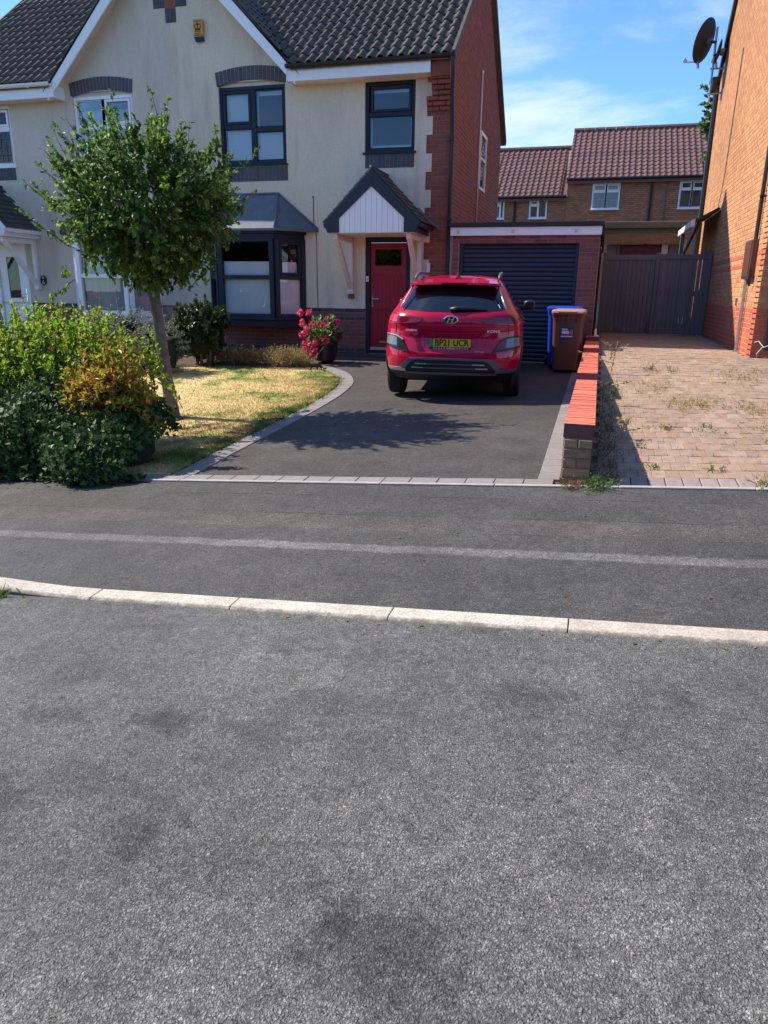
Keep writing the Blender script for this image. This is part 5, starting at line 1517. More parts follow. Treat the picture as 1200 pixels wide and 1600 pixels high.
# ------------------------------------------------------------------ bins
def bin_(label, bx, by, z, wid, dep, hgt, body, lid, rot, sticker=False, grp='wheelie bins beside the garage'):
    b = thing('wheelie_bin', label, 'bin', (bx, by, z), grp)
    cr, sr = math.cos(rot), math.sin(rot)
    def xf(v): return (bx+v[0]*cr-v[1]*sr, by+v[0]*sr+v[1]*cr, z+v[2])
    def T_(): return MB(xf)
    # body: tapered rounded box, y=0 front
    def ring(w, d, yo, zz, r=.05):
        pts = []
        for cx_, cy_, a0 in ((w/2-r, d-r, 0), (-w/2+r, d-r, 90), (-w/2+r, r, 180), (w/2-r, r, 270)):
            for k in range(5):
                a = R(a0+k*22.5); pts.append((cx_+r*math.cos(a), yo+cy_+r*math.sin(a), zz))
        return pts
    H_ = hgt
    levels = [(wid*.80, dep*.74, .05, .045), (wid*.82, dep*.76, .045, .09), (wid*.94, dep*.90, .015, H_*.80), (wid*.95, dep*.91, .012, H_*.86), (wid*.99, dep*.94, .0, H_*.90), (wid*1.0, dep*.95, -.004, H_*.925), (wid*1.03, dep*.97, -.015, H_*.93), (wid*1.03, dep*.97, -.015, H_*.955)]
    m = T_(); vs = []
    for w_, d_, yo, zz in levels: vs += ring(w_, d_, yo, zz)
    n = 20; k = len(levels)
    fs = [(i*n+j, i*n+(j+1) % n, (i+1)*n+(j+1) % n, (i+1)*n+j) for i in range(k-1) for j in range(n)]+[tuple(range(n-1, -1, -1)), tuple((k-1)*n+j for j in range(n))]
    m.add(vs, fs); m.build('body', body, b, auto=True)
    m = T_(); lv = [(wid*1.05, dep*1.0, -.03, H_*.958), (wid*1.06, dep*1.01, -.035, H_*.985), (wid*1.0, dep*.95, -.005, H_*1.008), (wid*.8, dep*.75, .09, H_*1.022)]
    vs = []
    for w_, d_, yo, zz in lv: vs += ring(w_, d_, yo, zz, .06)
    k = len(lv); fs = [(i*n+j, i*n+(j+1) % n, (i+1)*n+(j+1) % n, (i+1)*n+j) for i in range(k-1) for j in range(n)]+[tuple(range(n-1, -1, -1)), tuple((k-1)*n+j for j in range(n))]
    m.add(vs, fs); ld = m.build('lid', lid, b, auto=True)
    m = T_(); m.box(-wid*.46, -wid*.30, -.055, -.02, H_*.955, H_*.975); m.box(wid*.30, wid*.46, -.055, -.02, H_*.955, H_*.975); m.build('lid_grip', lid, ld, bevel=.008)
    m = T_(); m.tube([(-wid*.48, dep*1.03, H_*.96), (wid*.48, dep*1.03, H_*.96)], .018, 8); m.build('handle', body, b, auto=True)
    m = T_(); m.box(-wid*.30, -wid*.28, -.018, .02, H_*.80, H_*.925); m.box(wid*.28, wid*.30, -.018, .02, H_*.80, H_*.925); m.box(-.01, .01, -.018, .02, H_*.80, H_*.925); m.build('rib', body, b)
    for sx in (-1, 1):
        m = T_(); m.lathe([(.03, -.025), (.095, -.025), (.10, -.01), (.10, .01), (.095, .025), (.03, .025)], (sx*wid*.47, dep*.86, .10), 18, 'x'); m.build('wheel', 'black', b, auto=True)
    m = T_(); m.tube([(-wid*.46, dep*.86, .10), (wid*.46, dep*.86, .10)], .012, 6); m.build('axle', 'black', b)
    if sticker:
        t_ = .031/(H_*.71)
        def sb(x0_, x1_, z0_, z1_, p):
            y0_, y1_ = .045-t_*z0_-p, .045-t_*z1_-p
            return [(x0_, y0_, z0_), (x1_, y0_, z0_), (x1_, y0_+.01, z0_), (x0_, y0_+.01, z0_), (x0_, y1_, z1_), (x1_, y1_, z1_), (x1_, y1_+.01, z1_), (x0_, y1_+.01, z1_)]
        m = T_(); m.hexa(sb(-.115, .095, .555, .725, .006)); st = m.build('label', 'sticker', b)
        m = T_(); m.hexa(sb(-.085, .03, .62, .672, .008)); m.hexa(sb(-.085, .005, .685, .703, .008)); m.hexa(sb(-.095, .085, .572, .592, .008)); m.build('label_print', 'sticker_w', st)
        m = T_(); m.hexa(sb(.035, .065, .625, .668, .008)); m.hexa(sb(.07, .09, .60, .69, .0075)); m.build('label_mark', 'mortar', st)
    return b
bin_('brown wheelie bin with a purple sticker, in front by the low wall', -.462, 12.46, G(-.46, 12.7), .505, .60, .985, 'bin_brown', 'bin_brown_lid', R(-2), True)
bin_('blue wheelie bin half hidden behind the brown one', -.55, 13.12, G(-.5, 13.2)-.0, .56, .62, 1.01, 'bin_blue', 'bin_blue', R(2))

# ------------------------------------------------------------------ cat silhouette
def cat():
    o = [(0, .07), (.015, .095), (.02, .125), (.035, .108), (.055, .108), (.068, .125), (.075, .10), (.09, .092), (.16, .098), (.22, .102), (.265, .098), (.295, .07), (.32, .045), (.345, .03), (.36, .036), (.355, .05), (.372, .052), (.385, .036), (.375, .018), (.35, .008), (.32, .02), (.30, .035),
         (.29, .02), (.292, -.005), (.275, -.005), (.268, .025), (.25, .04), (.225, .03), (.22, -.004), (.20, -.004), (.198, .035), (.15, .042), (.115, .035), (.095, .0), (.09, -.012), (.072, -.012), (.075, .01), (.08, .035), (.06, .05), (.04, .05), (.02, .052), (.005, .06)]
    z = G(-4.55, 11.85)+.045
    m = MB(); m.prism([(-4.72+x*.97, z+y) for x, y in o], 'y', 11.847, 11.851)
    m.tube([(-4.62, 11.849, z), (-4.62, 11.849, z-.09)], .003, 5); m.tube([(-4.47, 11.849, z), (-4.47, 11.849, z-.09)], .003, 5)
    c = m.build('cat_ornament', 'black')
    tag(c, 'flat black metal cat silhouette standing at the lawn edge', 'garden ornament')
    m = MB(); n = 10
    m.prism([(-4.69+.006*math.cos(6.283*i/n), z+.083+.006*math.sin(6.283*i/n)) for i in range(n)], 'y', 11.844, 11.8466)
    e = m.build('eye', 'leaf_straw'); e.parent = c; e.matrix_parent_inverse = Matrix.Translation(-Vector(c.location))
cat()
# ------------------------------------------------------------------ plants
def up_mix(n, w, base=(0, 0, 1)):
    return unit(rdir(n)+np.array(base)*w)
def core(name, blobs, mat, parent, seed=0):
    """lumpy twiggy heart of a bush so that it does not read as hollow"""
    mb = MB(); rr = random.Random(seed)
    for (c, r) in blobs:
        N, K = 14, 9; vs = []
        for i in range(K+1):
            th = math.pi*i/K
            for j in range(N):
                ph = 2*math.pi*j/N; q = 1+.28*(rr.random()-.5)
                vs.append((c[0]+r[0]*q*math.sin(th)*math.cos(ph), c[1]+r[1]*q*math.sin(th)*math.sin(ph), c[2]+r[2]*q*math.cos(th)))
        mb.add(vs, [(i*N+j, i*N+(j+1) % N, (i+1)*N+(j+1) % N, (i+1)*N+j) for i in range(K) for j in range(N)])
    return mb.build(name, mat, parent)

def stems_leaves(starts, tips, per, size, kind, spread=.035, lo=.3, droop=.0, whorl=False):
    """leaves set along stems; returns P,D,N,size"""
    P = []; D = []; N = []; Sz = []
    for a, b in zip(starts, tips):
        a = np.array(a); b = np.array(b); L = b-a; ln = np.linalg.norm(L); d = L/ln
        n = max(3, int(per*rng.uniform(.8, 1.2)))
        t = lo+(1-lo)*np.sort(rng.uniform(0, 1, n))
        p = a+t[:, None]*L + rng.normal(0, spread*.3, (n, 3))
        out = unit(rng.normal(size=(n, 3)) - (rng.normal(size=(n, 3))@d)[:, None]*d)
        dd = unit(out+d*rng.uniform(.35, 1.0, (n, 1)) - np.array([0, 0, droop]))
        P.append(p); D.append(dd); N.append(unit(d*.9+rng.normal(0, .45, (n, 3))+np.array([0, 0, .5])))
        Sz.append(size*rng.uniform(.65, 1.2, n)*(1.05-.35*t))
    return np.concatenate(P), np.concatenate(D), np.concatenate(N), np.concatenate(Sz)

# ---- the small round tree on the lawn
def garden_tree():
    bx, by = -5.06, 8.15
    bz = G(bx, by)
    t = thing('tree', 'small round headed tree with grey trunk on the dry front lawn', 'tree', (bx, by, bz))
    tr = [(bx, by, bz-.1), (bx+.005, by-.02, bz+.04), (bx+.005, by-.05, bz+.3), (bx+.0, by-.12, bz+.75), (bx+.015, by-.2, bz+1.2), (bx+.03, by-.28, bz+1.62)]
    m = MB(); pts = [Vector(p) for p in tr]
    rr = [.130, .098, .078, .071, .067, .070]
    N = 14; vs = []
    dense = []; dr = []
    for i in range(len(pts)-1):
        for k in range(5):
            dense.append(pts[i].lerp(pts[i+1], k/5)); dr.append(rr[i]+(rr[i+1]-rr[i])*k/5)
    dense.append(pts[-1]); dr.append(rr[-1])
    for p, r in zip(dense, dr):
        for j in range(N):
            a = 2*math.pi*j/N; q = r*(1+rnd.uniform(-.07, .07)); vs.append((p.x+q*math.cos(a), p.y+q*math.sin(a), p.z))
    k = len(dense); m.add(vs, [(i*N+j, i*N+(j+1) % N, (i+1)*N+(j+1) % N, (i+1)*N+j) for i in range(k-1) for j in range(N)])
    m.build('trunk', 'bark', t, smooth=True)
    fork = np.array(tr[-1]); C = np.array([-4.96, 7.80, 2.32]); RA = np.array([1.10, 1.10, .84])
    limbs = []; subs = []
    lm = MB()
    for i in range(11):
        a = 2*math.pi*i/11+rng.uniform(-.25, .25); el = rng.uniform(.25, 1.3)
        d = np.array([math.cos(a)*math.cos(el), math.sin(a)*math.cos(el), math.sin(el)])
        end = C+d*RA*.62
        mid = fork+(end-fork)*.5+np.array([0, 0, .10])+rng.normal(0, .05, 3)
        lm.tube([fork-np.array([0, 0, .08]), mid, end], [.026, .017, .008], 6, cap=False); limbs += [mid, end, fork*.4+mid*.6, (mid+end)/2]
    lm.build('limb', 'bark', t, smooth=True)
    A = []; B = []; limbs = np.array(limbs)
    # shell twigs
    for i in range(430):
        d = rdir(1)[0]
        if d[2] < -.5: d[2] *= .6; d /= np.linalg.norm(d)
        if d[2] > .15 and d[0] < .1 and rng.random() < .22: continue
        r = rng.uniform(.72, 1.0)
        e = C+d*RA*r
        if e[2] < 1.45: e[2] = 1.45+rng.uniform(0, .2)
        s = C+d*RA*(r*rng.uniform(.30, .6))+rng.normal(0, .08, 3)
        e = e+np.array([0, 0, .08])
        A.append(s); B.append(e)
    for i in range(150):
        a = rng.uniform(0, 6.283); q = rng.uniform(.05, .75); e = np.array([C[0]+RA[0]*q*math.cos(a), C[1]+RA[1]*q*math.sin(a), 1.42+.5*q*q+rng.uniform(0, .28)])
        A.append(e+np.array([rng.normal(0, .15), rng.normal(0, .15), .38])); B.append(e)
    # thinner in the upper left so the wall shows; long shoots that break the outline
    shoots = []
    for i in range(125):
        a = rng.uniform(0, 2*math.pi); el = rng.uniform(-.1, 1.45)
        d = np.array([math.cos(a)*math.cos(el), math.sin(a)*math.cos(el), math.sin(el)])
        s = C+d*RA*rng.uniform(.6, .85); L = rng.uniform(.22, .5)
        if d[0] < -.3: L *= 1.2
        dd = d*np.array([.9, .9, .6])+np.array([0, 0, .75]); dd /= np.linalg.norm(dd)
        A.append(s); B.append(s+dd*L+0*d)
    for (x0, z0, x1, z1) in ((-5.9, 2.5, -6.36, 3.30), (-5.95, 2.3, -6.42, 2.72), (-5.8, 1.95, -6.46, 2.40), (-5.85, 1.8, -6.58, 2.22), (-5.9, 1.75, -6.38, 1.62), (-5.95, 1.6, -6.2, 1.38), (-4.55, 2.9, -4.60, 3.42), (-4.95, 3.0, -4.92, 3.62), (-5.6, 2.9, -5.72, 3.42), (-5.9, 2.7, -6.10, 3.2), (-4.2, 2.8, -4.12, 3.2), (-4.05, 2.6, -3.72, 3.0), (-4.1, 2.3, -3.58, 2.52)):
        A.append(np.array([x0, 7.8+rng.uniform(-.4, .4), z0])); B.append(np.array([x1, 7.75+rng.uniform(-.35, .35), z1]))
    tm = MB()
    for s, e in zip(A, B):
        m_ = (np.array(s)+np.array(e))/2+rng.normal(0, .025, 3); tm.tube([s, m_, e], [.006, .0045, .0025], 3, cap=False)
    tm.build('twigs', 'twig', t, kind='stuff')
    P, D, N_, Sz = stems_leaves(A, B, 27, .074, 'ovate', lo=.12, droop=.35)
    foliage('crown', P, D, N_, Sz, 'ovate', 'leaf_tree', t)
garden_tree()

# ---- hedge bank at the front left: lime shrub, orange shrub and ivy
def lime_shrub():
    t = thing('shrub', 'bright lime green leafy shrub at the far left of the front hedge', 'shrub', (-5.9, 6.5, -.2))
    A = []; B = []
    for i in range(820):
        x = rng.uniform(-8.2, -4.55); y = rng.uniform(5.95, 7.1)
        zt = 1.12+.10*math.sin(x*2.1)+.08*math.sin(x*5.3+1)+rng.uniform(-.35, .16)
        if x > -4.95: zt -= .22
        zt -= max(0, (6.35-y))*.75
        A.append((x+rng.normal(0, .12), y+rng.normal(0, .10), zt-rng.uniform(.5, .8))); B.append((x+rng.normal(0, .1), y+rng.normal(0, .1)-.04, zt))
    for (x, zt) in ((-5.12, 1.44), (-4.80, 1.40), (-5.75, 1.33), (-4.98, 1.30), (-6.1, 1.38), (-4.62, 1.2), (-5.35, 1.32)):
        A.append((x+.04, 6.3, .7)); B.append((x, 6.25, zt))
    tm = MB()
    for s, e in zip(A, B): tm.tube([s, e], [.006, .003], 3, cap=False)
    tm.build('stems', 'twig', t, kind='stuff')
    P, D, N, Sz = stems_leaves(A, B, 30, .068, 'ovate', lo=.1)
    foliage('foliage', P, D, N, Sz, 'ovate', 'leaf_lime', t)
    # bronze young tips
    idx = rng.choice(len(B), 110); b = np.array(B)[idx]
    P = np.repeat(b, 5, 0)+rng.normal(0, .012, (550, 3)); D = up_mix(550, 1.2); foliage('bronze_tips', P, D, rdir(550), rng.uniform(.03, .055, 550), 'lance', 'leaf_red', t, 'stuff')
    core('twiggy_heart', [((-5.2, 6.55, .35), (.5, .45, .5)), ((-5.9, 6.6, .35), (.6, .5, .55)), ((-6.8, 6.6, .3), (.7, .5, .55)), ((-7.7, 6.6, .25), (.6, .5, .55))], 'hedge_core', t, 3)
lime_shrub()
def orange_shrub():
    t = thing('shrub', 'orange and yellow tinted shrub growing out of the ivy', 'shrub', (-4.5, 6.25, -.1))
    A = []; B = []
    C = np.array([-4.42, 5.98, .50])
    for i in range(260):
        d = rdir(1)[0]; d[2] = abs(d[2])*1.1-.5
        e = C+d*np.array([.52, .42, .56])*rng.uniform(.75, 1.05); s = C+d*np.array([.3, .25, .25])*rng.uniform(.2, .7)
        A.append(s); B.append(e)
    for x, z in ((-4.38, 1.0), (-4.17, 1.02), (-4.30, .92), (-4.5, .88), (-4.05, .82), (-4.75, .80), (-4.1, .95), (-4.22, 1.08), (-4.35, 1.06), (-3.98, .70), (-3.95, .58), (-4.62, .95), (-4.85, .72), (-4.0, .9)):
        A.append((x, 5.98, .55)); B.append((x+.02, 5.95, z))
    P, D, N, Sz = stems_leaves(A, B, 26, .095, 'lance', lo=.35)
    tm = MB()
    for s, e in zip(A, B): tm.tube([s, e], [.006, .003], 3, cap=False)
    tm.build('stems', 'twig', t, kind='stuff')
    foliage('foliage', P, D, N, Sz, 'lance', 'leaf_orange', t)
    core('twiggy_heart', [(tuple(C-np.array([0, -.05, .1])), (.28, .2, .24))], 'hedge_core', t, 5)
orange_shrub()
def ivy():
    t = thing('ivy', 'dark green ivy mound spilling onto the pavement edge', 'ivy', (-5.2, 5.9, -.2))
    n = 36000
    x = rng.uniform(-8.6, -3.92, n); u = rng.uniform(0, 1, n)
    def top(x): return .52+.10*np.sin(x*2.3+.5)+.06*np.sin(x*6.1)-np.clip((x+4.18)/.32, 0, 1)**2*.45
    zt = np.maximum(top(x), -.05)
    zb = .13+.067*x-.02
    a = u*math.pi*.62   # 0 at the front foot, up and over
    yf = 5.50+.05*np.sin(x*3.3)+.04*np.sin(x*9)
    z = zb+(zt-zb)*np.sin(np.minimum(a, math.pi/2)*1.0)
    y = yf+.62*(1-np.cos(a))+.10*np.sin(a*3+x*2)
    bul = .10*np.sin(2*a)*np.sin(x*2.9)+.05*np.sin(x*7+z*9)
    y = y-.14*np.sin(2*a)-bul
    P = np.stack([x, y, z], 1)+rng.normal(0, .035, (n, 3))
    P[:, 2] = np.maximum(P[:, 2], zb+.01)
    out = np.stack([np.clip((x+4.4)*1.5, 0, 1.2), -np.cos(a)-.15, np.sin(a)*.8+.1], 1)
    N = unit(out+rng.normal(0, .8, (n, 3)))
    D = unit(np.stack([rng.normal(0, .8, n), rng.normal(-.2, .3, n), rng.normal(-.75, .5, n)], 1))
    foliage('foliage', P, D, N, rng.uniform(.03, .068, n), 'ivy', 'leaf_ivy', t)
    ii = rng.choice(n, 2600); jj = ii[(np.sin(P[ii, 0]*4.1)+np.sin(P[ii, 2]*11+1)) > .1]; kk = len(jj)
    foliage('young_and_lit_leaves', P[jj]+N[jj]*.03, D[jj], N[jj], rng.uniform(.03, .06, kk), 'ivy', 'leaf_weed', t)  # lighter leaves: young growth, and sunlit highlights put into the leaf colour
    # trailing ends on the ground
    k = 900; xx = rng.uniform(-6.2, -3.7, k); yy = 5.50-np.abs(rng.normal(0, .07, k)); P = np.stack([xx, yy, .13+.067*xx+.015+rng.uniform(0, .05, k)], 1)
    foliage('trailing_leaves', P, unit(np.stack([rng.normal(0, 1, k), -np.abs(rng.normal(0, 1, k)), rng.normal(0, .2, k)], 1)), up_mix(k, 1.2), rng.uniform(.03, .06, k), 'ivy', 'leaf_ivy', t)
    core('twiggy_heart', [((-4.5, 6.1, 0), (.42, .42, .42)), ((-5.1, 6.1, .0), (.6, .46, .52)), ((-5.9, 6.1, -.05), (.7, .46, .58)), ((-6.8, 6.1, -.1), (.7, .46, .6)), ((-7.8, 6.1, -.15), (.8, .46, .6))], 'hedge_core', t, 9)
ivy()

def bush(name, label, C, RA, n, size, kind, mat, floor, seed, stems=120, trunk=False, group=None, coremat='hedge_core', flat=.0):
    t = thing(name, label, 'shrub', (C[0], C[1], floor), group)
    C = np.array(C); RA = np.array(RA); A = []; B = []
    for i in range(stems):
        d = rdir(1)[0]; d[2] = d[2]*.9+.15
        r = rng.uniform(.7, 1.05)
        e = C+d*RA*r; e[2] = max(e[2], floor+.05)
        A.append(C+d*RA*r*.45+rng.normal(0, .05, 3)); B.append(e)
    tm = MB()
    for s, e in zip(A, B): tm.tube([s, e], [.005, .003], 3, cap=False)
    if trunk:
        for i in range(6):
            x, y = C[0]+rng.uniform(-.25, .25), C[1]+rng.uniform(-.2, .2); tm.tube([(x, y, floor-.05), (x+rng.uniform(-.1, .1), y, floor+.35), (x+rng.uniform(-.3, .3), y+rng.uniform(-.2, .2), C[2])], [.03, .025, .012], 5, cap=False)
    tm.build('stems', 'twig', t, kind='stuff')
    P, D, N, Sz = stems_leaves(A, B, n/stems, size, kind, lo=.1)
    foliage('foliage', P, D, N, Sz, kind, mat, t)
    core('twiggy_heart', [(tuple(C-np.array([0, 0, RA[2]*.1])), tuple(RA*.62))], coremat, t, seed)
    return t
bush('shrub', 'silver grey leaved shrub behind the lawn tree', (-8.25, 11.7, .55), (.95, .75, .66), 9000, .05, 'ovate', 'leaf_grey', .0, 21, 260)
bush('shrub', 'silver grey leaved shrub nearer the tree trunk', (-7.2, 11.3, .55), (.55, .55, .55), 4500, .05, 'ovate', 'leaf_grey', .05, 22, 150)
bush('shrub', 'dark laurel shrub with yellow green top beside the bay window', (-6.95, 12.35, .74), (.60, .55, .62), 5200, .10, 'ovate', 'leaf_laurel', .2, 23, 150, trunk=True)
# tall thin flower stem by the neighbour's bay
def flower_spike():
    t = thing('plant', 'thin flowering stem with purple heads before the neighbour bay', 'plant', (-8.9, 12.3, .2))
    m = MB(); A = []; B = []
    for i in range(7):
        x = -8.9+rng.uniform(-.35, .5); A.append((x, 12.3, .3)); B.append((x+rng.uniform(-.1, .1), 12.25, 1.35+rng.uniform(0, .4)))
    for s, e in zip(A, B): m.tube([s, e], [.006, .003], 4, cap=False)
    m.build('stems', 'leaf_weed', t)
    P, D, N, Sz = stems_leaves(A, B, 40, .05, 'lance', lo=.3); foliage('foliage', P, D, N, Sz, 'lance', 'leaf_grey', t)
    b = np.repeat(np.array(B)[:4], 6, 0)+rng.normal(0, .025, (24, 3)); foliage('flower', b, rdir(24), rdir(24), np.full(24, .022), 'petal', 'petal2', t, 'stuff')
flower_spike()

# ---- dried bed along the bay
def dead_bed():
    t = thing('plant', 'low row of dried brown plants under the bay window', 'plant', (-6.0, 12.7, .25))
    n = 420; A = np.stack([rng.uniform(-7.0, -5.25, n), rng.uniform(12.25, 13.0, n), np.full(n, .23)], 1)
    B = A+np.stack([rng.normal(0, .10, n), rng.normal(0, .08, n), rng.uniform(.06, .30, n)], 1)
    m = MB()
    for s, e in zip(A, B): m.tube([s, e], [.004, .002], 3, cap=False)
    m.build('stems', 'leaf_dead', t, kind='stuff')
    P, D, N, Sz = stems_leaves(A, B, 9, .055, 'lance', lo=.2); foliage('foliage', P, D, N, Sz, 'lance', 'leaf_dead', t)
    t = thing('plant', 'pale straw coloured dried clump left of the flower pot', 'plant', (-5.1, 12.5, .24))
    n = 380; A = np.stack([rng.normal(-5.28, .16, n), rng.normal(12.5, .12, n), np.full(n, .21)], 1)
    B = A+np.stack([rng.normal(-.03, .12, n), rng.normal(0, .09, n), rng.uniform(.08, .36, n)], 1)
    m = MB()
    for s, e in zip(A, B): m.tube([s, e], [.003, .0015], 3, cap=False)
    m.build('stems', 'leaf_straw', t, kind='stuff')
    P, D, N, Sz = stems_leaves(A, B, 11, .045, 'lance', lo=.2); foliage('foliage', P, D, N, Sz, 'lance', 'leaf_straw', t)
dead_bed()

# ---- flower pot
def flower_pot():
    t = thing('flower_pot', 'dark pot with pink and magenta flower clusters beside the step', 'flower pot', (-4.77, 12.95, .27))
    m = MB(); m.lathe([(.14, .0), (.20, .02), (.225, .28), (.24, .30), (.24, .34), (.215, .34), (.20, .30)], (-4.77, 12.95, .27), 28); m.build('pot', 'potmat', t, auto=True)
    A = []; B = []; C = np.array([-4.80, 12.92, .74])
    for i in range(70):
        d = rdir(1)[0]; d[2] = d[2]*.8+.15
        e = C+d*np.array([.34, .28, .36]); A.append(np.array([-4.78, 12.94, .55])+rng.normal(0, .06, 3)); B.append(e)
    tm = MB()
    for s, e in zip(A, B): tm.tube([s, e], [.006, .004], 4, cap=False)
    tm.build('stems', 'leaf_weed', t, kind='stuff')
    P, D, N, Sz = stems_leaves(A, B, 11, .115, 'ovate', lo=.25); foliage('foliage', P, D, N, Sz, 'ovate', 'leaf_pot', t)
    # blooms: pixel-measured positions around the plant
    pos = [(-5.13, 1.13, .05), (-4.95, 1.14, .045), (-5.09, .96, .06), (-4.88, .94, .06), (-4.72, .92, .065), (-4.98, .83, .055), (-5.08, .75, .055), (-5.02, .60, .075), (-4.83, .62, .07), (-4.68, .66, .075), (-5.05, .48, .07), (-4.87, .50, .075), (-4.85, .40, .06)]
    pos2 = [(-4.60, .98, .08), (-4.72, 1.0, .065), (-4.55, .80, .07), (-4.50, .70, .06), (-4.63, .86, .05)]
    for lst, mt, y in ((pos, 'petal', 12.62), (pos2, 'petal2', 12.98)):
        for (x, z, r) in lst:
            k = 60; d = rdir(k); c = np.array([x, y+rng.uniform(-.05, .05), z]); P = c+d*r*rng.uniform(.55, 1.0, (k, 1))
            foliage('bloom', P, unit(rdir(k)+d*.2), d+rng.normal(0, .3, (k, 3)), rng.uniform(.03, .045, k), 'petal', mt, t)
flower_pot()

# ---- weeds
def tuft(label, cx, cy, rad, n, h, mat, kind='lance', lean=.6, sz=.034, per=5, name='weed'):
    t = thing(name, label, 'weed', (cx, cy, G(cx, cy)), 'weeds on the block paved drive')
    A = np.stack([rng.normal(cx, rad*.5, n), rng.normal(cy, rad*.8, n), np.zeros(n)], 1); A[:, 2] = [G(a, b) for a, b in A[:, :2]]
    B = A+np.stack([rng.normal(0, lean*h, n), rng.normal(0, lean*h, n), rng.uniform(.3, 1, n)*h], 1)
    P, D, N, Sz = stems_leaves(A, B, per, sz, kind, lo=.05); foliage('foliage', P, D, N, Sz, kind, mat, t)
    m = MB()
    for s, e in zip(A, B): m.tube([s, e], [.0022, .0012], 3, cap=False)
    m.build('stems', mat, t, kind='stuff')
def weeds():
    W = [('dark green weed clump near the top of the paved drive', .72, 10.6, .10, 16, .12, 'leaf_weed'), ('small green weed right of the dark clump', 1.0, 10.5, .09, 10, .09, 'leaf_weed'),
         ('large straw coloured grass tuft in the middle of the paved drive', 1.05, 8.35, .24, 110, .06, 'leaf_straw'), ('pale dry grass patch right of the large tuft', 1.62, 8.2, .26, 70, .05, 'leaf_straw'),
         ('flat dark weed in front of the straw tuft', .72, 7.3, .08, 12, .04, 'leaf_weed'), ('flat weed right of centre on the paved drive', 1.05, 7.35, .09, 14, .035, 'leaf_weed'),
         ('green sprig beside the wall shadow', .44, 6.6, .035, 8, .05, 'leaf_weed'), ('green sprig at the front of the paved drive', .52, 6.0, .04, 9, .04, 'leaf_weed'),
         ('green weed row near the front edge setts', .98, 5.95, .07, 12, .035, 'leaf_weed'), ('grass tuft at the far right pavement edge', 1.30, 5.58, .10, 70, .08, 'leaf_straw'),
         ('green weed at the foot of the wall pier', .10, 5.50, .09, 80, .10, 'leaf_weed'), ('dry grass along the right house base', 1.9, 10.2, .5, 120, .04, 'leaf_straw'),
         ('dry grass on the right part of the paved drive', 1.7, 7.2, .45, 70, .035, 'leaf_straw'), ('thin dry grass left of the middle tuft', .75, 9.3, .3, 60, .035, 'leaf_straw'), ('bronze weed scraps by the pier foot', -.08, 5.49, .09, 40, .05, 'leaf_dead')]
    for w in W: tuft(*w)
    # tall weeds in the shade strip by the wall
    t = thing('weed', 'dense dry weeds growing along the shaded side of the low wall', 'weed', (.17, 6.6, .15))
    n = 240; A = np.stack([rng.uniform(.07, .24, n), 5.55+rng.uniform(0, 1, n)**1.4*4.0, np.zeros(n)], 1); A[:, 2] = [G(a, b) for a, b in A[:, :2]]
    B = A+np.stack([rng.normal(.02, .05, n), rng.normal(0, .07, n), rng.uniform(.02, .12, n)], 1)
    P, D, N, Sz = stems_leaves(A, B, 8, .032, 'lance', lo=.05); foliage('foliage', P[:1100], D[:1100], N[:1100], Sz[:1100], 'lance', 'leaf_weed', t); foliage('dry_foliage', P[1100:], D[1100:], N[1100:], Sz[1100:], 'lance', 'leaf_dead', t)
    for (x, y, h, lb) in ((.22, 10.2, .42, 'tall pale weed stalk beside the middle of the wall'), (.20, 8.3, .28, 'leafy green weed stalk beside the wall'), (.30, 6.9, .20, 'dried seed head weed in the wall shadow')):
        t = thing('weed', lb, 'weed', (x, y, G(x, y))); z = G(x, y)
        A = [(x, y, z)]+[(x+rng.normal(0, .01), y, z+h*u) for u in (.35, .5, .65, .8)]; B = [(x+.05, y, z+h)]+[(x+rng.normal(0, .12), y+rng.normal(0, .1), z+h*u) for u in (.7, .8, .95, 1.02)]
        m = MB()
        for s, e in zip(A, B): m.tube([s, e], [.006, .003], 4, cap=False)
        m.build('stems', 'leaf_straw', t)
        P, D, N, Sz = stems_leaves(A, B, 16, .045, 'lance', lo=.2); foliage('foliage', P, D, N, Sz, 'lance', 'leaf_weed' if 'green' in lb else 'leaf_straw', t)
    # joints: short moss and dry shoots over the paving
    n = 3400; x = rng.uniform(.3, 2.8, n); y = 5.85+rng.uniform(0, 1, n)**1.2*6.5
    den = np.sin(x*3.1+1)*np.sin(y*1.7)+rng.normal(0, .6, n); kp = den > .15; x = x[kp]; y = (np.round((y[kp]-5.76)/.2015)*.2015)+5.76+rng.normal(0, .012, kp.sum()); k = len(x)
    P = np.stack([x, y, [G(a, b)-.005 for a, b in zip(x, y)]], 1)
    foliage('joint_grass', P, up_mix(k, .7), rdir(k), rng.uniform(.015, .045, k), 'blade', 'leaf_straw', None, 'stuff')
    t = thing('weed', 'small green grass clump at the far left kerb', 'weed', (-3.05, 3.02, -.13))
    n = 160; P = np.stack([rng.normal(-3.10, .06, n), rng.normal(3.02, .03, n), np.full(n, G(-3.1, 3.0))], 1); foliage('blades', P, up_mix(n, .8), rdir(n), rng.uniform(.03, .075, n), 'blade', 'leaf_weed', t)
weeds()

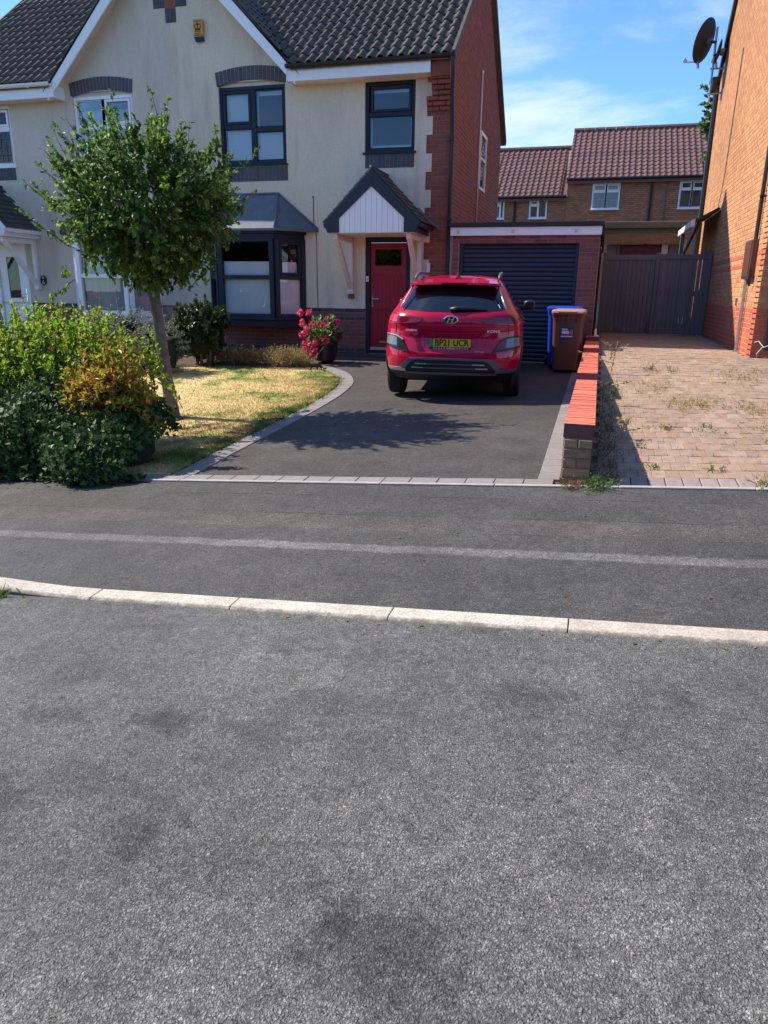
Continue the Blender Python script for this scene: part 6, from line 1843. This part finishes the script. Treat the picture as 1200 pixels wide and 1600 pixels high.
def back_tree():
    t = thing('tree', 'dark leafy tree mostly hidden behind the right house', 'tree', (4.2, 30, .6))
    m = MB(); m.tube([(4.2, 30, .4), (4.15, 30, 4), (4.1, 30, 6.3)], [.22, .16, .09], 8); m.build('trunk', 'bark', t, smooth=True)
    A = []; B = []; C = np.array([4.15, 30.0, 7.0])
    for i in range(90):
        d = rdir(1)[0]; s = C+d*np.array([.5, .5, .8]); e = C+d*np.array([1.35, 1.2, 2.0])*rng.uniform(.6, 1.0); A.append(s); B.append(e)
    for (x, z) in ((2.72, 8.25), (2.68, 7.95), (2.85, 7.55), (2.70, 7.25), (2.8, 7.1), (2.95, 6.2)):
        for q in range(4): A.append((3.5, 30, z-.3)); B.append((x+rng.uniform(-.05, .3), 30+rng.uniform(-.3, .3), z+rng.uniform(-.2, .15)))
    tm = MB()
    for s, e in zip(A, B): tm.tube([s, e], [.02, .008], 3, cap=False)
    tm.build('branches', 'twig', t, kind='stuff')
    P, D, N, Sz = stems_leaves(A, B, 34, .19, 'ovate', lo=.25); foliage('crown', P, D, N, Sz, 'ovate', 'leaf_tree', t)
back_tree()

def reflected_foliage():  # foliage row added behind the camera, unseen, only for the windows to reflect
    n = 22000; x = rng.uniform(-26, 20, n); h = 5.6+1.2*np.sin(x*.9)+.8*np.sin(x*2.3+1); z = -1+rng.uniform(0, 1, n)**.8*(h+1)
    P = np.stack([x, -10.5+rng.normal(0, .5, n)-.2*z, z+.067*x*.6], 1)
    V, Fc = leaves(P, rdir(n), unit(rdir(n)+np.array([0, 1.0, .4])), rng.uniform(.25, .5, n), 'ovate')
    hv = core('unseen_foliage_core', [((-24+4*i, -11.6, .6), (2.9, .5, 4.6+(i%3)*.5)) for i in range(12)], 'hedge_core', None, 4); hv['kind'] = 'stuff'  # dark mass added behind the leaves to darken the pane reflections
    o = npmesh('unseen_foliage', V, Fc, 'leaf_laurel', kind='stuff')
reflected_foliage()

def litter():
    n = 170; x = np.concatenate([rng.uniform(-6, -3.4, 90), rng.uniform(-3.4, 2.2, 80)]); y = np.concatenate([5.42-np.abs(rng.normal(0, .18, 90)), np.where(rng.random(80) < .45, 3.03-np.abs(rng.normal(0, .03, 80)), rng.uniform(3.3, 5.4, 80))])
    P = np.stack([x, y, [G(a, b)+.004 for a, b in zip(x, y)]], 1)
    foliage('leaf_litter', P, unit(np.stack([rng.normal(0, 1, n), rng.normal(0, 1, n), rng.normal(0, .12, n)], 1)), up_mix(n, 3), rng.uniform(.008, .028, n), 'ovate', 'leaf_dead', None, 'stuff')
litter()
# ------------------------------------------------------------------ the car (built about the origin, then set down)
def build_car():
    car = thing('car', 'crimson compact SUV parked on the tarmac drive, seen from behind', 'car')
    car['local_build'] = 1
    Zs = [.27, .34, .42, .55, .65, .72, .80, .90, .98, 1.06, 1.11, 1.15, 1.22, 1.30, 1.38, 1.44, 1.48, 1.52, 1.545, 1.56]
    Wt = [.80, .835, .862, .878, .885, .888, .886, .880, .868, .842, .812, .785, .745, .698, .650, .610, .580, .535, .47, .36]
    R0 = [.16, .07, .02, .00, .015, .035, .055, .060, .050, .065, .10, .15, .235, .335, .435, .50, .58, .78, 1.0, 1.25]
    F1 = [4.12, 4.17, 4.19, 4.19, 4.18, 4.15, 4.10, 3.98, 3.70, 3.25, 3.05, 2.95, 2.80, 2.62, 2.44, 2.30, 2.20, 2.02, 1.90, 1.78]
    def I(tab, z): return float(np.interp(z, Zs, tab))
    def sm(tab, z):
        return .25*I(tab, z-.018)+.5*I(tab, z)+.25*I(tab, z+.018)
    def W(z): return sm(Wt, z)
    def Dr(z): return float(np.interp(z, [.27, .9, 1.15, 1.5], [.50, .55, .50, .42]))
    NE = 3.0
    def yrear(x, z):
        u = min(abs(x)/W(z), .9995)
        y = sm(R0, z)+Dr(z)*(1-(1-u**NE)**(1/NE))+.05*u*u
        # plate recess in the tailgate
        if .60 < z < .91:
            hw = .37+.10*(z-.62)/.28
            k = max(0, min(1, (hw-abs(x))/.03))*max(0, min(1, (z-.615)/.02))*max(0, min(1, (.90-z)/.025))
            y += .028*k*k*(3-2*k)
        # waistline crease under the lamps
        y += -.006*math.exp(-((z-.925)/.018)**2)*max(0, 1-(x/.62)**4)
        return y
    def xside(y, z):
        t = (y-sm(R0, z)-.05)/Dr(z)
        t = max(0, min(1, t)); u = (1-(1-t)**NE)**(1/NE)
        return W(z)*u
    zz = lin(.27, .60, 16)+lin(.605, .93, 34)+lin(.94, 1.12, 14)+lin(1.13, 1.50, 20)+[1.515, 1.53, 1.542, 1.552, 1.558, 1.56]
    us = [-1+2*i/60 for i in range(61)]
    xs_u = [math.copysign(1-(1-abs(u))**1.7, u) for u in us]
    m = MB(); rows = []
    for z in zz:
        w = W(z); row = [(x*w*.9995, yrear(x*w*.9995, z), z) for x in xs_u]
        f1 = sm(F1, z); Df = .55
        yr_ = row[-1][1]; side = []
        for k in range(1, 12): side.append((w*(1+.004*math.sin(math.pi*k/12)), yr_+(f1-Df-yr_)*k/12, z))
        front = [(w*math.cos(t)**.62 if math.cos(t) > 0 else 0, f1-Df+Df*math.sin(t)**.62, z) for t in [math.pi/2*k/8 for k in range(0, 9)]]
        half = side+front
        row += half+[(-x, y, zq) for x, y, zq in half[::-1]]
        rows.append(row)
    n = len(rows[0])
    vs = [p for r in rows for p in r]
    fs = [(i*n+j, i*n+(j+1) % n, (i+1)*n+(j+1) % n, (i+1)*n+j) for i in range(len(rows)-1) for j in range(n)]
    fs += [tuple(range(n-1, -1, -1)), tuple((len(rows)-1)*n+j for j in range(n))]
    m.add(vs, fs)
    body = m.build('body', 'paint', car, smooth=True)
    # cut the wheel arches out of the body
    RW, YB, YA = .325, .80, 3.40
    cutters = []
    for y in (YB, YA):
        for sx in (-1, 1):
            c = MB(); c.lathe([(.385, -.24), (.385, .24)], (sx*.80, y, .335), 32, 'x')
            o = c.build('cut', 'clad_dk', None); cutters.append(o)
            b = body.modifiers.new('arch', 'BOOLEAN'); b.operation = 'DIFFERENCE'; b.object = o; b.solver = 'EXACT'
    bpy.context.view_layer.update()
    me = bpy.data.meshes.new_from_object(body.evaluated_get(bpy.context.evaluated_depsgraph_get()))
    body.modifiers.clear(); old = body.data; body.data = me; me.name = 'body'
    for o in cutters: bpy.data.objects.remove(o)
    me.materials.clear(); me.materials.append(MAT['paint']); me.materials.append(MAT['clad_dk'])
    for p in me.polygons:
        c = p.center
        p.material_index = 1 if c.z < .285 else 0
        for y in (YB, YA):
            if math.hypot(c.y-y, c.z-.335) < .384 and abs(c.x) < .88: p.material_index = 1
        p.use_smooth = True

    def patch(name, top, bot, mat, off=.005, parent=None, nu=26, nv=8, depth=.02, side=0, label=None):
        """skin piece between two polylines given in (x,z) on the tail, or (y,z) on a side"""
        def rs(pl, n):
            d = [0]
            for a, b in zip(pl[:-1], pl[1:]): d.append(d[-1]+math.dist(a, b))
            return [(float(np.interp(d[-1]*i/n, d, [p[0] for p in pl])), float(np.interp(d[-1]*i/n, d, [p[1] for p in pl]))) for i in range(n+1)]
        T, Bt = rs(top, nu), rs(bot, nu)
        def P(x, z, o):
            if side: return (side*(xside(x, z)+o), x, z)
            return (x, yrear(x, z)-o, z)
        V = []
        for o in (off, off-depth):
            for j in range(nv+1):
                for i in range(nu+1):
                    x = Bt[i][0]+(T[i][0]-Bt[i][0])*j/nv; z = Bt[i][1]+(T[i][1]-Bt[i][1])*j/nv
                    V.append(P(x, z, o))
        q = nu+1; k = q*(nv+1); F_ = []
        for j in range(nv):
            for i in range(nu): F_.append((j*q+i, j*q+i+1, (j+1)*q+i+1, (j+1)*q+i)); F_.append((k+j*q+i, k+(j+1)*q+i, k+(j+1)*q+i+1, k+j*q+i+1))
        edge = [i for i in range(q)]+[j*q+nu for j in range(1, nv+1)]+[nv*q+i for i in range(nu-1, -1, -1)]+[j*q for j in range(nv-1, 0, -1)]
        for a, b in zip(edge, edge[1:]+edge[:1]): F_.append((a, k+a, k+b, b))
        mb = MB().add(V, F_)
        return mb.build(name, mat, parent or car, auto=True, label=label)

    # rear window and spoiler
    patch('rear_window', [(-.535, 1.425), (-.3, 1.438), (0, 1.442), (.3, 1.438), (.535, 1.425)], [(-.655, 1.155), (-.60, 1.138), (-.3, 1.122), (0, 1.118), (.3, 1.122), (.60, 1.138), (.655, 1.155)], 'carglass', .004, nv=10)
    m = MB(); sec = []
    for i in range(25):
        x = -.575+1.15*i/24; u = abs(x)/.575; e = .035*u**4
        sec.append([(x, .365+e+.03*u*u, 1.448-.012*u*u), (x, .375+e+.03*u*u, 1.475-.016*u*u), (x, .62, 1.512-.035*u**3), (x, .62, 1.46-.02*u*u), (x, .47+e, 1.432-.012*u*u)])
    vs = [p for r in sec for p in r]; m.add(vs, [(i*5+j, i*5+(j+1) % 5, (i+1)*5+(j+1) % 5, (i+1)*5+j) for i in range(24) for j in range(5)]+[(0, 1, 2, 3, 4), tuple(120+j for j in (4, 3, 2, 1, 0))])
    sp = m.build('spoiler', 'paint', car, auto=True)
    for sx in (-1, 1):
        m = MB(); m.tube([(sx*.66, .255, 1.165), (sx*.625, .335, 1.25), (sx*.575, .44, 1.36), (sx*.545, .50, 1.43)], .012, 6); m.build('window_strip', 'silver', car, smooth=True)
    m = MB(); m.box(-.16, .16, .362, .372, 1.452, 1.463); m.build('brake_light', 'lampred', sp)
    # wiper
    m = MB(); yw = yrear(0, 1.15)
    m.tube([(-.02, yrear(0, 1.145)-.03, 1.150), (.08, yrear(.1, 1.150)-.03, 1.165), (.30, yrear(.3, 1.155)-.022, 1.160), (.44, yrear(.44, 1.15)-.018, 1.152)], [.026, .028, .016, .008], 8)
    m.build('wiper', 'black', car, smooth=True)
    # lamps
    for sx in (-1, 1):
        def X(pl): return [(sx*a, b) for a, b in pl][::(1 if sx < 0 else -1)]
        patch('tail_light', X([(.815, 1.075), (.76, 1.098), (.55, 1.082), (.36, 1.045)]), X([(.825, 1.01), (.80, .985), (.60, .975), (.42, .990), (.36, 1.028)]), 'lampred', .012, nu=20)
        if sx < 0: patch('tail_light_end', X([(.818, 1.072), (.765, 1.088), (.69, 1.075)]), X([(.826, 1.012), (.80, .993), (.70, .990)]), 'lampred2', .016, nu=10)
        else: patch('tail_light_end', X([(.818, 1.072), (.765, 1.088), (.69, 1.075)]), X([(.826, 1.012), (.80, .993), (.70, .990)]), 'lampred', .016, nu=10)
        lamp = patch('corner_lamp', X([(.862, .812), (.84, .832), (.70, .818), (.615, .775)]), X([(.868, .705), (.86, .682), (.66, .655), (.525, .642)]), 'lampdark', .014, nu=20)
        patch('lamp_lens', X([(.856, .812), (.80, .818), (.70, .803)]), X([(.860, .715), (.80, .705), (.69, .695)]), 'lampclear', .019, lamp, nu=8)
        patch('reflector', X([(.70, .800), (.64, .780), (.605, .758)]), X([(.70, .690), (.62, .675), (.555, .660)]), 'lamppink' if sx > 0 else 'lampdark', .018, lamp, nu=8)
        patch('lamp_rim', X([(.866, .832), (.84, .842), (.70, .827), (.605, .782)]), X([(.864, .818), (.84, .832), (.70, .817), (.615, .772)]), 'silver' if sx < 0 else 'lampdark', .016, lamp, nu=14, nv=2)
        # flared black arch and bumper corner
        patch('bumper_corner', X([(.872, .43), (.80, .425), (.66, .425), (.60, .44)]), X([(.868, .385), (.80, .38), (.64, .378), (.56, .38)]), 'silver' if sx < 0 else 'clad', .010, nu=14)
        patch('bumper_flare', X([(.64, .455), (.60, .50), (.53, .552), (.47, .562)]), X([(.60, .405), (.555, .44), (.49, .510), (.44, .532)]), 'clad', .014, nu=12, nv=3)
        patch('lower_bumper', X([(.868, .384), (.80, .379), (.64, .377), (.60, .38)]), X([(.80, .275), (.75, .272), (.66, .272), (.60, .275)]), 'clad_dk', .008, nu=14)
        # tailgate shut line and bumper seam
        m = MB(); m.tube([(sx*.665, yrear(sx*.665, 1.14)-.001, 1.14), (sx*.70, yrear(sx*.70, 1.10)-.001, 1.10), (sx*.715, yrear(.715, .97)-.001, .97), (sx*.715, yrear(.715, .85)-.001, .85)], .003, 5); m.build('shut_line', 'ink', car)
        m = MB(); m.tube([(sx*x, yrear(x, .617)-.001, .617+.004*(x/.5)**2) for x in (.0, .15, .3, .45, .55)], .0035, 5); m.build('shut_line', 'ink', car)
        # side window, mirror, rails, wheels
        patch('side_window', [(.95, 1.425), (1.4, 1.455), (2.0, 1.42), (2.45, 1.28)], [(.88, 1.20), (1.2, 1.155), (2.0, 1.125), (2.75, 1.11)], 'carglass', .004, side=sx, nu=20)
        m = MB(); m.tube([(sx*.84, 2.42, 1.09), (sx*.93, 2.40, 1.11)], .03, 8)
        m.build('mirror_stalk', 'black', car, smooth=True)
        m = MB(); vs = []
        K, N = 8, 14
        for i in range(K+1):
            th = math.pi*i/K
            for j in range(N):
                ph = 2*math.pi*j/N; a, b, c = math.sin(th)*math.cos(ph), math.sin(th)*math.sin(ph), math.cos(th)
                vs.append((sx*(.955+.088*math.copysign(abs(a)**.7, a)), 2.40+.075*math.copysign(abs(b)**.8, b), 1.15+.075*math.copysign(abs(c)**.7, c)))
        m.add(vs, [(i*N+j, i*N+(j+1) % N, (i+1)*N+(j+1) % N, (i+1)*N+j) for i in range(K) for j in range(N)]); mir_ = m.build('door_mirror', 'black', car, smooth=True)
        m = MB(); m.box(sx*.955-.062, sx*.955+.062, 2.322, 2.328, 1.105, 1.195); m.build('mirror_glass', 'lampdark', mir_, bevel=.004)
        m = MB(); m.tube([(sx*.545, .72, 1.515), (sx*.545, .82, 1.556), (sx*.55, 1.1, 1.585), (sx*.55, 1.5, 1.592), (sx*.54, 1.85, 1.58), (sx*.53, 1.98, 1.545)], [.012, .02, .022, .022, .02, .012], 8); m.build('roof_rail', 'clad', car, smooth=True)
        for y in (YB, YA):
            m = MB()
            m.lathe([(.20, -.105), (.27, -.108), (.305, -.10), (.323, -.08), (.325, -.05), (.325, .05), (.323, .08), (.305, .10), (.27, .108), (.20, .105)], (sx*.775, y, .325), 40, 'x')
            wh = m.build('tyre', 'tyre', car, auto=True)
            m = MB(); m.lathe([(.205, -.09), (.215, .085), (.19, .075), (.17, .03), (.05, .045), (.0, .05)] if sx > 0 else [(.0, -.05), (.05, -.045), (.17, -.03), (.19, -.075), (.215, -.085), (.205, .09)], (sx*.775, y, .325), 32, 'x')
            for k in range(5):
                a = 2*math.pi*k/5+.3; m.bar((sx*.845, y+.04*math.cos(a), .325+.04*math.sin(a)), (sx*.855, y+.20*math.cos(a), .325+.20*math.sin(a)), .05, .03, up=(1, 0, 0))
            m.build('rim', 'rim', wh, auto=True)
            m = MB(); pr = []
            for k in range(25):
                a = math.pi*(-.12+1.24*k/24); pr.append((y+.388*math.cos(a), .335+.388*math.sin(a), y+.425*math.cos(a), .335+.425*math.sin(a)))
            vs = []
            for a, b, c, d in pr:
                xa = W(max(.3, b))+.006; xb = W(max(.3, d))+.004
                vs += [(sx*(xa+.010), a, b), (sx*(xb+.002), c, d), (sx*(xb-.05), c, d), (sx*(xa-.05), a, b)]
            m.add(vs, [(i*4+j, i*4+(j+1) % 4, (i+1)*4+(j+1) % 4, (i+1)*4+j) for i in range(24) for j in range(4)]); m.build('arch_trim', 'clad_dk', car, auto=True)
        patch('sill_trim', [(1.22, .36), (2.98, .36)], [(1.22, .28), (2.98, .28)], 'clad_dk', .012, side=sx, nu=6, nv=2)
        m = MB()
        for yy in (1.28, 2.35): m.tube([(sx*(W(z)+.002), yy+(.05 if z > 1.0 else 0), z) for z in (.42, .6, .8, 1.0, 1.1)], .003, 4)
        m.build('door_seam', 'ink', car)
        for yy in (1.55, 2.55):
            m = MB(); m.box(sx*(W(.95)+.012)-.012, sx*(W(.95)+.012)+.012, yy-.19, yy, .94, .965); m.build('door_handle', 'paint', car, bevel=.008)
    # bumper insert with two bright bars
    bp = patch('bumper_insert', [(-.50, .545), (-.44, .552), (.44, .552), (.50, .545)], [(-.62, .285), (-.5, .28), (.5, .28), (.62, .285)], 'clad_dk', .006, nv=10)
    patch('bumper_lip', [(-.50, .560), (0, .566), (.50, .560)], [(-.49, .535), (0, .541), (.49, .535)], 'clad', .016, bp, nv=2)
    for z, w in ((.487, .44), (.437, .48)):
        patch('bumper_bar', [(-w, z+.006), (0, z+.010), (w, z+.006)], [(-w, z-.008), (0, z-.004), (w, z-.008)], 'clad', .016, bp, nv=2)
        for sx in (-1, 1): patch('bright_strip', sorted([(sx*w, z+.008), (sx*(w-.15), z+.008)]), sorted([(sx*w, z-.007), (sx*(w-.15), z-.004)]), 'silver', .020, bp, nu=6, nv=2)
    patch('bumper_edge', [(-.58, .378), (0, .384), (.58, .378)], [(-.58, .350), (0, .352), (.58, .350)], 'clad', .016, bp, nv=2)
    m = MB(); m.box(-.66, .66, .62, 3.9, .20, .32); m.build('underbody', 'clad_dk', car)
    # tail badge, lettering, plate
    yb = yrear(0, 1.03)-.004
    m = MB(); k = 36; ea, eb = .094, .050
    def ell(a, b, y): return [(a*math.cos(2*math.pi*i/k), y, 1.032+b*math.sin(2*math.pi*i/k)) for i in range(k)]
    vs = ell(ea, eb, yb-.004)+ell(ea-.016, eb-.012, yb-.010)+ell(ea-.020, eb-.014, yb-.004)+ell(ea, eb, yb+.01)
    m.add(vs, [(r*k+i, r*k+(i+1) % k, ((r+1) % 4)*k+(i+1) % k, ((r+1) % 4)*k+i) for r in range(4) for i in range(k)])
    yy = yb-.007
    def stroke(pts, w):
        for (x0, z0), (x1, z1) in zip(pts[:-1], pts[1:]): m.bar((x0, yy, 1.032+z0), (x1, yy, 1.032+z1), .007, w, up=(0, 0, 1))
    for off_, y_ in ((-.027, 0), (.027, .0003)): m.prism([(off_-.024, .999), (off_-.004, .999), (off_+.024, 1.065), (off_+.004, 1.065)], 'y', yy-.004+y_, yy+.004+y_)
    m.prism([(-.030, 1.024), (.022, 1.030), (.030, 1.040), (-.022, 1.034)], 'y', yy-.0035, yy+.0035)
    bd = m.build('badge', 'chrome', car, auto=True)
    m = MB(); m.add(ell(ea-.02, eb-.014, yb-.003)+[(0, yb-.003, 1.032)], [(i, (i+1) % k, k) for i in range(k)]); m.build('badge_field', 'lampdark', bd)
    def T4(x, z, off=.006): 
        sl = math.atan2(yrear(x+.03, z)-yrear(x-.03, z), .06)
        return Matrix.Translation((x, yrear(x, z)-off, z)) @ Matrix.Rotation(sl, 4, 'Z') @ Matrix.Rotation(R(90), 4, 'X')
    text('lettering', 'HYUNDAI', .05, 'sticker_w', car, T4(-.50, .892, .012), width=.16, height=.026)
    text('lettering', 'KONA', .05, 'sticker_w', car, T4(.53, .895, .012), width=.165, height=.033, shear=.15, bold=.001)
    text('lettering', 'ELECTRIC', .03, 'sticker_w', car, T4(.37, .650, .008), width=.125, height=.016)
    yp = yrear(0, .73)-.014
    m = MB(); m.box(-.262, .262, yp, yp+.012, .672, .802); pl = m.build('number_plate', 'black', car, bevel=.003)
    m = MB(); m.box(-.208, .257, yp-.003, yp+.001, .698, .798); m.build('plate_face', 'plate', pl)
    m = MB(); m.box(-.258, -.2085, yp-.003, yp+.001, .698, .798); m.build('green_flash', 'plate_green', pl)
    text('registration', 'BP21 UCR', .1, 'ink', pl, Matrix.Translation((.026, yp-.004, .751)) @ Matrix.Rotation(R(90), 4, 'X'), width=.425, height=.080, bold=.0022)
    m = MB()
    for grp in ((-.21, -.06, .012, .013), (-.045, .06, .006, .007), (.085, .23, .012, .013)):
        x = grp[0]
        while x < grp[1]: m.box(x, x+grp[2], yp-.002, yp+.001, .676, .689); x += grp[2]+grp[3]*(1.6 if grp[2] > .01 else .5)
    m.build('dealer_strip', 'sticker_w', pl)
    for sx in (-1, 1):
        patch('plate_wedge', sorted([(sx*.345, .86), (sx*.425, .86)]), sorted([(sx*.335, .70), (sx*.350, .70)]), 'lamppink' if False else 'paint', .006, nu=4, nv=6)
    # fin aerial
    m = MB(); m.add([(-.03, .72, 1.515), (.03, .72, 1.515), (.03, .95, 1.535), (-.03, .95, 1.535), (0, .80, 1.60), (0, .74, 1.585)], [(0, 5, 4, 3), (1, 2, 4, 5), (0, 1, 5), (3, 4, 2), (0, 3, 2, 1)]); m.build('aerial_fin', 'paint', car, bevel=.006)
    car.location = (-1.755, 9.235, .15)
    car.rotation_euler = (R(1.0), R(-3.0)*0, R(5.2))
    return car
build_car()
